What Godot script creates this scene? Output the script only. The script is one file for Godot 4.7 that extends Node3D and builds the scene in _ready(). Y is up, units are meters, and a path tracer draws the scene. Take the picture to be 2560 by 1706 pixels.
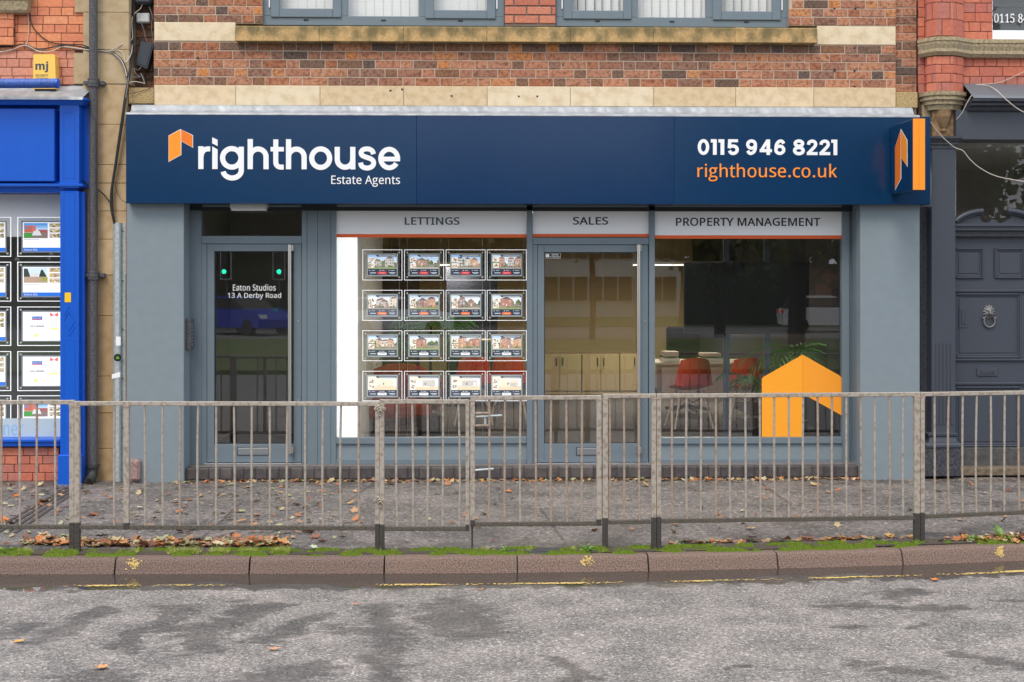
extends Node3D

# Survey of the place: metres, y up, the brick wall of the building stands on z = 0 and faces +z.
const EYE := Vector3(0.0, 1.79, 11.6)
const FOCAL := 3132.0
const HORIZON := 714.0
const YAW := 0.02618

var M := {}
var T := {}
var rng := RandomNumberGenerator.new()
var names := {}

# a point of the street at depth z whose place was measured in the photograph
func at(px: float, py: float, z: float) -> Vector3:
	var u := (px - 1280.0) / FOCAL
	var v := (HORIZON - py) / FOCAL
	var dx := sin(YAW) + u * cos(YAW)
	var dz := -cos(YAW) + u * sin(YAW)
	var t := (z - EYE.z) / dz
	return Vector3(t * dx, EYE.y + t * v, z)

func ax(px: float, z: float) -> float:
	return at(px, 700.0, z).x

func ay(px: float, py: float, z: float) -> float:
	return at(px, py, z).y

# ---------------------------------------------------------------- nodes
func origin_of(n: Node) -> Vector3:
	var o := Vector3.ZERO
	while n != self and n is Node3D:
		o += (n as Node3D).position
		n = n.get_parent()
	return o

func numbered(called: String) -> String:
	if not names.has(called):
		names[called] = 0
		return called
	names[called] += 1
	return "%s_%03d" % [called, names[called]]

func tag(o: Node, label: String, category: String, group := "", kind := "") -> Node:
	if label: o.set_meta("label", label)
	if category: o.set_meta("category", category)
	if group: o.set_meta("group", group)
	if kind: o.set_meta("kind", kind)
	return o

func thing(called: String, where: Vector3, label: String, category: String, group := "") -> Node3D:
	var o := Node3D.new()
	o.name = numbered(called)
	add_child(o)
	o.position = where
	tag(o, label, category, group)
	return o

func structure(called: String, where := Vector3.ZERO) -> Node3D:
	var o := Node3D.new()
	o.name = numbered(called)
	add_child(o)
	o.position = where
	o.set_meta("kind", "structure")
	return o

func put(parent: Node, called: String, m: Mesh, mat: Material, where := Vector3.ZERO) -> MeshInstance3D:
	var o := MeshInstance3D.new()
	o.name = numbered(called) if parent == self else called
	o.mesh = m
	if mat: o.material_override = mat
	parent.add_child(o, true)
	o.position = where - origin_of(parent)
	return o

# ---------------------------------------------------------------- meshes
func begin(smooth := false) -> SurfaceTool:
	var st := SurfaceTool.new()
	st.begin(Mesh.PRIMITIVE_TRIANGLES)
	st.set_smooth_group(0 if smooth else -1)
	return st

func done(st: SurfaceTool) -> ArrayMesh:
	st.generate_normals()
	return st.commit()

func tri(st: SurfaceTool, a: Vector3, b: Vector3, c: Vector3, n: Vector3) -> void:
	if (b - a).cross(c - a).dot(n) > 0.0:
		st.add_vertex(a); st.add_vertex(c); st.add_vertex(b)
	else:
		st.add_vertex(a); st.add_vertex(b); st.add_vertex(c)

func quad(st: SurfaceTool, a: Vector3, b: Vector3, c: Vector3, d: Vector3, n: Vector3) -> void:
	tri(st, a, b, c, n)
	tri(st, a, c, d, n)

func add_box(st: SurfaceTool, lo: Vector3, hi: Vector3, bev := 0.0) -> void:
	var c := (lo + hi) * 0.5
	var h := (hi - lo) * 0.5
	bev = minf(bev, minf(h.x, minf(h.y, h.z)) * 0.7)
	var g := h - Vector3.ONE * bev
	for a in 3:
		var b := (a + 1) % 3
		var d := (a + 2) % 3
		for s: float in [-1.0, 1.0]:
			var n := Vector3.ZERO
			n[a] = s
			var q := []
			for k in [[-1, -1], [1, -1], [1, 1], [-1, 1]]:
				var p := Vector3.ZERO
				p[a] = s * h[a]
				p[b] = k[0] * g[b]
				p[d] = k[1] * g[d]
				q.append(c + p)
			quad(st, q[0], q[1], q[2], q[3], n)
			if bev > 0.0:
				for s2: float in [-1.0, 1.0]:
					var e := []
					for t: float in [-1.0, 1.0]:
						var p1 := Vector3.ZERO
						p1[a] = s * h[a]; p1[b] = s2 * g[b]; p1[d] = t * g[d]
						var p2 := Vector3.ZERO
						p2[a] = s * g[a]; p2[b] = s2 * h[b]; p2[d] = t * g[d]
						e.append([c + p1, c + p2])
					var m := Vector3.ZERO
					m[a] = s; m[b] = s2
					quad(st, e[0][0], e[0][1], e[1][1], e[1][0], m)
	if bev > 0.0:
		for sx: float in [-1.0, 1.0]:
			for sy: float in [-1.0, 1.0]:
				for sz: float in [-1.0, 1.0]:
					tri(st, c + Vector3(sx * h.x, sy * g.y, sz * g.z), c + Vector3(sx * g.x, sy * h.y, sz * g.z), c + Vector3(sx * g.x, sy * g.y, sz * h.z), Vector3(sx, sy, sz))

func box(parent: Node, called: String, lo: Vector3, hi: Vector3, mat: Material, bev := 0.0) -> MeshInstance3D:
	var c := (lo + hi) * 0.5
	var st := begin()
	add_box(st, lo - c, hi - c, bev)
	return put(parent, called, done(st), mat, c)

# a block whose front face at z1 covers a measured rectangle
func slab(parent: Node, called: String, px0: float, py0: float, px1: float, py1: float, z0: float, z1: float, mat: Material, bev := 0.0) -> MeshInstance3D:
	var mx := (px0 + px1) * 0.5
	return box(parent, called, Vector3(ax(px0, z1), ay(mx, py1, z1), z0), Vector3(ax(px1, z1), ay(mx, py0, z1), z1), mat, bev)

# a four-sided picture frame of mitred bars; in = width of the bars in metres (left, right, top, bottom)
func add_frame(st: SurfaceTool, lo: Vector3, hi: Vector3, l: float, r: float, t: float, b: float, bev := 0.0) -> void:
	add_box(st, lo, Vector3(lo.x + l, hi.y, hi.z), bev)
	add_box(st, Vector3(hi.x - r, lo.y, lo.z), hi, bev)
	add_box(st, Vector3(lo.x + l, hi.y - t, lo.z), Vector3(hi.x - r, hi.y, hi.z - 0.0007), bev)
	add_box(st, Vector3(lo.x + l, lo.y, lo.z), Vector3(hi.x - r, lo.y + b, hi.z - 0.0007), bev)

func frame(parent: Node, called: String, lo: Vector3, hi: Vector3, l: float, r: float, t: float, b: float, mat: Material, bev := 0.0) -> MeshInstance3D:
	var c := (lo + hi) * 0.5
	var st := begin()
	add_frame(st, lo - c, hi - c, l, r, t, b, bev)
	return put(parent, called, done(st), mat, c)

# outline in x, y pushed from z0 to z1
func add_prism(st: SurfaceTool, poly: PackedVector2Array, z0: float, z1: float, bev := 0.0) -> void:
	var idx := Geometry2D.triangulate_polygon(poly)
	for i in range(0, idx.size(), 3):
		for z: float in [z0, z1]:
			var n := Vector3(0, 0, 1 if z == maxf(z0, z1) else -1)
			tri(st, Vector3(poly[idx[i]].x, poly[idx[i]].y, z), Vector3(poly[idx[i + 1]].x, poly[idx[i + 1]].y, z), Vector3(poly[idx[i + 2]].x, poly[idx[i + 2]].y, z), n)
	var cw := Geometry2D.is_polygon_clockwise(poly)
	for i in poly.size():
		var a := poly[i]
		var b := poly[(i + 1) % poly.size()]
		var e := b - a
		var n := Vector3(e.y, -e.x, 0) * (1.0 if not cw else -1.0)
		quad(st, Vector3(a.x, a.y, z0), Vector3(b.x, b.y, z0), Vector3(b.x, b.y, z1), Vector3(a.x, a.y, z1), n)

func prism(parent: Node, called: String, poly: PackedVector2Array, z0: float, z1: float, mat: Material) -> MeshInstance3D:
	var c := Vector2.ZERO
	for p in poly: c += p
	c /= poly.size()
	var q := PackedVector2Array()
	for p in poly: q.append(p - c)
	var st := begin()
	add_prism(st, q, z0 - z1, 0.0)
	return put(parent, called, done(st), mat, Vector3(c.x, c.y, z1))

func shape(pts: Array, z: float) -> PackedVector2Array:
	var q := PackedVector2Array()
	for p in pts:
		var w := at(p[0], p[1], z)
		q.append(Vector2(w.x, w.y))
	return q

# a moulding: profile of (out, up) carried along a plan path with mitred corners; out is to the right of the direction of travel seen from above... the +z side for a path that runs along +x
func add_sweep(st: SurfaceTool, path: PackedVector3Array, prof: Array, caps := true) -> void:
	var n := path.size()
	var rings := []
	for i in n:
		var d0: Vector3 = (path[i] - path[maxi(i - 1, 0)]).normalized()
		var d1: Vector3 = (path[mini(i + 1, n - 1)] - path[i]).normalized()
		if i == 0: d0 = d1
		if i == n - 1: d1 = d0
		var n0 := d0.cross(Vector3.UP).normalized()
		var n1 := d1.cross(Vector3.UP).normalized()
		var m := (n0 + n1).normalized()
		m /= maxf(m.dot(n0), 0.35)
		var ring := []
		for p in prof:
			ring.append(path[i] + m * p[0] + Vector3.UP * p[1])
		rings.append(ring)
	var k := prof.size()
	for i in n - 1:
		for j in k - 1:
			var a: Vector3 = rings[i][j]
			var b: Vector3 = rings[i + 1][j]
			var c: Vector3 = rings[i + 1][j + 1]
			var d: Vector3 = rings[i][j + 1]
			var mid := (a + b + c + d) * 0.25
			var dirp := Vector2(prof[j + 1][0] - prof[j][0], prof[j + 1][1] - prof[j][1])
			var nn := (path[i + 1] - path[i]).cross(Vector3.UP).normalized()
			var outward := nn * dirp.y * -1.0 + Vector3.UP * dirp.x
			quad(st, a, b, c, d, outward)
	if caps:
		for e in [0, n - 1]:
			var poly := PackedVector2Array()
			for p in prof: poly.append(Vector2(p[0], p[1]))
			var idx := Geometry2D.triangulate_polygon(poly)
			var nn: Vector3 = (path[1] - path[0]) * -1.0 if e == 0 else path[n - 1] - path[n - 2]
			for i in range(0, idx.size(), 3):
				tri(st, rings[e][idx[i]], rings[e][idx[i + 1]], rings[e][idx[i + 2]], nn)

# profile is listed from the top back, over the front, to the bottom back
func sweep(parent: Node, called: String, path: Array, prof: Array, mat: Material) -> MeshInstance3D:
	var c: Vector3 = path[0]
	var q := PackedVector3Array()
	for p in path: q.append(p - c)
	var st := begin()
	add_sweep(st, q, prof)
	return put(parent, called, done(st), mat, c)

func add_tube(st: SurfaceTool, pts: PackedVector3Array, radius, sides := 8, caps := true) -> void:
	var n := pts.size()
	var rings := []
	var up := Vector3.UP
	for i in n:
		var d := (pts[mini(i + 1, n - 1)] - pts[maxi(i - 1, 0)]).normalized()
		if absf(d.dot(up)) > 0.95: up = Vector3(0, 0, 1) if absf(d.z) < 0.9 else Vector3.RIGHT
		var s := d.cross(up).normalized()
		up = s.cross(d).normalized()
		var r: float = radius[i] if radius is Array else radius
		var ring := []
		for k in sides:
			var a := TAU * k / sides
			ring.append(pts[i] + (s * cos(a) + up * sin(a)) * r)
		rings.append(ring)
	for i in n - 1:
		for k in sides:
			var k2 := (k + 1) % sides
			var mid: Vector3 = (rings[i][k] + rings[i + 1][k2]) * 0.5
			var o := mid - (pts[i] + pts[i + 1]) * 0.5
			if radius is Array and absf(radius[i] - radius[i + 1]) > (pts[i] - pts[i + 1]).length() * 2.0:
				o = (pts[i + 1] - pts[i]) * signf(radius[i] - radius[i + 1])
			quad(st, rings[i][k], rings[i][k2], rings[i + 1][k2], rings[i + 1][k], o)
	if caps:
		for e in [0, n - 1]:
			var o: Vector3 = pts[0] - pts[1] if e == 0 else pts[n - 1] - pts[n - 2]
			for k in range(1, sides - 1):
				tri(st, rings[e][0], rings[e][k], rings[e][k + 1], o)

func tube(parent: Node, called: String, pts: Array, radius, mat: Material, sides := 8) -> MeshInstance3D:
	var c: Vector3 = pts[0]
	var q := PackedVector3Array()
	for p in pts: q.append(p - c)
	var st := begin(true)
	add_tube(st, q, radius, sides, false)
	st.set_smooth_group(-1)
	var st2 := begin()
	var rr = radius
	add_caps(st2, q, rr, sides)
	add_faces(st, done(st2), Transform3D())
	return put(parent, called, done(st), mat, c)

func add_caps(st: SurfaceTool, pts: PackedVector3Array, radius, sides: int) -> void:
	var n := pts.size()
	for e in [0, n - 1]:
		var o: Vector3 = (pts[0] - pts[1] if e == 0 else pts[n - 1] - pts[n - 2]).normalized()
		var s := o.cross(Vector3.UP if absf(o.y) < 0.9 else Vector3.RIGHT).normalized()
		var u := s.cross(o)
		var r: float = (radius[e] if radius is Array else radius) * 0.999
		for k in sides:
			var a0 := TAU * k / sides
			var a1 := TAU * (k + 1) / sides
			tri(st, pts[e], pts[e] + (s * cos(a0) + u * sin(a0)) * r, pts[e] + (s * cos(a1) + u * sin(a1)) * r, o)

func curve(pts: Array, steps := 6) -> Array:
	var out := []
	for i in pts.size() - 1:
		var p0: Vector3 = pts[maxi(i - 1, 0)]
		var p1: Vector3 = pts[i]
		var p2: Vector3 = pts[i + 1]
		var p3: Vector3 = pts[mini(i + 2, pts.size() - 1)]
		for k in steps:
			out.append(p1.cubic_interpolate(p2, p0, p3, float(k) / steps))
	out.append(pts[pts.size() - 1])
	return out

# square bar between two points
func add_bar(st: SurfaceTool, a: Vector3, b: Vector3, w: float, d: float, bev := 0.003, facing := Vector3(0, 0, 1)) -> void:
	var dir := (b - a).normalized()
	var side := dir.cross(facing).normalized()
	var fr := side.cross(dir).normalized()
	var t := begin()
	var l := (b - a).length()
	add_box(t, Vector3(-w * 0.5, 0, -d * 0.5), Vector3(w * 0.5, l, d * 0.5), bev)
	add_faces(st, done(t), Transform3D(Basis(side, dir, fr), a))

func add_faces(st: SurfaceTool, m: Mesh, t: Transform3D) -> void:
	for v: Vector3 in m.surface_get_arrays(0)[Mesh.ARRAY_VERTEX]:
		st.add_vertex(t * v)

func bar(parent: Node, called: String, a: Vector3, b: Vector3, w: float, d: float, mat: Material, bev := 0.003) -> MeshInstance3D:
	var st := begin()
	add_bar(st, Vector3.ZERO, b - a, w, d, bev)
	return put(parent, called, done(st), mat, a)

# a sheet with picture coordinates, facing +z
func sheet(parent: Node, called: String, x0: float, y0: float, x1: float, y1: float, z: float, mat: Material, uv := Rect2(0, 0, 1, 1)) -> MeshInstance3D:
	var st := begin()
	var c := Vector3((x0 + x1) * 0.5, (y0 + y1) * 0.5, z)
	var w := (x1 - x0) * 0.5
	var h := (y1 - y0) * 0.5
	for k in [[-1, 1], [1, 1], [1, -1], [-1, 1], [1, -1], [-1, -1]]:
		st.set_uv(Vector2(uv.position.x + uv.size.x * (k[0] * 0.5 + 0.5), uv.position.y + uv.size.y * (0.5 - k[1] * 0.5)))
		st.add_vertex(Vector3(k[0] * w, k[1] * h, 0))
	return put(parent, called, done(st), mat, c)

# lettering fitted to a box
func letters(parent: Node, called: String, text: String, font: Font, x0: float, y0: float, x1: float, y1: float, z: float, mat: Material, depth := 0.002) -> MeshInstance3D:
	var m := TextMesh.new()
	m.text = text
	m.font = font
	m.font_size = 72
	m.pixel_size = 0.01
	m.curve_step = 1.2
	m.depth = 0.02
	var b := m.get_aabb()
	var sx := (x1 - x0) / b.size.x
	var sy := (y1 - y0) / b.size.y
	var o := put(parent, called, m, mat, Vector3((x0 + x1) * 0.5, (y0 + y1) * 0.5, z + depth * 0.5))
	o.scale = Vector3(sx, sy, depth / 0.02)
	o.position -= Vector3((b.position.x + b.size.x * 0.5) * sx, (b.position.y + b.size.y * 0.5) * sy, (b.position.z + b.size.z * 0.5) * depth / 0.02)
	return o

func letters_px(parent: Node, called: String, text: String, font: Font, px0: float, py0: float, px1: float, py1: float, z: float, mat: Material, depth := 0.002) -> MeshInstance3D:
	var mx := (px0 + px1) * 0.5
	return letters(parent, called, text, font, ax(px0, z), ay(mx, py1, z), ax(px1, z), ay(mx, py0, z), z, mat, depth)

# one stroke of a letter: a ribbon of even width
func add_stroke(st: SurfaceTool, pts: Array, w: float, z0: float, z1: float) -> void:
	var n := pts.size()
	var l := []
	var r := []
	for i in n:
		var p: Vector2 = pts[i]
		var d0: Vector2 = (p - pts[maxi(i - 1, 0)]).normalized()
		var d1: Vector2 = (pts[mini(i + 1, n - 1)] - p).normalized()
		if i == 0: d0 = d1
		if i == n - 1: d1 = d0
		if i == 0 and p.distance_to(pts[n - 1]) < 0.0001: d0 = (p - pts[n - 2]).normalized()
		if i == n - 1 and p.distance_to(pts[0]) < 0.0001: d1 = (pts[1] - p).normalized()
		var t := (d0 + d1).normalized()
		var m := Vector2(-t.y, t.x)
		m /= maxf(m.dot(Vector2(-d0.y, d0.x)), 0.5)
		l.append(p + m * w * 0.5)
		r.append(p - m * w * 0.5)
	for i in n - 1:
		var a := Vector3(l[i].x, l[i].y, z1)
		var b := Vector3(l[i + 1].x, l[i + 1].y, z1)
		var c := Vector3(r[i + 1].x, r[i + 1].y, z1)
		var d := Vector3(r[i].x, r[i].y, z1)
		var back := Vector3(0, 0, z0 - z1)
		quad(st, a, b, c, d, Vector3(0, 0, 1))
		quad(st, a, b, b + back, a + back, a - d)
		quad(st, d, c, c + back, d + back, d - a)
	for e in [0, n - 1]:
		var a := Vector3(l[e].x, l[e].y, z1)
		var d := Vector3(r[e].x, r[e].y, z1)
		var back := Vector3(0, 0, z0 - z1)
		var o2: Vector2 = pts[0] - pts[1] if e == 0 else pts[n - 1] - pts[n - 2]
		quad(st, a, d, d + back, a + back, Vector3(o2.x, o2.y, 0))

func arc(cx: float, cy: float, rx: float, ry: float, a0: float, a1: float, n := 20) -> Array:
	var out := []
	for i in n + 1:
		var a := deg_to_rad(lerpf(a0, a1, float(i) / n))
		out.append(Vector2(cx + cos(a) * rx, cy + sin(a) * ry))
	return out

func spline2(pts: Array, steps := 5) -> Array:
	var out := []
	for i in pts.size() - 1:
		var p0: Vector2 = pts[maxi(i - 1, 0)]
		var p1: Vector2 = pts[i]
		var p2: Vector2 = pts[i + 1]
		var p3: Vector2 = pts[mini(i + 2, pts.size() - 1)]
		for k in steps:
			out.append(p1.cubic_interpolate(p2, p0, p3, float(k) / steps))
	out.append(pts[pts.size() - 1])
	return out

func v2(list: Array) -> Array:
	var out := []
	for i in range(0, list.size(), 2): out.append(Vector2(list[i], list[i + 1]))
	return out

# ---------------------------------------------------------------- materials
func noise(kind: int, freq: float, octaves := 4, sd := 1) -> FastNoiseLite:
	var n := FastNoiseLite.new()
	n.noise_type = kind
	n.frequency = freq
	n.fractal_octaves = octaves
	n.seed = sd
	return n

func noise_map(n: FastNoiseLite, lo: Color, hi: Color, size := 512, mid = null) -> ImageTexture:
	var im := n.get_seamless_image(size, size)
	im.convert(Image.FORMAT_L8)
	var d := im.get_data()
	var out := PackedByteArray()
	out.resize(size * size * 3)
	var ramp := []
	for i in 256:
		var t := i / 255.0
		var c: Color = lo.lerp(hi, t) if mid == null else (lo.lerp(mid, t * 2.0) if t < 0.5 else (mid as Color).lerp(hi, t * 2.0 - 1.0))
		ramp.append([int(c.r * 255), int(c.g * 255), int(c.b * 255)])
	for i in size * size:
		var c: Array = ramp[d[i]]
		out[i * 3] = c[0]; out[i * 3 + 1] = c[1]; out[i * 3 + 2] = c[2]
	return ImageTexture.create_from_image(Image.create_from_data(size, size, false, Image.FORMAT_RGB8, out))

func g(v: float) -> Color:
	return Color(v, v, v)

func rgb(r: int, gg: int, b: int) -> Color:
	return Color(r / 255.0, gg / 255.0, b / 255.0)

func mat(c: Color, rough := 0.6, tex: Texture2D = null, scale := 1.0, bump: Texture2D = null, bump_cm := 0.1, bump_scale := -1.0) -> StandardMaterial3D:
	var m := StandardMaterial3D.new()
	m.albedo_color = c
	m.roughness = rough
	m.uv1_triplanar = true
	m.uv1_world_triplanar = true
	m.uv1_scale = Vector3.ONE * scale
	if tex: m.albedo_texture = tex
	if bump:
		m.heightmap_enabled = true
		m.heightmap_texture = bump
		m.heightmap_scale = bump_cm
	return m

func metal(c: Color, rough := 0.35, amount := 1.0) -> StandardMaterial3D:
	var m := mat(c, rough)
	m.metallic = amount
	return m

func glow(c: Color, energy: float) -> StandardMaterial3D:
	var m := mat(c, 0.6)
	m.emission_enabled = true
	m.emission = c
	m.emission_energy_multiplier = energy
	return m

func glass(a := 0.02, tint := Color(0.04, 0.06, 0.055)) -> StandardMaterial3D:
	var m := StandardMaterial3D.new()
	m.albedo_color = Color(tint.r, tint.g, tint.b, a)
	m.transparency = BaseMaterial3D.TRANSPARENCY_ALPHA
	m.roughness = 0.0
	m.metallic_specular = 0.5
	return m

func make_materials() -> void:
	T.grain = noise_map(noise(FastNoiseLite.TYPE_SIMPLEX, 0.22, 2, 3), g(0.62), g(1.0))
	T.fine = noise_map(noise(FastNoiseLite.TYPE_VALUE, 0.45, 1, 5), g(0.0), g(1.0))
	T.soft = noise_map(noise(FastNoiseLite.TYPE_SIMPLEX_SMOOTH, 0.012, 5, 8), g(0.72), g(1.0))
	T.faint = noise_map(noise(FastNoiseLite.TYPE_SIMPLEX_SMOOTH, 0.02, 4, 18), g(0.965), g(1.0))
	T.speck = noise_map(noise(FastNoiseLite.TYPE_SIMPLEX, 0.16, 2, 19), g(0.42), g(1.0), 512, g(0.8))
	T.lump = noise_map(noise(FastNoiseLite.TYPE_SIMPLEX_SMOOTH, 0.05, 4, 11), g(0.0), g(1.0))
	# fired clay: drag marks, darker kiln patches
	var cl := noise(FastNoiseLite.TYPE_SIMPLEX_SMOOTH, 0.02, 5, 21)
	cl.domain_warp_enabled = true
	cl.domain_warp_amplitude = 30.0
	cl.domain_warp_frequency = 0.02
	T.clay = noise_map(cl, Color(0.6, 0.55, 0.53), Color(1.0, 1.0, 1.0), 512, Color(0.94, 0.91, 0.89))
	T.clay_flat = noise_map(noise(FastNoiseLite.TYPE_SIMPLEX_SMOOTH, 0.02, 5, 25), Color(0.88, 0.85, 0.84), Color(1, 1, 1))
	T.sand = noise_map(noise(FastNoiseLite.TYPE_SIMPLEX_SMOOTH, 0.015, 5, 31), Color(0.9, 0.87, 0.82), Color(1, 1, 1), 512, Color(0.97, 0.96, 0.94))
	# sill stone: dark lichen in patches
	T.lichen = noise_map(noise(FastNoiseLite.TYPE_SIMPLEX_SMOOTH, 0.03, 6, 37), Color(0.6, 0.58, 0.5), Color(1, 0.98, 0.94), 512, Color(0.88, 0.84, 0.76))
	T.rust = noise_map(noise(FastNoiseLite.TYPE_SIMPLEX_SMOOTH, 0.03, 5, 41), Color(0.62, 0.58, 0.55), Color(1, 1, 1), 512, Color(0.93, 0.91, 0.9))
	T.worn = noise_map(noise(FastNoiseLite.TYPE_SIMPLEX_SMOOTH, 0.03, 5, 43), Color(0.72, 0.67, 0.62), Color(1, 1, 1), 512, Color(0.97, 0.96, 0.95))
	T.spangle = noise_map(noise(FastNoiseLite.TYPE_CELLULAR, 0.03, 2, 45), g(0.78), g(1.0))
	T.lead = noise_map(noise(FastNoiseLite.TYPE_SIMPLEX_SMOOTH, 0.01, 6, 51), g(0.78), g(1.0))
	T.iron = noise_map(noise(FastNoiseLite.TYPE_SIMPLEX_SMOOTH, 0.04, 6, 55), Color(0.4, 0.4, 0.42), Color(1, 1, 1))
	M.glass = glass()
	M.dark_glass = glass(0.1, Color(0.02, 0.02, 0.02))
	M.brick = []
	for c in [[198, 144, 116], [190, 136, 108], [182, 126, 98], [168, 122, 102], [150, 114, 98], [206, 146, 104], [212, 144, 92], [194, 138, 112], [156, 120, 104], [188, 138, 114], [180, 128, 106], [194, 142, 112], [174, 116, 88]]:
		M.brick.append(mat(rgb(c[0], c[1], c[2]), 0.9, T.clay, 1.9, T.lump, 0.5))
	M.brick_dark = []
	for c in [[118, 98, 88], [130, 106, 92], [112, 96, 90], [142, 110, 92], [152, 112, 88]]:
		M.brick_dark.append(mat(rgb(c[0], c[1], c[2]), 0.9, T.clay, 2.6, T.lump, 0.5))
	M.brick_new = []
	for c in [[214, 136, 112], [208, 130, 106], [202, 124, 104], [218, 144, 118]]:
		M.brick_new.append(mat(rgb(c[0], c[1], c[2]), 0.9, T.clay_flat, 2.6, T.lump, 0.4))
	M.brick_orange = []
	for c in [[240, 158, 114], [236, 150, 108], [232, 148, 110], [242, 164, 122], [228, 144, 110]]:
		M.brick_orange.append(mat(rgb(c[0], c[1], c[2]), 0.85, T.clay_flat, 1.8, T.lump, 0.15))
	M.brick_pink = []
	for c in [[222, 154, 132], [218, 148, 126], [226, 158, 136], [214, 146, 128]]:
		M.brick_pink.append(mat(rgb(c[0], c[1], c[2]), 0.85, T.clay_flat, 1.8, T.lump, 0.15))
	M.brick_red = []
	for c in [[212, 128, 104], [206, 120, 98], [218, 134, 108], [200, 118, 102], [194, 124, 112]]:
		M.brick_red.append(mat(rgb(c[0], c[1], c[2]), 0.85, T.clay_flat, 1.8, T.lump, 0.15))
	M.brick_step = []
	for c in [[92, 86, 88], [84, 79, 82], [100, 94, 95], [88, 82, 86]]:
		M.brick_step.append(mat(rgb(c[0], c[1], c[2]), 0.55, T.soft, 1.5))
	for list in ["brick", "brick_dark", "brick_new", "brick_orange", "brick_pink", "brick_red", "brick_step"]:
		for i in M[list].size():
			M[list][i].uv1_offset = Vector3(0.37 * i + 0.11, 0.53 * i, 0.71 * i)
	M.mortar = mat(rgb(236, 214, 194), 0.95, T.grain, 4.0)
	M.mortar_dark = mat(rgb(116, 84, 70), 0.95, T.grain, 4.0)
	M.mortar_grey = mat(rgb(150, 136, 126), 0.95, T.grain, 4.0)
	M.stone = mat(rgb(228, 208, 178), 0.9, T.sand, 1.1, T.lump, 0.15)
	M.stone_b = mat(rgb(220, 198, 166), 0.9, T.sand, 1.4, T.lump, 0.15)
	M.stone_c = mat(rgb(232, 216, 190), 0.9, T.sand, 0.9, T.lump, 0.15)
	M.sill = mat(rgb(206, 186, 150), 0.95, T.lichen, 3.6, T.lump, 0.1)
	M.sill_stone = mat(Color.WHITE, 0.95, sill_print(), 1.0, T.lump, 0.08)
	M.sill_stone.uv1_scale = Vector3(0.55, 5.0, 0.55)
	M.sill_stone.uv1_offset = Vector3(0.3, -4.2 * 5.0, 0.1)
	M.stone_grey = mat(rgb(186, 176, 158), 0.9, T.lichen, 2.0, T.lump, 0.15)
	M.ashlar = mat(rgb(192, 172, 142), 0.9, T.sand, 0.8, T.lump, 0.12)
	M.ashlar_b = mat(rgb(198, 172, 138), 0.9, T.sand, 0.9, T.lump, 0.12)
	M.ashlar_c = mat(rgb(172, 146, 112), 0.9, T.sand, 0.9, T.lump, 0.12)
	M.lead = metal(rgb(186, 191, 198), 0.45, 0.2)
	M.lead.albedo_texture = T.lead
	M.lead.uv1_scale = Vector3.ONE * 1.6
	M.navy = mat(rgb(6, 52, 92), 0.2, T.faint, 0.6)
	M.navy_b = mat(rgb(8, 50, 92), 0.17, T.faint, 0.6)
	M.white = mat(rgb(244, 246, 250), 0.5)
	M.orange = mat(rgb(255, 152, 30), 0.45)
	M.orange_deep = mat(rgb(240, 122, 20), 0.45)
	M.orange_text = mat(rgb(255, 150, 52), 0.5)
	M.grey = mat(rgb(130, 143, 152), 0.5, T.faint, 0.7)
	M.grey_frame = mat(rgb(114, 128, 139), 0.36, T.faint, 0.7)
	M.seam = mat(rgb(38, 42, 48), 0.7)
	M.panel_white = mat(rgb(242, 244, 248), 0.4)
	M.stripe = mat(rgb(232, 96, 34), 0.45)
	M.ink = mat(rgb(34, 42, 54), 0.5)
	M.ink_grey = mat(rgb(66, 76, 90), 0.5)
	M.etch = mat(rgb(228, 232, 232), 0.8)
	M.steel = metal(rgb(222, 216, 208), 0.28)
	M.alu = metal(rgb(190, 196, 204), 0.35)
	M.black = mat(rgb(24, 25, 28), 0.5)
	M.black_soft = mat(rgb(38, 40, 44), 0.7)
	M.blue = mat(rgb(0, 90, 206), 0.35, T.faint, 1.2)
	M.blue_dark = M.blue
	M.yellow = mat(rgb(250, 204, 96), 0.4)
	M.yellow_tag = mat(rgb(252, 200, 26), 0.5)
	M.iron = mat(rgb(112, 112, 116), 0.55, T.iron, 2.2, T.lump, 0.15)
	M.galv = metal(rgb(206, 216, 220), 0.45, 0.35)
	M.galv.albedo_texture = T.spangle
	M.galv.uv1_scale = Vector3.ONE * 2.0
	M.rail = mat(rgb(186, 178, 169), 0.38, T.worn, 1.3)
	M.rail.metallic = 0.25
	M.rail_b = mat(rgb(170, 154, 141), 0.45, T.worn, 1.5)
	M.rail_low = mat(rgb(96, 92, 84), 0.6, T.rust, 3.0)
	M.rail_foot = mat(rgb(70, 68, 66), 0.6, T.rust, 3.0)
	M.chain = metal(rgb(205, 200, 188), 0.4)
	M.door_black = mat(rgb(68, 73, 85), 0.4, T.faint, 1.6, T.lump, 0.04)
	M.door_black_b = mat(rgb(66, 70, 82), 0.42, T.worn, 1.2, T.lump, 0.04)
	M.knocker = metal(rgb(120, 120, 122), 0.5, 0.4)
	M.cable = mat(rgb(34, 34, 36), 0.6)
	M.cable_white = mat(rgb(206, 198, 186), 0.6)
	M.cable_grey = mat(rgb(120, 118, 116), 0.6)
	M.box_white = mat(rgb(210, 212, 214), 0.5)
	M.box_black = mat(rgb(58, 64, 74), 0.45, T.faint, 2.0)
	M.kerb = mat(rgb(160, 134, 122), 0.85, T.speck, 0.9, T.speck, 0.9)
	M.kerb_b = mat(rgb(152, 128, 118), 0.85, T.speck, 0.95, T.speck, 0.9)
	M.bark = mat(rgb(52, 44, 38), 0.95, T.clay, 1.0, T.lump, 2.0)
	M.paint_yellow = mat(rgb(226, 200, 122), 0.8, T.rust, 4.0)
	M.beige = mat(rgb(196, 178, 142), 0.85)
	M.cream_unit = mat(rgb(190, 174, 140), 0.6)
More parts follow.
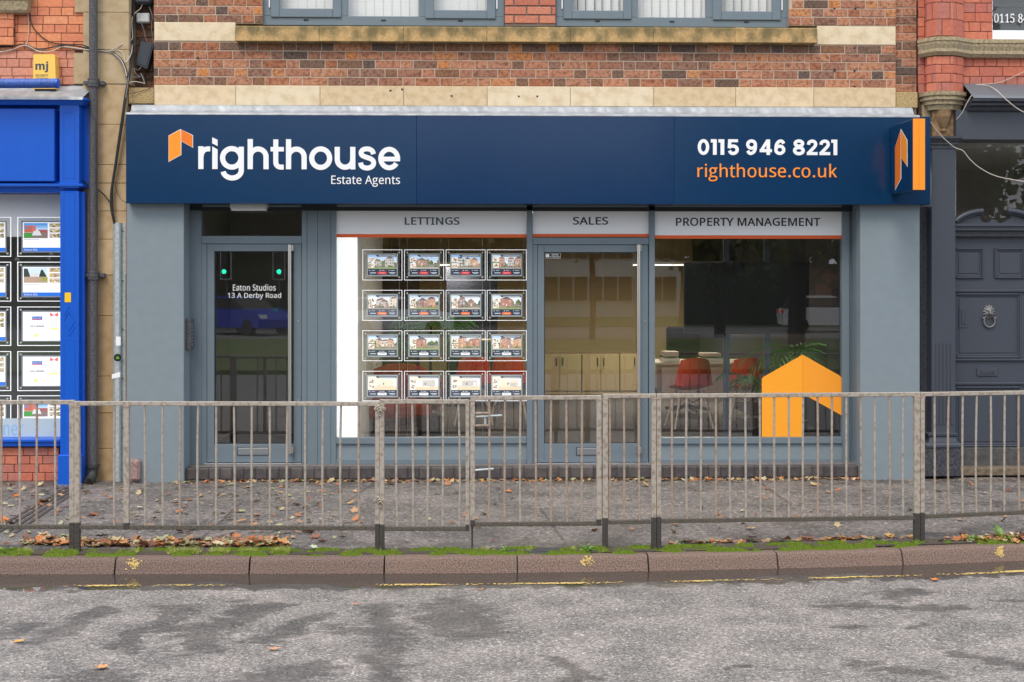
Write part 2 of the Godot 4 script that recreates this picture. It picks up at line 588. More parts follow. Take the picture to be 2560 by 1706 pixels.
	M.carpet = mat(rgb(96, 96, 100), 0.95, T.grain, 6.0)
	M.ceiling = mat(rgb(222, 220, 212), 0.9)
	M.wall_white = mat(rgb(240, 242, 242), 0.8)
	M.red_chair = mat(rgb(226, 58, 22), 0.45)
	M.red_fabric = mat(rgb(196, 78, 44), 0.9, T.grain, 6.0)
	M.desk = mat(rgb(216, 206, 196), 0.5)
	M.tv = mat(rgb(10, 11, 14), 0.3)
	M.pole = mat(rgb(60, 70, 88), 0.4)
	M.palm = mat(rgb(92, 146, 80), 0.45)
	M.palm.backlight_enabled = true
	M.palm.backlight = rgb(60, 90, 30)
	M.palm_dark = M.palm
	M.gold = mat(rgb(255, 168, 40), 0.45)
	M.gold_b = mat(rgb(252, 162, 44), 0.45)
	M.navy_wall = mat(rgb(24, 32, 52), 0.6)
	M.brown = mat(rgb(70, 52, 44), 0.7)
	M.desk_panel = mat(rgb(206, 192, 186), 0.6)
	M.lamp = glow(rgb(255, 244, 220), 1.6)
	M.stud = mat(rgb(226, 226, 222), 0.4)
	M.clear = glass(0.02, Color(0.5, 0.54, 0.56))
	M.frost = mat(rgb(206, 222, 228), 0.7)
	M.blue_text = mat(rgb(150, 206, 236), 0.6)
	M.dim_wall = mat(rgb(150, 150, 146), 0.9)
	M.blue_worn = mat(rgb(70, 112, 206), 0.5, T.rust, 2.0)
	M.blind_dark = mat(rgb(56, 60, 62), 0.6)
	M.corbel = mat(rgb(166, 140, 116), 0.9, T.lichen, 0.8, T.lump, 0.3)
	M.lead_dark = metal(rgb(110, 114, 122), 0.5, 0.2)
	M.plinth_black = mat(rgb(92, 94, 104), 0.45, T.iron, 1.4)
	M.weather = mat(rgb(92, 90, 90), 0.7, T.soft, 2.0)
	M.stone_dark = mat(rgb(132, 122, 114), 0.9, T.lichen, 0.8)
	M.water = glass(0.45, Color(0.3, 0.27, 0.25))
	M.water.metallic_specular = 0.5
	M.channel = mat(rgb(86, 80, 78), 0.7, T.rust, 3.0)
	M.plate = mat(rgb(92, 94, 100), 0.7, T.grain, 4.0, T.fine, 0.4)
	M.iron_dark = mat(rgb(72, 74, 72), 0.6, T.iron, 2.2, T.lump, 0.15)
	M.leaf_print = mat(rgb(110, 180, 60), 0.5)
	M.cowl = mat(rgb(166, 142, 138), 0.6, T.rust, 2.0)
	M.leaf = mat(Color.WHITE, 0.6)
	M.leaf.vertex_color_use_as_albedo = true
	M.moss = mat(rgb(124, 152, 28), 0.95, T.soft, 6.0, T.fine, 0.8)
	M.soil = mat(rgb(104, 94, 82), 0.95, T.grain, 3.0, T.lump, 0.6)
	M.weed = mat(rgb(120, 160, 76), 0.6)
	M.weed.backlight_enabled = true
	M.weed.backlight = rgb(90, 120, 30)
	M.grass_far = mat(rgb(96, 116, 54), 0.95, T.soft, 0.7)
	M.car_blue = mat(rgb(26, 60, 190), 0.2)
	M.car_white = mat(rgb(226, 228, 230), 0.2)
	M.hedge = mat(rgb(40, 50, 26), 0.95, T.clay, 0.8, T.lump, 4.0)
	M.green_lamp = glow(rgb(40, 255, 190), 6.0)
	M.dark_lens = mat(rgb(30, 20, 18), 0.3)
	M.lightbox = glow(rgb(248, 250, 250), 0.62)
	M.lobby = mat(rgb(176, 172, 166), 0.9)
	M.step_joint = mat(rgb(96, 92, 90), 0.9, T.grain, 4.0)
	M.tread = mat(rgb(128, 122, 120), 0.7, T.worn, 1.4)
	M.pot = mat(rgb(60, 60, 62), 0.6)

# sandstone of the sills: tan below, with the black and olive lichen that grows in a speckled crust towards the top edge
func sill_print() -> ImageTexture:
	var w := 1024
	var h := 128
	var im := Image.create(w, h, false, Image.FORMAT_RGB8)
	var n1 := noise(FastNoiseLite.TYPE_SIMPLEX_SMOOTH, 0.012, 4, 201)
	var n2 := noise(FastNoiseLite.TYPE_SIMPLEX, 0.3, 2, 202)
	var n3 := noise(FastNoiseLite.TYPE_SIMPLEX_SMOOTH, 0.05, 3, 203)
	for j in h:
		var v := j / float(h)
		for i in w:
			var c := rgb(206, 176, 128).lerp(rgb(188, 150, 98), clampf(n3.get_noise_2d(i, j) * 0.8 + 0.5, 0, 1))
			var grow := n1.get_noise_2d(i * 0.8, j * 0.5) * 1.5 + (0.66 - v) * 1.7 + n2.get_noise_2d(i, j * 1.6) * 0.9
			c = c.lerp(rgb(104, 96, 66), clampf(grow * 1.1, 0, 0.8))
			c = c.lerp(rgb(70, 64, 52), clampf((n2.get_noise_2d(j * 1.3 + 90, i) - 0.3) * 2.0 * clampf(grow + 0.3, 0, 1), 0, 0.8))
			im.set_pixel(i, j, c)
	return ImageTexture.create_from_image(im)

# ---------------------------------------------------------------- brick walls
var brick_mesh := {}

func brick_of(w: float, h: float, d: float, variant: int) -> Mesh:
	var key := "%d_%d_%d_%d" % [roundi(w * 500), roundi(h * 1000), roundi(d * 1000), variant]
	if brick_mesh.has(key):
		return brick_mesh[key]
	var r := RandomNumberGenerator.new()
	r.seed = hash(key)
	var st := begin()
	var b := 0.0035
	var f := []
	var s := []
	var k := []
	for q in [[-1, 1], [1, 1], [1, -1], [-1, -1]]:
		var j := Vector3(r.randf_range(-0.0012, 0.0012), r.randf_range(-0.0012, 0.0012), r.randf_range(-0.001, 0.001))
		f.append(Vector3(q[0] * (w * 0.5 - b), q[1] * (h * 0.5 - b), 0) + j)
		s.append(Vector3(q[0] * w * 0.5, q[1] * h * 0.5, -b) + j)
		k.append(Vector3(q[0] * w * 0.5, q[1] * h * 0.5, -d))
	quad(st, f[0], f[1], f[2], f[3], Vector3(0, 0, 1))
	for i in 4:
		var i2 := (i + 1) % 4
		var o: Vector3 = (s[i] + s[i2]) * 0.5
		quad(st, f[i], f[i2], s[i2], s[i], Vector3(o.x, o.y, 0.1).normalized() + Vector3(0, 0, 0.5))
		quad(st, s[i], s[i2], k[i2], k[i], Vector3(o.x, o.y, 0))
	brick_mesh[key] = done(st)
	return brick_mesh[key]

# bricks of one face: a = lower left corner, dir = to the right seen from outside; rows = [y0, y1, bond, start]
func brick_face(parent: Node, a: Vector3, dir: Vector3, length: float, rows: Array, mats: Callable, joint := 0.006, depth := 0.03, long := 0.222, short := 0.107) -> int:
	var out := dir.cross(Vector3.UP)
	var made := 0
	for row in rows:
		var y0: float = row[0]
		var y1: float = row[1]
		var x: float = -row[3]
		var k := 0
		while x < length - 0.01:
			var w := long
			match row[2]:
				"flemish": w = long if k % 2 == 0 else short
				"header": w = short
				_: w = long
			k += 1
			w *= 1.0 + rng.randf_range(-0.025, 0.025)
			var l := maxf(x, 0.0)
			var r := minf(x + w, length)
			x += w + joint
			if length - r < 0.03: r = length
			if r - l < 0.02: continue
			var m := brick_of(r - l, y1 - y0 - joint, depth, rng.randi() % 3)
			var o := put(parent, "brick", m, mats.call((l + r) * 0.5, (y0 + y1) * 0.5), a + dir * (l + r) * 0.5 + Vector3.UP * ((y0 + y1) * 0.5 - a.y) + out * rng.randf_range(-0.0012, 0.0012))
			o.basis = Basis(dir, Vector3.UP, out)
			made += 1
			if r >= length: break
	return made

func pick(list: Array) -> Material:
	return list[rng.randi() % list.size()]

func _ready() -> void:
	rng.seed = 20240
	# camera: level, lens shifted down, turned a little to the right of square-on
	var cam := Camera3D.new()
	cam.name = "camera"
	cam.near = 0.1
	cam.far = 400.0
	cam.projection = Camera3D.PROJECTION_FRUSTUM
	cam.size = 0.1 * 1706.0 / FOCAL
	cam.frustum_offset = Vector2(0, -0.1 * (853.0 - HORIZON) / FOCAL)
	add_child(cam)
	cam.position = EYE
	cam.rotation.y = -YAW
	cam.current = true
	# an evenly overcast sky
	var env := Environment.new()
	env.background_mode = Environment.BG_SKY
	env.tonemap_mode = Environment.TONE_MAPPER_LINEAR
	env.tonemap_exposure = 1.5
	env.sdfgi_enabled = true
	env.ssao_enabled = true
	env.ssil_enabled = true
	var sky := ProceduralSkyMaterial.new()
	sky.sky_top_color = Color(0.93, 0.95, 0.99)
	sky.sky_horizon_color = Color(0.86, 0.88, 0.91)
	sky.sky_curve = 0.3
	sky.ground_bottom_color = Color(0.3, 0.3, 0.3)
	sky.ground_horizon_color = Color(0.5, 0.5, 0.5)
	sky.sun_angle_max = 0.0
	sky.energy_multiplier = 1.1
	env.sky = Sky.new()
	env.sky.sky_material = sky
	var we := WorldEnvironment.new()
	we.name = "environment"
	we.environment = env
	add_child(we)
	var sun := DirectionalLight3D.new()
	sun.name = "sun"
	sun.light_energy = 0.45
	sun.light_color = Color(1.0, 0.97, 0.92)
	sun.light_angular_distance = 25.0
	sun.shadow_enabled = true
	add_child(sun)
	sun.rotation_degrees = Vector3(-52, -24, 0)
	make_materials()
	build_ground()
	build_main_building()
	build_fascia()
	build_shopfront()
	build_left_building()
	build_right_building()
	build_shop_inside()
	build_cards()
	build_railings()
	build_street_furniture()
	build_ground_cover()
	build_opposite()

# ---------------------------------------------------------------- the brick building over the shop
func rows_px(px: float, z: float, edges: Array) -> Array:
	var out := []
	for e in edges: out.append(ay(px, e, z))
	return out

func build_main_building() -> void:
	var b := thing("brick_building", Vector3(0, 2.9, -0.1), "brown brick building above the navy shop sign with cream stone bands", "building")
	var x0 := ax(384, 0)
	var x1 := ax(2240, 0)
	var mid := 1280.0
	# mortar bed behind the bricks
	var y_low := ay(mid, 216, 0)
	var y_high := ay(mid, 108.5, 0)
	var y_top := 5.1
	box(b, "wall", Vector3(x0, 2.9, -0.3), Vector3(x1, y_high + 0.01, -0.005), M.mortar)
	# five courses between the stone band and the sills
	var h := (y_high - y_low) / 5.0
	var rows := []
	for k in 5:
		rows.append([y_low + h * k, y_low + h * (k + 1), "flemish", [0.02, 0.19, 0.05, 0.2, 0.09][k]])
	var tone := func(x: float, y: float) -> Material:
		if y > y_high - h and rng.randf() < 0.5: return pick(M.brick_dark)
		if rng.randf() < 0.19: return pick(M.brick_dark)
		return pick(M.brick)
	brick_face(b, Vector3(x0, y_low, 0), Vector3.RIGHT, x1 - x0, rows, tone, 0.009)
	# brick beside and between the windows
	var up := ay(mid, 59, 0)
	for part in [[384, 655, 58.0, "flemish"], [1974, 2240, 64.0, "flemish"]]:
		var ya := ay((part[0] + part[1]) * 0.5, part[2], 0)
		var xa := ax(part[0], 0)
		var xb := ax(part[1], 0)
		box(b, "wall", Vector3(xa, ya, -0.3), Vector3(xb, y_top, -0.005), M.mortar)
		var rs := []
		for k in 4: rs.append([ya + h * k, ya + h * (k + 1), "flemish", [0.12, 0.02, 0.2, 0.1][k]])
		brick_face(b, Vector3(xa, ya, 0), Vector3.RIGHT, xb - xa, rs, func(_x, _y): return pick(M.brick_dark) if rng.randf() < 0.14 else pick(M.brick), 0.009)
	var yb := ay(1325, 65, 0)
	var xm0 := ax(1262, 0)
	var xm1 := ax(1389, 0)
	box(b, "wall", Vector3(xm0, yb, -0.3), Vector3(xm1, y_top, -0.01), M.mortar_grey)
	var rs2 := []
	for k in 4: rs2.append([yb + 0.02 + 0.0825 * k, yb + 0.02 + 0.0825 * (k + 1), "stretcher", [0.14, 0.02, 0.14, 0.03][k]])
	brick_face(b, Vector3(xm0, yb, 0), Vector3.RIGHT, xm1 - xm0, rs2, func(_x, _y): return pick(M.brick_new), 0.013)
	# right-hand return, set back
	var zr := -0.06
	var xr0 := ax(2241, zr)
	var xr1 := ax(2292, zr)
	box(b, "wall", Vector3(x1 - 0.005, 2.9, -0.3), Vector3(xr1, y_top, zr - 0.007), M.mortar)
	var yr := ay(2266, 231, zr)
	var rs3 := []
	for k in 14: rs3.append([yr + h * k, yr + h * (k + 1), "stretcher" if k % 2 == 0 else "header", 0.03])
	brick_face(b, Vector3(x1 + 0.002, yr, zr), Vector3.RIGHT, xr1 - x1 - 0.002, rs3, func(_x, _y): return pick(M.brick_dark) if rng.randf() < 0.3 else pick(M.brick), 0.009)
	# deep recess on the left, full of cables
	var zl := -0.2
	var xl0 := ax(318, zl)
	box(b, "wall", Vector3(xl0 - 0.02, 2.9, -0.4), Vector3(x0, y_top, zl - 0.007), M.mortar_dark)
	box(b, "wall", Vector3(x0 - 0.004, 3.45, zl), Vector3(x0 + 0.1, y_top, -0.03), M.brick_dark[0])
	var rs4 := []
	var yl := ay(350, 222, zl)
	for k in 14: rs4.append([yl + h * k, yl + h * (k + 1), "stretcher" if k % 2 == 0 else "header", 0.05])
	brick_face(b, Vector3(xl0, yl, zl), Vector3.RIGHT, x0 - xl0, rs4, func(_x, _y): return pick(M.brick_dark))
	# cream stone band over the sign
	var zs := 0.035
	var cuts := [386, 589, 800, 1009, 1218, 1426, 1633.6, 1840, 2035, 2240]
	for i in cuts.size() - 1:
		var mx: float = (cuts[i] + cuts[i + 1]) * 0.5
		var t: float = 0.0005 + 0.002 * (i % 3)
		box(b, "band_stone", Vector3(ax(cuts[i], zs) + 0.0015, ay(mx, lerpf(262, 269.5, mx / 2560.0), zs), -0.1), Vector3(ax(cuts[i + 1], zs) - 0.0015, ay(mx, lerpf(212.5, 220.5, mx / 2560.0), zs), zs + t), pick([M.stone, M.stone_b, M.stone_c]), 0.004)
	slab(b, "band_stone", 320, 219, 384, 260, -0.2, -0.02, M.sill, 0.006)
	slab(b, "band_stone", 2241, 230, 2295, 270, -0.1, 0.03, M.sill, 0.006)
	# cream blocks level with the sills
	slab(b, "band_stone", 385, 55.5, 588, 102.5, -0.1, 0.004, M.stone_c, 0.004)
	slab(b, "band_stone", 2043.5, 65.5, 2240, 112, -0.1, 0.004, M.stone_c, 0.004)
	# sills
	var sc := [588, 798, 1008, 1217, 1426, 1634, 1838, 2043]
	var zf := 0.1
	for i in sc.size() - 1:
		var mx: float = (sc[i] + sc[i + 1]) * 0.5
		var xa := ax(sc[i], zf) + 0.0015
		var xb := ax(sc[i + 1], zf) - 0.0015
		var yt := ay(mx, lerpf(62, 71, mx / 2560.0), zf)
		var yo := ay(mx, lerpf(100.5, 109, mx / 2560.0), zf)
		sweep(b, "sill_stone", [Vector3(xa, yo, 0), Vector3(xb, yo, 0)], [[-0.2, yt - yo + 0.03], [zf - 0.008, yt - yo], [zf, yt - yo - 0.012], [zf, 0.004], [zf - 0.004, 0.0], [-0.2, 0.0]], M.sill_stone)
	# little holes left by old fixings
	for p in [[2087, 21], [2139, 21], [2137.5, 120], [2087, 176], [2137, 177], [2136.5, 217], [494.5, 144.5], [976, 226.5], [1005, 223.5], [1129, 240], [1297, 241], [1343, 241]]:
		var w := at(p[0], p[1], 0.0405 if p[1] > 218 else 0.003)
		var pts := PackedVector2Array()
		for k in 7: pts.append(Vector2(w.x, w.y) + Vector2.from_angle(TAU * k / 7) * 0.013 * rng.randf_range(0.5, 1.1))
		prism(b, "fixing_hole", pts, w.z - 0.001, w.z, M.black_soft)
	# windows
	upper_window(b, 657, 1261, [[676, 852.6, 698, 831, 43, 21], [869, 1047, 869, 1047, 41, 41], [1063, 1239, 1085, 1217, 46.5, 25]], 64.5, true)
	upper_window(b, 1389, 1971.7, [[1409, 1579, 1430, 1558.7, 47.5, 26], [1595, 1766, 1595, 1766, 45, 45], [1783, 1953, 1804, 1931, 50, 28]], 67.5, false)

func upper_window(b: Node, px0: float, px1: float, lights: Array, low: float, closed: bool) -> void:
	var z := -0.05
	var top := 5.0
	var mx := (px0 + px1) * 0.5
	var x0 := ax(px0, z)
	var x1 := ax(px1, z)
	var y0 := ay(mx, low, z)
	var w := Node3D.new()
	w.name = "window"
	b.add_child(w, true)
	w.position = Vector3((x0 + x1) * 0.5, y0, z) - origin_of(b)
	# outer frame with mullions
	var st := begin()
	var c := Vector3((x0 + x1) * 0.5, y0, z)
	var yr := ay(mx, low - 24, z)
	add_box(st, Vector3(x0, y0, z - 0.07) - c, Vector3(x1, yr, z) - c, 0.004)
	var posts := [[px0, lights[0][0] + 1], [lights[0][1] - 1, lights[1][0]], [lights[1][1], lights[2][0] + 1], [lights[2][1] - 1, px1]]
	for p in posts:
		add_box(st, Vector3(ax(p[0], z), yr - 0.001, z - 0.07) - c, Vector3(ax(p[1], z), top, z - 0.0007) - c, 0.004)
	put(w, "frame", done(st), M.grey_frame, c)
	for i in 3:
		var l: Array = lights[i]
		var zz := z + 0.018
		var gx0 := ax(l[2], zz)
		var gx1 := ax(l[3], zz)
		var gy := ay((l[2] + l[3]) * 0.5, l[5], zz)
		if l[0] != l[2]:
			var sx0 := ax(l[0], zz)
			var sx1 := ax(l[1], zz)
			var sy := ay((l[0] + l[1]) * 0.5, l[4], zz)
			var st2 := begin()
			var c2 := Vector3((sx0 + sx1) * 0.5, sy, zz)
			add_box(st2, Vector3(sx0, sy, z - 0.02) - c2, Vector3(gx0, top, zz) - c2, 0.005)
			add_box(st2, Vector3(gx1, sy, z - 0.02) - c2, Vector3(sx1, top, zz) - c2, 0.005)
			add_box(st2, Vector3(gx0, sy, z - 0.02) - c2, Vector3(gx1, gy, zz - 0.0007) - c2, 0.005)
			put(w, "casement", done(st2), M.grey_frame, c2)
			box(w, "hinge", Vector3(sx0 - 0.018 if i == 0 else sx1 + 0.006, y0 + 0.16, z), Vector3(sx0 - 0.006 if i == 0 else sx1 + 0.018, y0 + 0.34, z + 0.012), M.white, 0.003)
		box(w, "pane", Vector3(gx0 - 0.005, gy - 0.005, z - 0.03), Vector3(gx1 + 0.005, top, z - 0.018), M.glass)
		var vent := (gx0 + gx1) * 0.5
		box(w, "drain_cover", Vector3(vent - 0.022, y0 + 0.045, z), Vector3(vent + 0.022, y0 + 0.056, z + 0.008), M.black_soft, 0.002)
		# vertical blind slats
		var sx := gx0 - 0.02
		while sx < gx1 + 0.02:
			var ws := 0.089
			var st3 := begin()
			var turn := (0.12 if closed else 0.75) * rng.randf_range(0.8, 1.2)
			if not closed and i == 1: turn = 0.45
			var dx := cos(turn) * ws * 0.5
			var dz := sin(turn) * ws * 0.5
			add_bar(st3, Vector3(0, 0, 0), Vector3(0, top - gy + 0.05, 0), ws, 0.0012, 0.0, Vector3(-sin(turn), 0, cos(turn)))
			put(w, "blind_slat", done(st3), M.wall_white, Vector3(sx + ws * 0.5, gy - 0.05, z - 0.14))
			sx += 0.082 if closed else 0.078
	# dim room behind
	var room := begin()
	add_box(room, Vector3(x0, y0 - 0.1, z - 1.6) - c, Vector3(x1, y0 - 0.08, z - 0.08) - c)
	add_box(room, Vector3(x0, y0 - 0.1, z - 1.65) - c, Vector3(x1, top, z - 1.6) - c)
	add_box(room, Vector3(x0 - 0.05, y0 - 0.1, z - 1.6) - c, Vector3(x0, top, z - 0.08) - c)
	add_box(room, Vector3(x1, y0 - 0.1, z - 1.6) - c, Vector3(x1 + 0.05, top, z - 0.08) - c)
	add_box(room, Vector3(x0, top, z - 1.6) - c, Vector3(x1, top + 0.05, z + 0.02) - c)
	put(w, "room_lining", done(room), M.wall_white, c)

# ---------------------------------------------------------------- the navy sign
const ZF := 0.24

func glyphs_word(parent: Node) -> void:
	# the white name: drawn strokes on a baseline, measured in picture units
	var z := ZF + 0.0045
	var base := at(747, 423.4, z)
	var k := (ax(1000, z) - ax(495, z)) / 505.0
	var W := 12.9
	var all := [
		["r", [[v2([501.7, 0, 501.7, 57]), W], [spline2(v2([501.7, 27, 503.6, 39, 509, 46.8, 516, 50.2, 524.8, 50.6])), W - 0.5]]],
		["g", [[arc(578.8, 28.2, 23, 23.2, 0, 360, 36), W], [v2([602.4, 56.2, 602.4, -3]), W], [arc(579.6, -3, 22.8, 19.2, 2, -170, 24), W]]],
		["h", [[v2([624.8, 0, 624.8, 75.6]), W], [arc(644.5, 31, 19.7, 19.6, 180, 0, 20) + v2([664.2, 0]), W]]],
		["t", [[v2([688.6, 74.8, 688.6, 17]) + arc(701, 17, 12.4, 11.8, 190, 268, 8) + v2([708.4, 5.2]), W - 0.4], [v2([675.5, 50.3, 708.7, 50.3]), 11.2]]],
		["h", [[v2([720.5, 0, 720.5, 75.4]), W], [arc(740, 31, 19.5, 19.6, 180, 0, 20) + v2([759.5, 0]), W]]],
		["o", [[arc(800.9, 28, 22.4, 23.2, 0, 360, 36), W]]],
		["u", [[v2([842.4, 56.6]) + arc(861.9, 25.5, 19.5, 20, 180, 360, 20), W], [v2([881.3, 56.6, 881.3, 0]), W]]],
		["s", [[spline2(v2([933.3, 38.5, 930.5, 46, 924, 50.5, 916.5, 51.7, 907.5, 49.7, 902.4, 43.5, 904, 36.3, 911, 32.2, 918, 29.8, 926.5, 26.5, 932.4, 21.3, 933.4, 14, 929.6, 7.6, 922.5, 4.1, 916, 3.5, 908, 5.2, 902.7, 10, 901, 17])), 12.2]]],
		["e", [[arc(972.7, 27.6, 21.2, 23.2, 0, 328, 34), 12.4], [v2([952, 26.4, 1000, 26.4]), 11.6]]],
	]
	for item in all:
		var st := begin()
		var n := 0
		for s in item[1]:
			var pts := []
			for p in s[0]: pts.append(Vector2((p.x - 747.5) * k, p.y * k))
			add_stroke(st, pts, s[1] * k, -0.004, 0.001 - 0.0005 * n)
			n += 1
		put(parent, "letter", done(st), M.white, Vector3((ax(495, z) + ax(1000, z)) * 0.5, base.y, z))
	var st := begin()
	for poly in [[530, 0, 543.3, 0, 543.3, 49, 530, 57.1], [530, 64.5, 543.3, 57.7, 543.3, 73.4, 530, 79.7]]:
		var q := PackedVector2Array()
		for p in v2(poly): q.append(Vector2((p.x - 747.5) * k, p.y * k))
		add_prism(st, q, -0.004, 0.001)
	put(parent, "letter", done(st), M.white, Vector3((ax(495, z) + ax(1000, z)) * 0.5, base.y, z))

func glyphs_phone(parent: Node) -> void:
	var z := ZF + 0.0045
	var base := at(1919, 387.6, z)
	var k := (ax(2094, z) - ax(1744.3, z)) / 349.7
	var W := 8.0
	var two := func(x: float) -> Array:
		return [[spline2(v2([x + 4.1, 25.8, 5.8 + x, 31.6, x + 12.6, 34.7, x + 19.2, 33, x + 22, 27.6, x + 20, 21.6, x + 13.6, 14.6, x + 4.5, 5.2])), W], [v2([x, 3.8, x + 27, 3.8]), 7.6]]
	var one := func(c: float, f: float) -> Array:
		return [[v2([c, 0, c, 38.7]), 9.4], [v2([f, 34.7, c, 34.7]), 8.0]]
	var all := [
		[[arc(58.9, 19.3, 10.3, 15.7, 0, 360, 32), W]],
		one.call(87.3, 77.3), one.call(106.2, 96.4),
		[[v2([121.6, 35.1, 145, 35.1]), 7.4], [v2([124.8, 38.6, 123.6, 16.6]), 8.4], [spline2(v2([122.6, 18.4, 127, 20.9, 133, 21.9, 139, 20.3, 142.6, 16, 142.8, 10.5, 139.5, 5.7, 133.5, 3.6, 127.5, 5, 123.6, 10.6])), 8.2]],
		[[arc(179, 25.8, 9.6, 9, 0, 360, 28), W], [spline2(v2([188.5, 26, 188.2, 16, 185, 8, 178.5, 3.8, 173, 5, 169.4, 10.4])), W]],
		[[v2([199.4, 10.6, 230, 10.6]), 7.7], [v2([220.9, 0, 220.9, 38.7]), 8.8], [v2([202.4, 9.4, 219.3, 36.2]), 7.6]],
		[[arc(249.6, 12.9, 9.8, 9, 0, 360, 28), W], [spline2(v2([240.1, 12.5, 240.6, 22, 243.8, 30, 250, 34.7, 256, 33.5, 259.6, 28.4])), W]],
		[[arc(297.5, 28.7, 9.3, 6.4, 0, 360, 28), 8.0], [arc(297.5, 11.2, 10.6, 7.8, 0, 360, 28), 8.4]],
		two.call(317.4), two.call(349.0), one.call(389.0, 378.8),
	]
	for item in all:
		var st := begin()
		var n := 0
		for s in item:
			var pts := []
			for p in s[0]: pts.append(Vector2((p.x - 219.15) * k, p.y * k))
			add_stroke(st, pts, s[1] * k, -0.004, 0.001 - 0.0005 * n)
			n += 1
		put(parent, "digit", done(st), M.white, Vector3((ax(1744.3, z) + ax(2094, z)) * 0.5, base.y, z))

func build_fascia() -> void:
	var s := thing("shop_sign", Vector3(0, 2.5, 0.1), "long navy shop sign board with white and orange lettering", "shop sign")
	var xs := [314, 1041, 1686, 2327]
	for i in 3:
		var mx: float = (xs[i] + xs[i + 1]) * 0.5
		box(s, "panel", Vector3(ax(xs[i], ZF) + 0.0008, ay(1320, 510, ZF), 0.035), Vector3(ax(xs[i + 1], ZF) - 0.0008, ay(1320, 288, ZF), ZF), [M.navy, M.navy_b, M.navy][i], 0.002)
	# folded lead over the top of the sign
	var st := begin(true)
	var n := 360
	var xa := ax(317, 0.2)
	var xb := ax(2296, 0.2)
	var nz := noise(FastNoiseLite.TYPE_SIMPLEX, 3.0, 3, 9)
	var yt := ay(1280, 264, 0.04)
	var yb := ay(1320, 288, ZF)
	var prev := []
	for i in n + 1:
		var x := lerpf(xa, xb, float(i) / n)
		var w := nz.get_noise_2d(x, 0.0) * 0.006
		var w2 := nz.get_noise_2d(x, 5.0) * 0.008
		var cr := nz.get_noise_2d(x * 4.0, 9.0) * 0.012
		var cr2 := nz.get_noise_2d(x * 5.0, 19.0) * 0.012
		var ring := [Vector3(x, yt - 0.004 + w * 0.3, 0.034), Vector3(x, yt - 0.022 + cr * 0.6, 0.056 + cr2), Vector3(x, yt - 0.052 + cr2 * 0.6, 0.07 + cr), Vector3(x, yb + 0.03 + cr * 0.4, 0.1 + cr2 * 0.8), Vector3(x, yb + 0.018 + w * 0.4, ZF - 0.02), Vector3(x, yb + 0.006 + w2 * 0.2, ZF + 0.005 + w * 0.3), Vector3(x, yb - 0.008, ZF + 0.003)]
		if i > 0:
			for j in ring.size() - 1:
				quad(st, prev[j], ring[j], ring[j + 1], prev[j + 1], Vector3(0, 0.6, 1))
		prev = ring
	put(s, "lead_flashing", done(st), M.lead, Vector3.ZERO)
	# logo: a folded strip like a roof
	var logo := Node3D.new()
	logo.name = "logo"
	s.add_child(logo)
	var z := ZF + 0.0048
	prism(logo, "logo_edge", shape([[420.8, 339.2], [450.3, 323], [482, 338.2], [482, 369.8], [452.8, 353.5], [452.8, 387.3], [420.8, 405.2]], z - 0.001), ZF, z - 0.001, M.white)
	prism(logo, "logo_side", shape([[421.4, 339.8], [450.8, 324], [451.6, 386.6], [421.4, 403.6]], z), ZF + 0.004, z, M.orange)
	prism(logo, "logo_side", shape([[452.2, 324.2], [480.8, 339], [480.8, 368.4], [452.2, 352.2]], z), ZF + 0.004, z, M.orange_deep)
	glyphs_word(s)
	glyphs_phone(s)
	var sans := font("Droid Sans")
	letters_px(s, "lettering", "Estate Agents", font("Droid Sans"), 828, 439.4, 1000, 467.2, ZF, M.white, 0.005)
	letters_px(s, "lettering", "righthouse.co.uk", sans, 1743.5, 409.5, 2092.5, 454, ZF, M.orange_text, 0.008)
	# projecting sign
	var p := thing("projecting_sign", Vector3(4.1, 2.7, ZF), "small navy sign with an orange front edge jutting out of the shop sign", "sign")
	var zf := ZF + 0.6
	var x0 := ax(2283, zf)
	var x1 := ax(2313.5, zf)
	var y0 := ay(2298, 475, zf)
	var y1 := ay(2298, 296.5, zf)
	box(p, "panel", Vector3(x0, y0, ZF + 0.02), Vector3(x1, y1, zf - 0.004), M.navy, 0.003)
	box(p, "bracket", Vector3(x0 + 0.02, y0 + 0.05, ZF), Vector3(x1 - 0.02, y1 - 0.05, ZF + 0.02), M.black)
	for k in 2:
		var xm := (x0 + x1) * 0.5
		box(p, "orange_edge", Vector3(x0 + 0.0005 if k == 0 else xm + 0.0006, y0, zf - 0.004), Vector3(xm - 0.0006 if k == 0 else x1 - 0.0005, y1, zf), M.orange, 0.0015)
	# the folded logo again on its left side
	var h := y1 - y0
	var side := [[0.18, 0.63, 0.1, 0.5, 0.63], [0.0, 0.0, 0.0, 0.0, 0.0]]
	var lz := func(u: float) -> float: return ZF + 0.02 + (zf - ZF - 0.02) * u
	var put_side := func(called: String, pts: Array, m: Material, off: float) -> void:
		var st2 := begin()
		var q := PackedVector2Array()
		for pt in pts: q.append(Vector2(lz.call(pt[0]), y0 + h * pt[1]))
		var idx := Geometry2D.triangulate_polygon(q)
		for i in range(0, idx.size(), 3):
			tri(st2, Vector3(0, q[idx[i]].y, q[idx[i]].x), Vector3(0, q[idx[i + 1]].y, q[idx[i + 1]].x), Vector3(0, q[idx[i + 2]].y, q[idx[i + 2]].x), Vector3(-1, 0, 0))
		put(p, called, done(st2), m, Vector3(x0 - off, 0, 0))
	put_side.call("logo_edge", [[0.2, 0.68], [0.47, 0.92], [0.77, 0.72], [0.77, 0.34], [0.49, 0.49], [0.49, 0.2], [0.2, 0.05]], M.white, 0.0012)
	put_side.call("logo_side", [[0.2, 0.67], [0.46, 0.9], [0.46, 0.2], [0.21, 0.07]], M.orange_deep, 0.0024)
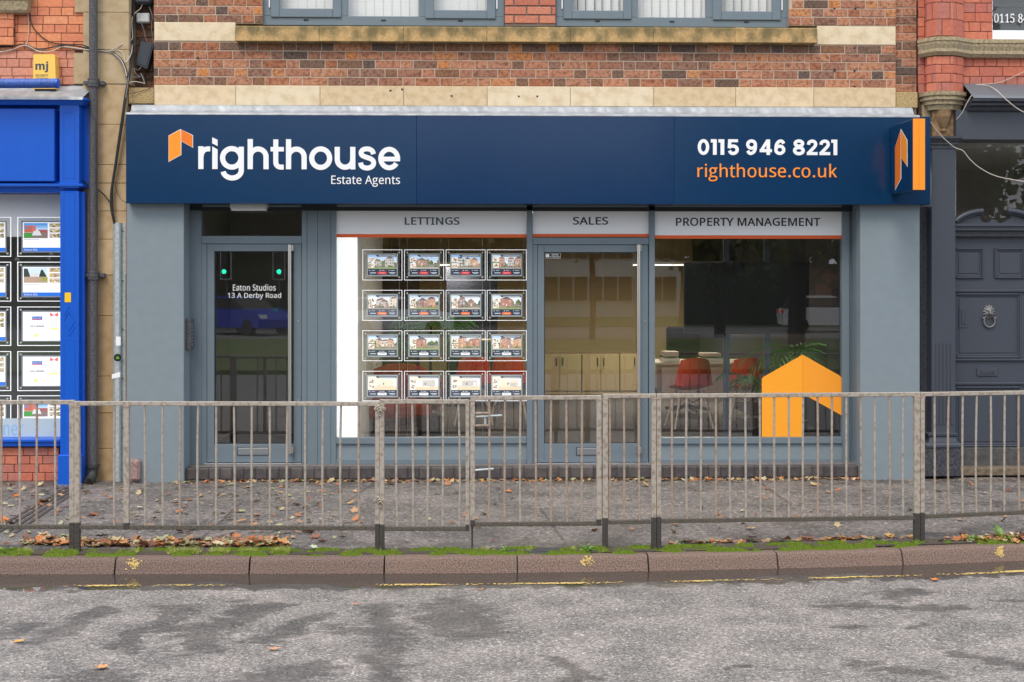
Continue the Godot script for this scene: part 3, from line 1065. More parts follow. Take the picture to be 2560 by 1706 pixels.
	put_side.call("logo_side", [[0.48, 0.9], [0.74, 0.72], [0.74, 0.36], [0.48, 0.5]], M.orange, 0.0024)

func font(called: String, weight := 400, bold := 0.0) -> Font:
	var f := SystemFont.new()
	f.font_names = PackedStringArray([called])
	f.font_weight = weight
	if bold == 0.0: return f
	var v := FontVariation.new()
	v.base_font = f
	v.variation_embolden = bold
	return v

# ---------------------------------------------------------------- the grey shopfront
const ZP := 0.12
const ZW := -0.13

func pane(parent: Node, px0: float, py0: float, px1: float, py1: float, z: float, called := "pane") -> MeshInstance3D:
	return slab(parent, called, px0, py0, px1, py1, z - 0.006, z, M.glass)

func build_shopfront() -> void:
	var s := thing("shopfront", Vector3(0, 0, 0), "grey shopfront with two glazed doors and two big windows", "shopfront")
	# clad pillars; their returns reach back to the frames
	for p in [[316, 459, 0], [2151, 2300, 1]]:
		var x0 := ax(p[0], ZP)
		var x1 := ax(p[1], ZP)
		box(s, "pillar", Vector3(x0, -0.03, -0.25), Vector3(x1, 2.56, ZP), M.grey, 0.003)
	var xl := ax(459, ZP)
	var xr := ax(2151, ZP)
	# glossy metal return on the right pillar
	box(s, "pillar_return", Vector3(xr - 0.004, 0.16, ZW + 0.004), Vector3(xr + 0.001, 2.5, 0.02), M.grey_frame)
	# dark soffit under the sign and the box over the frames
	box(s, "soffit", Vector3(xl, 2.545, -0.3), Vector3(xr, 2.58, 0.1), M.seam)
	box(s, "head_bar", Vector3(xl, 2.488, ZW - 0.07), Vector3(xr, 2.548, ZW + 0.012), M.seam, 0.004)
	for p in [[505, 752], [842, 1316], [1332, 1621], [1638, 2105]]:
		slab(s, "shutter_slot", p[0], 512.5, p[1], 517.5, ZW, ZW + 0.03, M.grey_frame, 0.002)
	# posts
	var posts := [[455, 474.5, -0.02], [474.5, 503, 0.0], [754, 767, 0.004], [767, 793.5, 0.0], [793.5, 827, -0.002], [827, 840, 0.004], [1317, 1331.5, 0.012], [1622.5, 1637, 0.012], [2106.5, 2124, 0.004], [2124, 2156, -0.03]]
	for p in posts:
		var x0 := ax(p[0], ZW) + 0.0008
		var x1 := ax(p[1], ZW) - 0.0008
		box(s, "post", Vector3(x0, 0.118, ZW - 0.08), Vector3(x1, 2.535, ZW + p[2]), M.grey_frame, 0.0025)
	# bars over the doors
	slab(s, "transom", 503, 590, 754, 609.5, ZW - 0.08, ZW + 0.003, M.grey_frame, 0.003)
	slab(s, "transom", 1331.5, 594.5, 1622.5, 611.5, ZW - 0.08, ZW + 0.003, M.grey_frame, 0.003)
	slab(s, "transom", 503, 514, 754, 524, ZW - 0.08, ZW + 0.003, M.grey_frame, 0.003)
	pane(s, 504, 523, 753, 591, ZW - 0.03)
	# windows: bottom rail, sunk panel, skirting
	for w in [[840, 1317], [1637, 2106.5]]:
		slab(s, "bottom_rail", w[0], 1094.5, w[1], 1110, ZW - 0.08, ZW + 0.006, M.grey_frame, 0.003)
		slab(s, "sunk_panel", w[0], 1110, w[1], 1149, ZW - 0.08, ZW - 0.022, M.grey, 0.0)
		slab(s, "skirting", w[0], 1148.5, w[1], 1161, ZW - 0.08, ZW + 0.003, M.grey_frame, 0.003)
		pane(s, w[0] - 1, 530, w[1] + 1, 1096, ZW - 0.04)
		pane(s, w[0] - 1, 530, w[1] + 1, 1096, ZW - 0.06)
	# header boards
	var ink := font("Droid Sans", 400, 0.6)
	for h in [[841, 525.3, 1316.5, 585.5, 594, "LETTINGS", 1011.7, 543.3, 1148.7, 562.3, M.ink_grey], [1332, 526.4, 1622, 585, 592.7, "SALES", 1432.5, 542.7, 1520.5, 562, M.ink], [1637.3, 528.3, 2106, 588.6, 597.2, "PROPERTY MANAGEMENT", 1690, 544.6, 2051, 565.2, M.ink]]:
		var z := ZW - 0.032
		var b := slab(s, "header_board", h[0], h[1], h[2], h[3], z - 0.005, z, M.panel_white)
		slab(b, "stripe", h[0], h[3], h[2], h[4], z - 0.005, z, M.stripe)
		letters_px(b, "lettering", h[5], ink, h[6], h[7], h[8], h[9], z, h[10], 0.0015)
	# doors
	door(s, 517, 753.5, 610, 1156.5, 535, 734, 628.5, 1111, 594, 671, 723.8, true)
	door(s, 1344, 1621, 612, 1156, 1360.6, 1600, 631, 1110, 1442, 1520, 1597, false)
	# brick step
	var step := Node3D.new()
	step.name = "step"
	s.add_child(step)
	var zs := 0.07
	var ys := ay(1300, 1168.5, zs)
	var st := begin()
	add_box(st, Vector3(xl - 0.002, -0.05, ZW - 0.12), Vector3(xr + 0.002, ys, zs - 0.008))
	put(step, "step_bed", done(st), M.step_joint)
	var x := xl
	while x < xr - 0.01:
		var w := minf(0.107 + rng.randf_range(-0.002, 0.002), xr - x)
		var bst := begin()
		add_box(bst, Vector3(-w * 0.5 + 0.002, -ys + 0.012, -0.1), Vector3(w * 0.5 - 0.002, 0.0, 0.0), 0.008)
		put(step, "brick", done(bst), pick(M.brick_step), Vector3(x + w * 0.5, ys + rng.randf_range(-0.001, 0.001), zs + rng.randf_range(-0.0015, 0.0015)))
		x += 0.107
	box(step, "tread", Vector3(xl, ys - 0.02, ZW - 0.1), Vector3(xr, ys + 0.004, zs - 0.101), M.tread, 0.002)
	# entry phone on the left return
	var e := thing("entry_panel", at(470, 822, ZP - 0.15), "slim grey door entry panel with buttons beside the left door", "entry panel")
	var xe := xl
	box(e, "case", Vector3(xe, 1.2, -0.06), Vector3(xe + 0.05, 1.485, 0.06), M.iron, 0.006)
	for k in 7:
		box(e, "button", Vector3(xe + 0.05, 1.24 + k * 0.032, 0.0), Vector3(xe + 0.054, 1.254 + k * 0.032, 0.03), M.alu, 0.002)
	# bulkhead lamp over the left door
	var l := thing("porch_light", at(603, 515, 0.0), "white strip light fitting under the sign above the left door", "light fitting")
	box(l, "case", Vector3(ax(576, 0), 2.5, -0.08), Vector3(ax(667, 0), 2.545, 0.04), M.box_white, 0.006)
	box(l, "diffuser", Vector3(ax(578, 0), 2.48, -0.07), Vector3(ax(665, 0), 2.5, 0.03), M.panel_white, 0.006)
	# camera notice on the middle door
	var n := thing("camera_notice", at(1382, 639, ZW), "small black and white camera notice stuck on the middle door glass", "sticker")
	var zn := ZW - 0.028
	slab(n, "backing", 1362, 633, 1401.8, 646.2, zn - 0.002, zn, M.etch)
	slab(n, "black_field", 1362.8, 633.8, 1401, 645.4, zn, zn + 0.0012, M.black)
	slab(n, "camera_picture", 1364.5, 635.5, 1373, 643.5, zn + 0.0012, zn + 0.002, M.etch)
	letters_px(n, "lettering", "CCTV", font("Droid Sans", 700), 1379.5, 635.3, 1396, 639.2, zn + 0.0012, M.white, 0.001)
	letters_px(n, "lettering", "In operation", font("Droid Sans", 700), 1375, 640.8, 1399.5, 644.4, zn + 0.0012, M.white, 0.001)
	# gold house on the right window
	var d := thing("window_graphic", at(2006, 1092, ZW), "big gold folded house graphic on the right shop window", "window graphic")
	var zd := ZW - 0.036
	prism(d, "gold_side", shape([[1905, 950], [1906.5, 945.5], [1910, 942.5], [2007, 887], [2007, 1092.5], [1905, 1092.5]], zd), zd - 0.003, zd, M.gold)
	prism(d, "gold_side", shape([[2007.4, 887.4], [2097, 938], [2103, 943], [2106, 950], [2106, 1040], [2007.4, 985]], zd), zd - 0.003, zd, M.gold_b)

func door(s: Node, px0: float, px1: float, py0: float, py1: float, gx0: float, gx1: float, gy0: float, gy1: float, sx0: float, sx1: float, hx: float, named: bool) -> void:
	var z := ZW - 0.012
	var d := Node3D.new()
	d.name = "door"
	s.add_child(d, true)
	var mx := (px0 + px1) * 0.5
	d.position = Vector3(ax(mx, z), ay(mx, py1, z), z)
	var lo := Vector3(ax(px0, z), ay(mx, py1, z), z - 0.05)
	var hi := Vector3(ax(px1, z), ay(mx, py0, z), z)
	var g0 := at(gx0, gy1, z)
	var g1 := at(gx1, gy0, z)
	frame(d, "door_frame", lo, hi, g0.x - lo.x, hi.x - g1.x, hi.y - g1.y, g0.y - lo.y, M.grey_frame, 0.003)
	frame(d, "glazing_bead", Vector3(g0.x - 0.001, g0.y - 0.001, z - 0.04), Vector3(g1.x + 0.001, g1.y + 0.001, z - 0.012), 0.008, 0.008, 0.008, 0.008, M.seam)
	# narrow jambs each side of the leaf
	box(s, "jamb", Vector3(ax(px0 - 14, z), 0.119, z - 0.06), Vector3(lo.x - 0.003, hi.y + 0.003, z + 0.004), M.grey_frame, 0.003)
	box(d, "pane", Vector3(g0.x, g0.y, z - 0.028), Vector3(g1.x, g1.y, z - 0.022), M.glass)
	box(d, "pane", Vector3(g0.x, g0.y, z - 0.046), Vector3(g1.x, g1.y, z - 0.041), M.glass)
	# letter plate
	var la := at(sx0, 1137.5, z)
	var lb := at(sx1, 1120, z)
	box(d, "letter_surround", Vector3(la.x - 0.006, la.y - 0.006, z - 0.01), Vector3(lb.x + 0.004, lb.y + 0.006, z + 0.004), M.seam, 0.002)
	box(d, "letter_flap", Vector3(la.x, la.y, z), Vector3(lb.x, lb.y, z + 0.012), M.alu, 0.004)
	# tall steel pull handle with end brackets
	var zh := z + 0.07
	var ha := at(hx, 1135, zh)
	var hb := at(hx, 612, zh)
	tube(d, "pull_handle", [ha, Vector3(hb.x, hb.y, zh)], 0.0165, M.steel, 14)
	for y: float in [ha.y + 0.03, hb.y - 0.03]:
		box(d, "handle_bracket", Vector3(ha.x - 0.016, y - 0.03, z), Vector3(ha.x + 0.03, y + 0.03, zh - 0.012), M.steel, 0.004)
	for y in [803.0, 1001.0]:
		var p := at(px1 - 8, y, z)
		tube(d, "lock_cylinder", [p + Vector3(0, 0, -0.01), p + Vector3(0, 0, 0.006)], 0.009, M.steel, 10)
		box(d, "lock_key_slot", p + Vector3(-0.003, -0.016, 0), p + Vector3(0.003, 0.002, 0.004), M.steel, 0.001)
	box(d, "threshold", Vector3(lo.x - 0.02, lo.y - 0.022, z - 0.06), Vector3(hi.x + 0.005, lo.y - 0.004, z + 0.03), M.alu, 0.003)
	if named:
		var f := font("Droid Sans", 400, 0.1)
		letters_px(d, "lettering", "Eaton Studios", f, 581.8, 711, 689, 727.2, z - 0.022, M.etch, 0.001)
		letters_px(d, "lettering", "13 A Derby Road", f, 569, 732, 702.5, 749.4, z - 0.022, M.etch, 0.001)

# ---------------------------------------------------------------- inside the shop
func build_shop_inside() -> void:
	var y0 := 0.13
	var y1 := 2.62
	var xa := ax(790, -0.2)
	var xb := ax(2140, -0.2)
	var back := -8.6
	var f := box(self, "shop_floor", Vector3(xa, -0.06, back), Vector3(xb, y0, ZW - 0.1), M.carpet)
	f.set_meta("kind", "structure")
	f = box(self, "shop_ceiling", Vector3(xa, y1, back), Vector3(xb, y1 + 0.1, ZW - 0.08), M.ceiling)
	f.set_meta("kind", "structure")
	f = box(self, "shop_wall_back", Vector3(xa, y0, back - 0.1), Vector3(xb, y1, back), M.beige)
	f.set_meta("kind", "structure")
	# the party wall on the left, white, with a glossy white end facing the street
	var xw := ax(893, -0.26)
	f = box(self, "shop_wall_left", Vector3(xa, y0, -3.4), Vector3(xw, y1, -0.26), M.wall_white, 0.01)
	f.set_meta("kind", "structure")
	var lb := thing("lit_display_panel", Vector3(ax(866, -0.25), y0, -0.25), "tall plain white lit panel at the left end of the left window", "display panel")
	slab(lb, "lit_face", 842, 560, 893, 1094, -0.252, -0.235, M.lightbox, 0.003)
	slab(lb, "panel_side", 893, 560, 895, 1094, -0.256, -0.237, M.wall_white)
	f = box(self, "shop_wall_left_far", Vector3(xa, y0, back), Vector3(xa + 0.12, y1, -3.4), M.beige)
	f.set_meta("kind", "structure")
	f = box(self, "shop_wall_right", Vector3(xb - 0.12, y0, back), Vector3(xb, y1, ZW - 0.1), M.navy_wall)
	f.set_meta("kind", "structure")
	# hallway behind the left door
	var h0 := ax(474, -0.2)
	f = box(self, "hall_floor", Vector3(h0 - 0.1, -0.06, -2.6), Vector3(xa, y0 - 0.003, ZW - 0.1), M.carpet)
	f.set_meta("kind", "structure")
	f = box(self, "hall_wall_back", Vector3(h0 - 0.1, y0, -2.7), Vector3(xa, y1, -2.6), M.lobby)
	f.set_meta("kind", "structure")
	f = box(self, "hall_wall_left", Vector3(h0 - 0.2, y0, -2.6), Vector3(h0 - 0.1, y1, ZW - 0.1), M.lobby)
	f.set_meta("kind", "structure")
	f = box(self, "hall_ceiling", Vector3(h0 - 0.2, y1, -2.6), Vector3(xa, y1 + 0.1, ZW - 0.08), M.lobby)
	f.set_meta("kind", "structure")
	# hanging strip lights; the last is an unseen addition brightening chairs and white wall
	var spots := [[1118, 664, 0.95], [1640, 664, 1.0], [1795, 664, 1.9], [1420, 560, 2.2]]
	var where := ["seen behind the display cards", "nearest the middle door", "hanging above the black screen", "added out of view near the window to brighten the chairs"]
	for i in 4:
		var z: float = -5.5 - 0.4 * (i % 2)
		var w := at(spots[i][0], spots[i][1], z)
		if i == 3:
			z = -1.5
			w = Vector3(1.0, y1 - 0.06, z)
		var l := thing("strip_light", w, "white hanging strip light inside the shop, " + where[i], "strip light", "strip lights in the shop")
		var half: float = spots[i][2] * 0.5 * 0.65
		box(l, "case", w + Vector3(-half, 0.012, -0.16), w + Vector3(half, 0.05, 0.16), M.wall_white, 0.004)
		box(l, "lamp_panel", w + Vector3(-half + 0.02, 0.0, -0.15), w + Vector3(half - 0.02, 0.011, 0.15), M.lamp)
		for sx: float in [-0.7, 0.7]:
			tube(l, "cord", [w + Vector3(half * sx, 0.05, 0), Vector3(w.x + half * sx, y1, z)], 0.003, M.cable_grey, 5)
		var a := AreaLight3D.new()
		a.name = "strip_glow"
		a.area_size = Vector2(half * 2.0, 0.3)
		a.light_energy = 2.6 if i < 3 else 2.0
		a.light_color = Color(1.0, 0.93, 0.8)
		a.shadow_enabled = true
		l.add_child(a)
		a.position = Vector3(0, -0.02, 0)
		a.rotation_degrees.x = -90
	# big screen on two floor-to-ceiling poles, close to the window
	var zt := -0.62
	var t := thing("tv_screen", at(1867, 836, zt), "large black switched-off screen on two poles in the right shop window", "tv screen")
	var ta := at(1711, 835.5, zt)
	var tb := at(2024, 656, zt)
	box(t, "screen_case", Vector3(ta.x, ta.y, zt - 0.05), Vector3(tb.x, tb.y, zt), M.black, 0.006)
	box(t, "screen_glass", Vector3(ta.x + 0.015, ta.y + 0.02, zt), Vector3(tb.x - 0.015, tb.y - 0.015, zt + 0.003), M.tv)
	for px: float in [1816.0, 1917.0]:
		var xp := ax(px, zt - 0.09)
		box(t, "pole", Vector3(xp - 0.028, y0, zt - 0.12), Vector3(xp + 0.028, y1, zt - 0.06), M.pole, 0.004)
	# desks and chairs
	var desk := func(px0: float, px1: float, py: float, z: float, depth: float, label: String) -> void:
		var a := at(px0, py, z)
		var b := at(px1, py, z)
		var d := thing("desk", Vector3((a.x + b.x) * 0.5, y0, z), label, "desk")
		var top := y0 + 0.73
		box(d, "desktop", Vector3(a.x, top - 0.025, z - depth), Vector3(b.x, top, z), M.desk, 0.003)
		box(d, "front_panel", Vector3(a.x + 0.03, y0 + 0.25, z - 0.06), Vector3(b.x - 0.03, top - 0.025, z - 0.04), M.desk_panel)
		for x: float in [a.x + 0.04, b.x - 0.04]:
			for q: float in [z - 0.04, z - depth + 0.04]:
				box(d, "leg", Vector3(x - 0.02, y0, q - 0.02), Vector3(x + 0.02, top - 0.025, q + 0.02), M.alu)
	desk.call(1640, 1985, 912, -3.4, 0.8, "pale office desk behind two red shell chairs")
	shell_chair(1738, -2.75, 0.12, "red shell chair facing away from the window, nearer the middle door")
	shell_chair(1872, -2.75, -0.15, "red shell chair half hidden behind the gold house graphic")
	shell_chair(1185, -3.2, 0.2, "red shell chair seen between the lower display cards")
	shell_chair(1270, -3.2, -0.2, "red shell chair seen low beside the middle door post")
	# office chair and things on the desk
	var oc := at(1722, 905, -4.4)
	var o := thing("office_chair", Vector3(oc.x, y0, -4.6), "black padded office chair behind the pale desk", "office chair")
	tube(o, "column", [Vector3(oc.x, y0 + 0.08, -4.6), Vector3(oc.x, y0 + 0.45, -4.6)], 0.03, M.black)
	box(o, "seat", Vector3(oc.x - 0.24, y0 + 0.45, -4.85), Vector3(oc.x + 0.24, y0 + 0.53, -4.35), M.black_soft, 0.03)
	box(o, "backrest", Vector3(oc.x - 0.22, y0 + 0.56, -4.9), Vector3(oc.x + 0.22, y0 + 1.12, -4.82), M.black_soft, 0.03)
	for k in 5:
		var d := Vector3(cos(TAU * k / 5), 0, sin(TAU * k / 5)) * 0.3
		bar(o, "base_arm", Vector3(oc.x, y0 + 0.1, -4.6), Vector3(oc.x, y0 + 0.05, -4.6) + d, 0.04, 0.03, M.black)
	for q in [[1675, 0.2, 0.12, "white document tray on the pale desk beside the office chair"], [1775, 0.26, 0.1, "white printer on the pale desk behind the red chairs"]]:
		var w := at(q[0], 900, -3.75)
		var p := thing("document_tray", Vector3(w.x, y0 + 0.73, -3.75), q[3], "desk tray")
		box(p, "tray", Vector3(w.x - q[1] * 0.5, y0 + 0.73, -3.9), Vector3(w.x + q[1] * 0.5, y0 + 0.77, -3.6), M.wall_white, 0.004)
		box(p, "tray_lid", Vector3(w.x - q[1] * 0.45, y0 + 0.79, -3.9), Vector3(w.x + q[1] * 0.45, y0 + 0.73 + q[2], -3.62), M.desk, 0.004)
		box(p, "tray_back", Vector3(w.x - q[1] * 0.5, y0 + 0.73, -3.93), Vector3(w.x + q[1] * 0.5, y0 + 0.8, -3.9), M.black, 0.002)
	# low cupboards along the back wall
	var zc := -7.4
	for k in 3:
		var xc := ax([1345, 1455, 1550][k], zc)
		var xd := ax([1455, 1550, 1640][k], zc)
		var c := thing("cupboard", Vector3((xc + xd) * 0.5, y0, zc), ["low cream cupboard behind the middle door, the leftmost of three", "low cream cupboard behind the middle door, between the other two", "low cream cupboard behind the middle door, under its steel handle"][k], "cupboard", "low cupboards in the shop")
		box(c, "carcass", Vector3(xc, y0, zc - 0.45), Vector3(xd - 0.01, y0 + 0.62, zc), M.cream_unit, 0.004)
		for m in 2:
			var q0 := lerpf(xc, xd - 0.01, m * 0.5) + 0.004
			var q1 := lerpf(xc, xd - 0.01, m * 0.5 + 0.5) - 0.004
			box(c, "cupboard_door", Vector3(q0, y0 + 0.06, zc), Vector3(q1, y0 + 0.6, zc + 0.018), M.cream_unit, 0.003)
			box(c, "handle", Vector3(q1 - 0.05 if m == 0 else q0 + 0.035, y0 + 0.44, zc + 0.018), Vector3(q1 - 0.035 if m == 0 else q0 + 0.05, y0 + 0.56, zc + 0.035), M.black)
	# orange armchair
	var ac := at(985, 1060, -1.9)
	var arm := thing("armchair", Vector3(ac.x, y0, -1.9), "burnt orange tub armchair low in the left shop window", "armchair")
	var cx := ac.x + 0.05
	var prof := PackedVector2Array()
	var st := begin(true)
	var n := 20
	var rings := []
	for i in n + 1:
		var a := PI * (-0.08 + 1.16 * i / n)
		var rx := 0.42
		var hh := 0.78 - 0.16 * pow(absf(cos(a)), 3.0)
		var dirv := Vector3(cos(a), 0, -sin(a) * 0.85)
		rings.append([dirv * rx + Vector3(0, 0.3, 0), dirv * (rx + 0.06) + Vector3(0, hh, 0), dirv * (rx - 0.02) + Vector3(0, hh + 0.02, 0), dirv * (rx - 0.09) + Vector3(0, hh, 0), dirv * (rx - 0.1) + Vector3(0, 0.3, 0)])
	for i in n:
		for j in 4:
			quad(st, rings[i][j], rings[i + 1][j], rings[i + 1][j + 1], rings[i][j + 1], ((rings[i][j] + rings[i + 1][j + 1]) * 0.5 - Vector3(0, 0.5, 0)) * (1 if j < 2 else -1) + Vector3(0, 0.3, 0))
	put(arm, "backrest", done(st), M.red_fabric, Vector3(cx, y0, -1.9))
	box(arm, "seat", Vector3(cx - 0.36, y0 + 0.26, -2.2), Vector3(cx + 0.36, y0 + 0.44, -1.5), M.red_fabric, 0.05)
	for sx: float in [-0.28, 0.28]:
		for sz: float in [-0.25, 0.25]:
			tube(arm, "leg", [Vector3(cx + sx, y0, -1.85 + sz), Vector3(cx + sx * 0.8, y0 + 0.28, -1.85 + sz * 0.8)], [0.012, 0.02], M.black)
	# palms in pots
	palm(at(1075, 780, -1.6), -1.6, 1.25, 11, M.palm_dark, "dark potted palm behind the display cards")
	palm(at(1985, 838, -0.95), -0.95, 1.2, 11, M.palm, "green potted palm behind the gold house graphic")
	palm(at(1880, 920, -1.3), -1.3, 0.9, 9, M.palm, "small green potted palm in front of the red chairs")
	# dark folding screen behind the cards
	var fs := at(990, 700, -3.3)
	var sc := thing("folding_screen", Vector3(fs.x, y0, -3.3), "tall dark brown folding screen behind the display cards", "folding screen")
	for k in 2:
		box(sc, "leaf", Vector3(fs.x - 0.28 + 0.28 * k, y0, -3.35 - 0.02 * k), Vector3(fs.x - 0.005 + 0.28 * k, y0 + 2.05, -3.31 - 0.02 * k), M.brown, 0.004)
	# dark doorway and wall unit deeper inside
	var du := at(1180, 700, -5.6)
	var un := thing("wall_unit", Vector3(du.x, y0, -5.6), "tall navy wall unit deep inside the shop behind the cards", "cabinet")
	box(un, "carcass", Vector3(du.x - 0.35, y0, -5.9), Vector3(du.x + 0.35, y0 + 2.1, -5.6), M.navy_wall, 0.004)
	box(un, "open_shelf", Vector3(du.x - 0.3, y0 + 0.9, -5.6), Vector3(du.x + 0.3, y0 + 0.93, -5.3), M.desk, 0.003)

func shell_chair(px: float, z: float, turn: float, label: String) -> void:
	var y0 := 0.13
	var x := ax(px, z)
	var c := thing("shell_chair", Vector3(x, y0, z), label, "chair", "red shell chairs")
	var st := begin(true)
	# back and seat as one bent sheet, its back to the street
	var n := 14
	var w := 8
	var grid := []
	for i in n + 1:
		var t := float(i) / n
		var y: float
		var d: float
		var half: float
		if t < 0.5:
			y = lerpf(0.83, 0.47, t / 0.5); d = lerpf(0.06, 0.0, t / 0.5); half = lerpf(0.165, 0.235, pow(t / 0.5, 0.8))
		else:
			var s := (t - 0.5) / 0.5
			y = 0.47 - 0.05 * sin(s * PI * 0.5); d = -0.46 * s - 0.02; half = lerpf(0.235, 0.22, s)
		var row := []
		for k in w + 1:
			var u := lerpf(-1, 1, float(k) / w)
			row.append(Vector3(u * half, y + (0.05 * u * u if t >= 0.5 else -0.03 * u * u * (1.0 - t)), d - 0.07 * u * u * (1.0 if t < 0.5 else 0.0)))
		grid.append(row)
	for i in n:
		for k in w:
			quad(st, grid[i][k], grid[i][k + 1], grid[i + 1][k + 1], grid[i + 1][k], Vector3(0, -0.3, 1))
	put(c, "shell", done(st), M.red_chair, Vector3(x, y0, z))
	for sx: float in [-1, 1]:
		for sz: float in [-0.42, -0.04]:
			tube(c, "leg", [Vector3(x + sx * 0.23, y0, z + sz * 1.15 + 0.02), Vector3(x + sx * 0.13, y0 + 0.43, z - 0.22 + (sz + 0.23) * 0.5)], [0.011, 0.017], M.desk, 6)
	bar(c, "cross_brace", Vector3(x - 0.18, y0 + 0.22, z - 0.05), Vector3(x + 0.15, y0 + 0.38, z - 0.1), 0.008, 0.008, M.black)
	bar(c, "cross_brace", Vector3(x + 0.18, y0 + 0.22, z - 0.052), Vector3(x - 0.15, y0 + 0.38, z - 0.102), 0.008, 0.008, M.black)
	c.rotation.y = turn

func palm(head: Vector3, z: float, tall: float, fronds: int, m: Material, label: String) -> void:
	var y0 := 0.13
	var x := head.x
	var p := thing("potted_palm", Vector3(x, y0, z), label, "plant")
	tube(p, "pot", [Vector3(x, y0, z), Vector3(x, y0 + 0.3, z)], [0.11, 0.15], M.pot, 14)
	tube(p, "stem", [Vector3(x, y0 + 0.28, z), Vector3(x + 0.01, head.y - 0.15, z)], [0.02, 0.012], M.bark, 7)
	var st := begin()
	for k in fronds:
		var a := TAU * k / fronds + rng.randf_range(-0.25, 0.25)
		var out := Vector3(cos(a), 0, sin(a) * 0.8)
		var l := rng.randf_range(0.34, 0.5) * tall
		var up := rng.randf_range(0.25, 1.0)
		var prev := Vector3.ZERO
		for i in 10:
			var t := (i + 1) / 10.0
			var pt := out * l * t + Vector3.UP * l * (up * t - 0.95 * t * t)
			var along := (pt - prev).normalized()
			var side := along.cross(Vector3.UP).normalized()
			quad(st, prev + Vector3(0, 0.003, 0), pt + Vector3(0, 0.003, 0), pt - Vector3(0, 0.003, 0), prev - Vector3(0, 0.003, 0), side)
			for s: float in [-1.0, 1.0]:
				var ll := 0.2 * tall * sin(PI * (0.15 + 0.8 * t)) * rng.randf_range(0.8, 1.1)
				var tip := pt + (side * s * 0.75 + along * 0.65 + Vector3(0, -0.25, 0)) * ll
				var wd := along * 0.011 * tall
				var mid := (pt + tip) * 0.5 + Vector3(0, 0.012, 0)
				quad(st, pt - wd * 0.3, mid - wd, tip, mid + wd, Vector3.UP)
			prev = pt
	put(p, "fronds", done(st), m, Vector3(x + 0.01, head.y - 0.16, z))
	tag(p.get_node("fronds"), "", "", "", "")

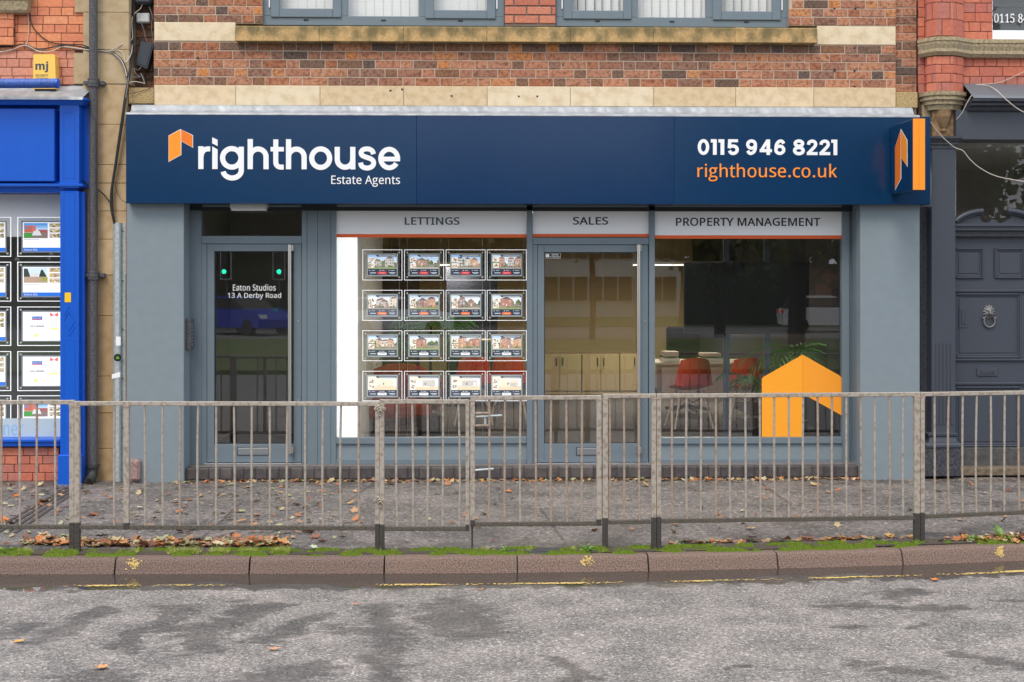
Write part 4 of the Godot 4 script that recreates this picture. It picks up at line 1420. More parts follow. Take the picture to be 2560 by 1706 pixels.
# ---------------------------------------------------------------- property cards hanging in the windows
func draw_print(im: Image, cell: Rect2i, kind: int, r: RandomNumberGenerator) -> void:
	var x := cell.position.x
	var y := cell.position.y
	var w := cell.size.x
	var h := cell.size.y
	var navy := rgb(44, 54, 72)
	var fill := func(ax_: float, ay_: float, bx: float, by: float, c: Color) -> void:
		im.fill_rect(Rect2i(x + int(ax_ * w), y + int(ay_ * h), maxi(1, int((bx - ax_) * w)), maxi(1, int((by - ay_) * h))), c)
	if kind == 3:
		fill.call(0, 0, 1, 0.7, rgb(226, 220, 208))
		fill.call(0.22, 0.05, 0.6, 0.5, rgb(236, 226, 204))
		fill.call(0.6, 0.08, 1, 0.55, rgb(222, 222, 224))
		fill.call(0.2, 0.52, 1, 0.7, rgb(226, 202, 164))
		for i in 8: fill.call(r.randf_range(0.25, 0.8), r.randf_range(0.2, 0.5), r.randf_range(0.82, 0.9), r.randf_range(0.51, 0.56), [rgb(206, 200, 190), rgb(238, 238, 236), rgb(190, 186, 180), rgb(232, 214, 186)][r.randi() % 4])
		fill.call(0.52, 0.34, 0.56, 0.44, rgb(90, 92, 98))
	else:
		var day := rgb(120, 168, 220).lerp(rgb(206, 214, 222), r.randf())
		for i in 36:
			var t := i / 36.0
			fill.call(0, t * 0.44, 1, t * 0.44 + 0.02, day.lerp(rgb(232, 238, 242), t))
		for i in 7:
			var qx := r.randf()
			var qy := r.randf_range(0.06, 0.26)
			fill.call(qx, qy, minf(qx + r.randf_range(0.08, 0.3), 1.0), qy + 0.03, day.lerp(Color.WHITE, 0.6))
		fill.call(0, 0.44, 1, 0.72, [rgb(132, 128, 122), rgb(112, 126, 88), rgb(150, 142, 130), rgb(122, 118, 116)][r.randi() % 4])
		for i in 16:
			var tx := r.randf()
			var th := r.randf_range(0.2, 0.4)
			for q in 5: fill.call(tx - 0.012 * q, th + 0.02 * q, minf(tx + 0.03 + 0.012 * q, 1), 0.48, [rgb(74, 92, 58), rgb(98, 114, 74), rgb(60, 70, 52), rgb(120, 108, 72)][r.randi() % 4])
		var walls := [rgb(176, 112, 90), rgb(198, 132, 94), rgb(218, 206, 188), rgb(172, 132, 112), rgb(214, 150, 100), rgb(194, 182, 170), rgb(150, 104, 90)]
		var far := 1 + r.randi() % 3
		for n in far:
			var hw := r.randf_range(0.3, 0.62) / sqrt(far)
			var hx := clampf(0.24 + 0.72 * n / far + r.randf_range(-0.04, 0.06), 0.2, 0.95 - hw * 0.4)
			var top := r.randf_range(0.16, 0.32)
			var low := r.randf_range(0.52, 0.62)
			var slope := r.randf_range(-0.1, 0.1)
			var wc: Color = walls[r.randi() % walls.size()]
			var roof: Color = [rgb(96, 80, 76), rgb(122, 90, 76), rgb(86, 86, 92), rgb(140, 102, 84)][r.randi() % 4]
			var cols := 24
			var gable := r.randf() < 0.5
			for q in cols:
				var u := float(q) / cols
				var xq := hx + hw * u
				if xq > 0.985: break
				var tq := top + slope * u
				var rq := tq - (0.13 * (1.0 - absf(u - 0.5) * 2.0) if gable else 0.09 * minf(1.0, minf(u, 1.0 - u) * 5.0))
				fill.call(xq, rq, minf(xq + hw / cols + 0.004, 1), tq, roof)
				fill.call(xq, tq, minf(xq + hw / cols + 0.004, 1), low, wc.lerp(Color.BLACK, 0.0 if not gable else 0.04 * (q % 2)))
			var nw := 2 + r.randi() % 3
			for a in nw:
				for b in 2:
					var u := (a + 0.5) / nw
					var wx := hx + hw * u - 0.018
					var wy := top + slope * u + 0.05 + 0.15 * b
					if wx + 0.05 < 1.0 and wy + 0.08 < low:
						fill.call(wx - 0.006, wy - 0.008, wx + 0.046, wy + 0.085, rgb(232, 232, 230))
						fill.call(wx, wy, wx + 0.04, wy + 0.077, [rgb(92, 104, 118), rgb(70, 78, 90), rgb(150, 164, 176)][r.randi() % 3])
			fill.call(hx + hw * 0.46, low - 0.14, minf(hx + hw * 0.46 + 0.035, 1), low, [rgb(70, 60, 60), rgb(222, 222, 220), rgb(60, 80, 120), rgb(120, 40, 36)][r.randi() % 4])
		for i in 12:
			var tx := r.randf_range(0.2, 0.95)
			fill.call(tx, r.randf_range(0.52, 0.58), minf(tx + r.randf_range(0.03, 0.12), 1), 0.62, [rgb(86, 108, 62), rgb(112, 126, 80), rgb(70, 84, 56), rgb(160, 132, 110)][r.randi() % 4])
		fill.call(0, 0.61, 1, 0.71, [rgb(160, 154, 148), rgb(134, 146, 98), rgb(176, 168, 158), rgb(146, 136, 130)][r.randi() % 4])
	# grain of a printed photograph
	for j in int(h * 0.7):
		for i in w:
			var c := im.get_pixel(x + i, y + j)
			im.set_pixel(x + i, y + j, (c * (1.0 + r.randf_range(-0.07, 0.07))).lerp(rgb(222, 222, 220), 0.12))
	# two small pictures down the left
	for b in 2:
		fill.call(0.03, 0.14 + 0.27 * b, 0.23, 0.37 + 0.27 * b, rgb(232, 228, 220))
		for i in 14: 
			var qx := r.randf_range(0.04, 0.18)
			var qy := r.randf_range(0.16, 0.31) + 0.27 * b
			fill.call(qx, qy, qx + 0.04, qy + 0.05, [rgb(176, 140, 100), rgb(120, 132, 96), rgb(222, 214, 202), rgb(92, 84, 80), rgb(198, 120, 84)][r.randi() % 5])
	# title bar, footer and the little label in it
	for q in 8: fill.call(0.28 + 0.006 * q, 0.01 + 0.01 * q, 0.99, 0.03 + 0.01 * q, navy)
	fill.call(0.38, 0.045, 0.96, 0.075, rgb(206, 212, 222))
	fill.call(0, 0.7, 1, 1, navy)
	for q in [[0.05, 0.76, 0.09, 0.8], [0.13, 0.765, 0.25, 0.79], [0.4, 0.76, 0.44, 0.8], [0.47, 0.765, 0.58, 0.79], [0.72, 0.76, 0.75, 0.8], [0.79, 0.765, 0.93, 0.79], [0.08, 0.88, 0.29, 0.925], [0.73, 0.865, 0.95, 0.9], [0.77, 0.92, 0.92, 0.945]]:
		fill.call(q[0], q[1], q[2], q[3], rgb(196, 202, 212))
	var pill: Color = [rgb(226, 56, 62), rgb(240, 112, 50), rgb(238, 238, 244), rgb(238, 238, 244)][kind]
	for q in 5: fill.call(0.33 + 0.008 * absf(q - 2), 0.84 + 0.025 * q, 0.66 - 0.008 * absf(q - 2), 0.865 + 0.025 * q, pill)
	for q in [[0.4, 0.885, 0.6, 0.915]]: fill.call(q[0], q[1], q[2], q[3], pill.lerp(Color.WHITE, 0.55) if kind < 2 else pill.lerp(navy, 0.25))

func build_cards() -> void:
	var cw := 256
	var ch := 176
	var im := Image.create(cw * 4, ch * 4, false, Image.FORMAT_RGB8)
	var r := RandomNumberGenerator.new()
	r.seed = 77
	for j in 4:
		for i in 4:
			draw_print(im, Rect2i(i * cw, j * ch, cw, ch), j, r)
	var prints := StandardMaterial3D.new()
	prints.albedo_texture = ImageTexture.create_from_image(im)
	prints.roughness = 0.5
	prints.emission_enabled = true
	prints.emission_texture = prints.albedo_texture
	prints.emission_energy_multiplier = 0.6
	var edge := glow(rgb(244, 246, 250), 0.8)
	var cols := [[906.2, 1005.3], [1010.5, 1109.6], [1114.4, 1213.5], [1217.3, 1316.4]]
	var rows := [[624.4, 701], [725.5, 802], [826.7, 903], [928, 1003.3]]
	var rn := ["top row", "second row", "third row", "bottom row"]
	var cn := ["first from the white wall", "second from the white wall", "third from the white wall", "last, beside the middle door post"]
	var z := -0.25
	var bezel := mat(rgb(196, 210, 216), 0.4)
	for j in 4:
		for i in 4:
			var a := at(cols[i][0], rows[j][1], z)
			var b := at(cols[i][1], rows[j][0], z)
			var w := b.x - a.x
			var h := b.y - a.y
			var c := thing("lit_property_display", Vector3((a.x + b.x) * 0.5, a.y, z), "lit property display card in the left window, %s, %s" % [rn[j], cn[i]], "display card", "lit property display cards")
			frame(c, "lit_edge", Vector3(a.x, a.y, z - 0.004), Vector3(b.x, b.y, z + 0.004), 0.004, 0.004, 0.004, 0.004, edge)
			box(c, "clear_panel", Vector3(a.x + 0.006, a.y + 0.006, z - 0.002), Vector3(b.x - 0.006, b.y - 0.006, z + 0.002), M.clear)
			var fx := w * 0.103
			var fy := h * 0.125
			frame(c, "light_frame", Vector3(a.x + fx, a.y + fy, z + 0.003), Vector3(b.x - fx, b.y - fy, z + 0.01), w * 0.035, w * 0.035, h * 0.05, h * 0.05, bezel, 0.002)
			sheet(c, "light_print", a.x + fx + w * 0.03, a.y + fy + h * 0.045, b.x - fx - w * 0.03, b.y - fy - h * 0.045, z + 0.006, prints, Rect2(i / 4.0, j / 4.0, 0.25, 0.25))
			for sx in 2:
				for sy in 2:
					var q := Vector3(a.x + w * (0.075 if sx == 0 else 0.925), a.y + h * (0.1 if sy == 0 else 0.9), z)
					tube(c, "stud", [q + Vector3(0, 0, -0.004), q + Vector3(0, 0, 0.012)], 0.0075, M.stud, 10)
	# the wires they hang on
	var top := ay(1100, 560, z)
	var low := ay(1100, 1096, z)
	for i in 4:
		for s in 2:
			var x := lerpf(ax(cols[i][0], z), ax(cols[i][1], z), 0.075 if s == 0 else 0.925)
			var o := tube(self, "hanging_wire", [Vector3(x, low - 0.02, z - 0.006), Vector3(x, top, z - 0.006)], 0.0012, M.steel, 5)
			tag(o, "thin steel wire %s of display cards, %s" % [["on the left edge", "on the right edge"][s], ["column nearest the white wall", "second column from the white wall", "third column from the white wall", "column beside the middle door"][i]], "wire", "wires of the display cards")

# ---------------------------------------------------------------- the blue shop on the left
func draw_listing(im: Image, cell: Rect2i, kind: int, r: RandomNumberGenerator) -> void:
	var x := cell.position.x
	var y := cell.position.y
	var w := cell.size.x
	var h := cell.size.y
	var fill := func(a: float, b: float, c: float, d: float, k: Color) -> void:
		im.fill_rect(Rect2i(x + int(a * w), y + int(b * h), maxi(1, int((c - a) * w)), maxi(1, int((d - b) * h))), k)
	fill.call(0, 0, 1, 1, rgb(246, 247, 250))
	if kind == 2:
		fill.call(0.24, 0.17, 0.5, 0.27, rgb(30, 90, 190))
		fill.call(0.24, 0.27, 0.5, 0.295, rgb(214, 60, 70))
		for q in 5: fill.call(0.22 + 0.01 * q, 0.6, 0.5, 0.61, rgb(196, 198, 204))
		fill.call(0.12, 0.76, 0.17, 0.82, rgb(222, 222, 224))
		fill.call(0.45, 0.77, 0.54, 0.8, rgb(226, 224, 220))
		for q in 9:
			var s := sqrt(1.0 - pow(q / 4.5 - 1.0, 2.0) + 0.01)
			fill.call(0.335 - 0.045 * s, 0.75 + 0.014 * q, 0.335 + 0.045 * s, 0.766 + 0.014 * q, rgb(248, 216, 60))
		fill.call(0.68, 0.02, 0.92, 0.66, rgb(238, 238, 240))
		for q in 6:
			fill.call(0.7 + 0.014 * q, 0.04 + 0.014 * q, 0.72 + 0.014 * q, 0.17 - 0.006 * q, rgb(222, 96, 96))
			fill.call(0.88 - 0.014 * q, 0.04 + 0.014 * q, 0.9 - 0.014 * q, 0.17 - 0.006 * q, rgb(222, 96, 96))
		for q in 4: fill.call(0.71, 0.28 + 0.07 * q, 0.89, 0.31 + 0.07 * q, rgb(206, 208, 212))
		fill.call(0.68, 0.57, 0.92, 0.62, rgb(226, 232, 120))
		return
	for i in 12:
		fill.call(0.03, 0.04 + 0.022 * i, 0.64, 0.065 + 0.022 * i, rgb(70, 140, 214).lerp(rgb(224, 232, 240), (i / 12.0) if kind != 1 else 0.85))
	if kind == 0:
		fill.call(0.04, 0.12, 0.34, 0.36, rgb(186, 100, 84))
		fill.call(0.06, 0.16, 0.14, 0.24, rgb(90, 132, 176))
		fill.call(0.24, 0.12, 0.34, 0.34, rgb(206, 110, 90))
		fill.call(0.27, 0.16, 0.31, 0.22, rgb(90, 132, 176))
		fill.call(0.4, 0.26, 0.64, 0.38, rgb(160, 86, 84))
		fill.call(0.03, 0.36, 0.64, 0.55, rgb(128, 112, 106))
		for q in 8: fill.call(0.03, 0.37 + 0.02 * q, 0.29 - 0.012 * absf(q - 3), 0.395 + 0.02 * q, rgb(70, 146, 62))
		for q in 6: fill.call(0.29 - 0.01 * q, 0.3 + 0.025 * q, 0.44 + 0.008 * q, 0.33 + 0.025 * q, rgb(212, 216, 220))
	else:
		for q in 10: fill.call(0.03, 0.06 + 0.03 * q, 0.13 + 0.008 * q, 0.1 + 0.03 * q, rgb(58, 66, 62))
		for q in 9: fill.call(0.47 - 0.006 * q, 0.1 + 0.026 * q, 0.52 + 0.012 * q, 0.13 + 0.026 * q, rgb(44, 56, 42))
		fill.call(0.2, 0.22, 0.4, 0.34, rgb(206, 208, 206))
		fill.call(0.03, 0.34, 0.64, 0.55, rgb(176, 150, 132))
		for q in 6: fill.call(0.48, 0.36 + 0.02 * q, 0.62, 0.385 + 0.02 * q, rgb(146, 158, 60))
	for b in 3:
		fill.call(0.68, 0.04 + 0.175 * b, 0.97, 0.19 + 0.175 * b, rgb(190, 176, 156))
		for i in 14:
			var qx := r.randf_range(0.68, 0.92)
			var qy := r.randf_range(0.05, 0.14) + 0.175 * b
			fill.call(qx, qy, qx + 0.05, qy + 0.04, [rgb(96, 92, 88), rgb(226, 220, 206), rgb(200, 160, 70), rgb(120, 140, 90)][r.randi() % 4])
	fill.call(0.03, 0.585, 0.42, 0.605, rgb(150, 152, 158))
	for q in 4:
		fill.call(0.05, 0.64 + 0.045 * q, 0.22, 0.65 + 0.045 * q, rgb(198, 200, 204))
		fill.call(0.36, 0.64 + 0.045 * q, 0.5, 0.65 + 0.045 * q, rgb(198, 200, 204))
	fill.call(0, 0.87, 1, 1, rgb(36, 110, 210))

func build_left_building() -> void:
	var zb := -0.02
	var b := thing("orange_brick_building", Vector3(-4.4, 2.9, -0.2), "bright orange brick building with stone column above the blue shop", "building")
	var xa := ax(-300, zb)
	var xw := ax(222, zb)
	var yl := ay(120, 212, zb)
	var h := 0.0793
	box(b, "wall", Vector3(xa, yl - 0.03, -0.4), Vector3(xw, 5.1, zb - 0.006), M.mortar_dark)
	var rows := []
	for k in 14: rows.append([yl + h * k, yl + h * (k + 1), "stretcher" if k % 2 == 1 else "header", [0.03, 0.17, 0.08, 0.12][k % 4]])
	brick_face(b, Vector3(xa, yl, zb), Vector3.RIGHT, ax(186, zb) - xa, rows.slice(0, 4), func(_x, _y): return pick(M.brick_pink), 0.005)
	brick_face(b, Vector3(xa, yl + 4 * h, zb), Vector3.RIGHT, xw - xa, rows.slice(4), func(_x, _y): return pick(M.brick_orange), 0.005)
	# projecting brick pier with a stone cap at the far left
	var xp := ax(32, 0.03)
	var yp := ay(16, 113, 0.03)
	box(b, "wall", Vector3(xa, yp, -0.1), Vector3(xp, 5.1, 0.022), M.mortar_dark)
	var prow := []
	for k in 5: prow.append([yp + h * k, yp + h * (k + 1), "stretcher" if k % 2 == 0 else "header", 0.06])
	brick_face(b, Vector3(xa, yp, 0.03), Vector3.RIGHT, xp - xa, prow.slice(0, 4), func(_x, _y): return pick(M.brick_orange), 0.005)
	sweep(b, "stone_cap", [Vector3(xa, ay(30, 33, 0.03), 0.0), Vector3(ax(44, 0.1), ay(30, 33, 0.03), 0.0), Vector3(ax(44, 0.1), ay(30, 33, 0.03), -0.1)], [[0.0, 0.2], [0.1, 0.2], [0.1, 0.12], [0.085, 0.1], [0.075, 0.02], [0.06, 0.0], [0.0, 0.0]], M.stone_grey)
	# stone quoins
	slab(b, "stone_block", 186, -20, 224, 31, -0.2, 0.0, M.ashlar, 0.004)
	slab(b, "stone_block", 183, 132, 224, 210, -0.2, 0.002, M.ashlar, 0.004)
	# the ashlar column beside the downpipe
	var ys := [-60, 30.7, 124, 210, 311, 412, 458, 528, 598.5, 688, 790, 941, 1033, 1122, 1206]
	for i in ys.size() - 1:
		var m: Material = M.ashlar if i < 3 else (M.ashlar_b if i < 9 else M.ashlar_c)
		var zf := 0.02 + 0.002 * (i % 3) - (0.0 if i < 3 else 0.004)
		slab(b, "stone_block", 207, ys[i] + 0.5, 321.5 if i < 3 else 315.5, ys[i + 1] - 0.5, -0.25, zf, m, 0.003)

	# blue shopfront
	var s := thing("blue_shopfront", Vector3(-4.4, 0, 0), "bright blue painted shopfront at the left edge", "shopfront")
	var z := 0.17
	slab(s, "sign_board", -300, 271, 134.5, 453, 0.0, 0.2, M.blue, 0.004)
	slab(s, "sign_backing", -300, 258, 222, 470, -0.02, 0.06, M.blue_dark)
	slab(s, "pilaster_head", 148, 262, 197, 470, 0.0, z + 0.01, M.blue, 0.004)
	groove(s, 157.5, 281, 187, 446, z + 0.01)
	sweep(s, "cornice", [Vector3(ax(-300, 0.2), ay(90, 262, 0.2), 0), Vector3(ax(204, 0.22) - 0.2, ay(90, 262, 0.2), 0), Vector3(ax(204, 0.22) - 0.2, ay(90, 262, 0.2), -0.1)], [[0.0, 0.06], [0.24, 0.06], [0.24, 0.045], [0.22, 0.03], [0.2, 0.01], [0.19, 0.0], [0.0, 0.0]], M.blue)
	sweep(s, "lower_moulding", [Vector3(ax(-300, 0.2), ay(90, 481, 0.15), 0), Vector3(ax(205, z) - 0.18, ay(90, 481, 0.15), 0), Vector3(ax(205, z) - 0.18, ay(90, 481, 0.15), -0.1)], [[0.0, 0.1], [0.13, 0.1], [0.15, 0.085], [z + 0.02, 0.075], [z + 0.02, 0.055], [0.12, 0.04], [0.11, 0.0], [0.0, 0.0]], M.blue)
	# lead over the cornice
	var lst := begin()
	var ya := ay(100, 214, 0.0)
	var yb := ay(100, 247.5, 0.26)
	var x0 := ax(-300, 0.1)
	var x1 := ax(219, 0.1)
	var steps := 24
	var nz := noise(FastNoiseLite.TYPE_SIMPLEX, 4.0, 3, 4)
	for i in steps:
		var p := []
		for q in 2:
			var x := lerpf(x0, x1, float(i + q) / steps)
			var w := nz.get_noise_1d(x) * 0.006
			p.append([Vector3(x, ya + w, -0.012), Vector3(x, ya - 0.04 + w, 0.02), Vector3(x, yb + 0.022 + w, 0.245), Vector3(x, yb - 0.004, 0.252)])
		for j in 3: quad(lst, p[0][j], p[1][j], p[1][j + 1], p[0][j + 1], Vector3(0, 0.6, 1))
	put(s, "lead_flashing", done(lst), M.lead)
	# pilaster below, with its sunk panel, diamonds and a yellow tag
	slab(s, "pilaster", 149.5, 478, 196.5, 1143, -0.1, z, M.blue, 0.004)
	box(s, "pilaster_side", Vector3(ax(196.5, z) - 0.02, 0.2, -0.1), Vector3(ax(205, z) , ay(200, 478, z), z - 0.06), M.blue_dark, 0.004)
	groove(s, 158, 480, 187, 748, z)
	for k in [[770, 791, 811], [779, 802.5, 826]]:
		pass
	for dd in [[[158.5, 790], [172.5, 766], [187, 790]], [[158.5, 803], [172.5, 779], [187, 803], [172.5, 827], [158.5, 803]], [[158.5, 817], [172.5, 841], [187, 817]]]:
		for i in dd.size() - 1:
			bar(s, "diamond_moulding", at(dd[i][0], dd[i][1], z + 0.002), at(dd[i + 1][0], dd[i + 1][1], z + 0.002), 0.006, 0.006, M.blue, 0.002)
	groove(s, 158, 850, 187, 1121, z)
	slab(s, "plinth", 142.5, 1138, 203, 1219, -0.1, z + 0.03, M.blue, 0.008)
	# window of the blue shop
	slab(s, "sill", -300, 1099, 149.5, 1117.5, -0.12, 0.1, M.blue, 0.006)
	slab(s, "sill_nosing", -300, 1099.5, 149.5, 1107, -0.1, 0.125, M.blue, 0.006)
	slab(s, "pane", -300, 482, 150, 1100, -0.076, -0.07, M.glass)
	var bx := ax(-300, 0.04)
	var bw := ax(146, 0.04) - bx
	var yb2 := -0.02
	box(s, "stall_riser", Vector3(bx, -0.05, -0.1), Vector3(bx + bw, ay(70, 1118, 0.04), 0.033), M.mortar_dark)
	var top := ay(70, 1119, 0.04)
	var rr := []
	for k in 5: rr.append([top - 0.0775 * (k + 1), top - 0.0775 * k, "stretcher" if k % 2 == 0 else "header", 0.08 + 0.04 * k])
	brick_face(s, Vector3(bx, top - 0.0775 * 5, 0.04), Vector3.RIGHT, bw, rr, func(_x, _y): return pick(M.brick_red), 0.006)
	slab(s, "frosted_film", -300, 1047, 150, 1098, -0.083, -0.08, M.frost)
	letters_px(s, "lettering", "ner", font("Droid Sans"), 8, 1062, 58, 1089, -0.08, M.blue_text, 0.001)
	# inside of the blue shop
	var i0 := ax(-300, -0.5)
	var room := begin()
	add_box(room, Vector3(i0 - 0.6, 0.0, -2.6), Vector3(-3.75, 0.25, -0.12))
	add_box(room, Vector3(i0 - 0.6, 0.0, -2.7), Vector3(-3.75, 2.9, -2.6))
	add_box(room, Vector3(i0 - 0.6, 2.75, -2.6), Vector3(-3.75, 2.9, -0.12))
	add_box(room, Vector3(-3.85, 0.0, -2.6), Vector3(-3.75, 2.9, -0.12))
	add_box(room, Vector3(i0 - 0.7, 0.0, -2.6), Vector3(i0 - 0.6, 2.9, -0.12))
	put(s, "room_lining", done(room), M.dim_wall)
	slab(s, "white_valance", -300, 486, 150, 592, -0.22, -0.2, M.wall_white)
	# cards
	var im := Image.create(600, 170, false, Image.FORMAT_RGB8)
	var r := RandomNumberGenerator.new()
	r.seed = 5
	for k in 3: draw_listing(im, Rect2i(k * 200, 0, 200, 170), k, r)
	var pr := StandardMaterial3D.new()
	pr.albedo_texture = ImageTexture.create_from_image(im)
	pr.roughness = 0.5
	pr.emission_enabled = true
	pr.emission_texture = pr.albedo_texture
	pr.emission_energy_multiplier = 0.45
	var edge := glow(rgb(244, 246, 250), 0.5)
	var bez := mat(rgb(150, 158, 164), 0.4)
	var zc := -0.16
	var rows2 := [[543, 642], [655, 754], [767, 865], [878.5, 978], [989, 1088]]
	var kinds := [0, 1, 2, 2, 0]
	var word := ["top", "second", "third", "fourth", "lowest"]
	var f7 := font("Droid Sans", 700)
	for col in 2:
		for j in 5:
			var p0: float = [-96.0, 43.0][col]
			var p1: float = [27.0, 168.0][col]
			var a := at(p0, rows2[j][1], zc)
			var c := at(p1, rows2[j][0], zc)
			var o := thing("lit_listing_display", Vector3((a.x + c.x) * 0.5, a.y, zc), "lit listing in the blue shop window, %s of the column %s" % [word[j], ["cut by the edge", "beside the pilaster"][col]], "display card", "lit listings in the blue shop window")
			frame(o, "lit_edge", Vector3(a.x, a.y, zc - 0.004), Vector3(c.x, c.y, zc + 0.004), 0.006, 0.006, 0.006, 0.006, edge)
			box(o, "clear_panel", Vector3(a.x + 0.007, a.y + 0.007, zc - 0.002), Vector3(c.x - 0.007, c.y - 0.007, zc + 0.002), M.clear)
			var w := c.x - a.x
			var hh := c.y - a.y
			frame(o, "light_frame", Vector3(a.x + w * 0.085, a.y + hh * 0.1, zc + 0.003), Vector3(c.x - w * 0.085, c.y - hh * 0.1, zc + 0.01), 0.012, 0.012, 0.012, 0.012, bez, 0.002)
			var k: int = kinds[j] if col == 1 else (0 if j % 2 == 0 else 1)
			var px0 := a.x + w * 0.085 + 0.01
			var px1 := c.x - w * 0.085 - 0.01
			var py0 := a.y + hh * 0.1 + 0.01
			var py1 := c.y - hh * 0.1 - 0.01
			sheet(o, "light_print", px0, py0, px1, py1, zc + 0.006, pr, Rect2(k / 3.0, 0, 1 / 3.0, 1))
			if k < 2:
				letters(o, "lettering", "Robert Ellis", f7, lerpf(px0, px1, 0.04), lerpf(py0, py1, 0.03), lerpf(px0, px1, 0.38), lerpf(py0, py1, 0.1), zc + 0.006, M.white, 0.001)
			else:
				letters(o, "lettering", "Robert Ellis", f7, lerpf(px0, px1, 0.26), lerpf(py0, py1, 0.75), lerpf(px0, px1, 0.48), lerpf(py0, py1, 0.81), zc + 0.006, M.white, 0.001)
				letters(o, "lettering", "GOLD WINNER", f7, lerpf(px0, px1, 0.19), lerpf(py0, py1, 0.47), lerpf(px0, px1, 0.55), lerpf(py0, py1, 0.53), zc + 0.006, M.ink_grey, 0.001)
			for sx in 2:
				for sy in 2:
					var q := Vector3(lerpf(a.x, c.x, 0.07 if sx == 0 else 0.93), lerpf(a.y, c.y, 0.08 if sy == 0 else 0.92), zc)
					tube(o, "stud", [q + Vector3(0, 0, -0.004), q + Vector3(0, 0, 0.012)], 0.008, M.stud, 8)
	# yellow tag on the pilaster
	var tg := slab(self, "yellow_sticker", 161, 732, 176.5, 756, z, z + 0.004, M.yellow_tag, 0.001)
	tag(tg, "small yellow tag stuck on the blue pilaster", "sticker")
	# awning roller
	var aw := thing("awning_roller", at(70, 209, 0.38), "blue awning roller tube jutting out over the blue shop", "awning")
	tube(aw, "roller", [at(-300, 209.5, 0.38), at(141, 208.5, 0.38)], 0.042, M.blue_worn, 18)
	tube(aw, "end_cap", [at(141, 208.5, 0.38), at(146, 208.5, 0.38)], 0.044, M.blue, 18)
	for px: float in [20.0, 110.0]:
		bar(aw, "bracket", at(px, 209, 0.34), Vector3(ax(px, 0.34), ay(px, 209, 0.34), 0.0), 0.03, 0.02, M.blue_dark)
	# burglar alarm
	var al := thing("alarm_box", at(110, 225, 0.0), "yellow burglar alarm box with black letters on the orange brick", "alarm box")
	var za := 0.09
	prism(al, "case", shape([[83, 137.5], [85.5, 135.5], [133, 135.5], [136.5, 138], [138.5, 197], [138, 222], [82, 222], [82, 190]], za), -0.02, za, M.yellow)
	prism(al, "base", shape([[86, 222], [136, 222], [135, 228], [128, 231.5], [96, 231.5], [87, 228]], za - 0.01), -0.02, za - 0.01, M.black_soft)
	letters_px(al, "lettering", "mj", font("Droid Sans", 700, 0.3), 87.7, 153.5, 120, 181, za, M.ink_grey, 0.001)
	letters_px(al, "lettering", "SECURITY", f7, 88, 186, 120, 191.6, za, M.ink_grey, 0.001)
	letters_px(al, "lettering", "SYSTEMS", f7, 88.6, 194.4, 119.6, 199.6, za, M.ink_grey, 0.001)

# thin sunk line that runs round a panel
func groove(s: Node, px0: float, py0: float, px1: float, py1: float, z: float) -> void:
	var a := at(px0, py1, z)
	var b := at(px1, py0, z)
	frame(s, "panel_moulding", Vector3(a.x, a.y, z - 0.002), Vector3(b.x, b.y, z + 0.003), 0.005, 0.005, 0.005, 0.005, M.blue_dark, 0.001)

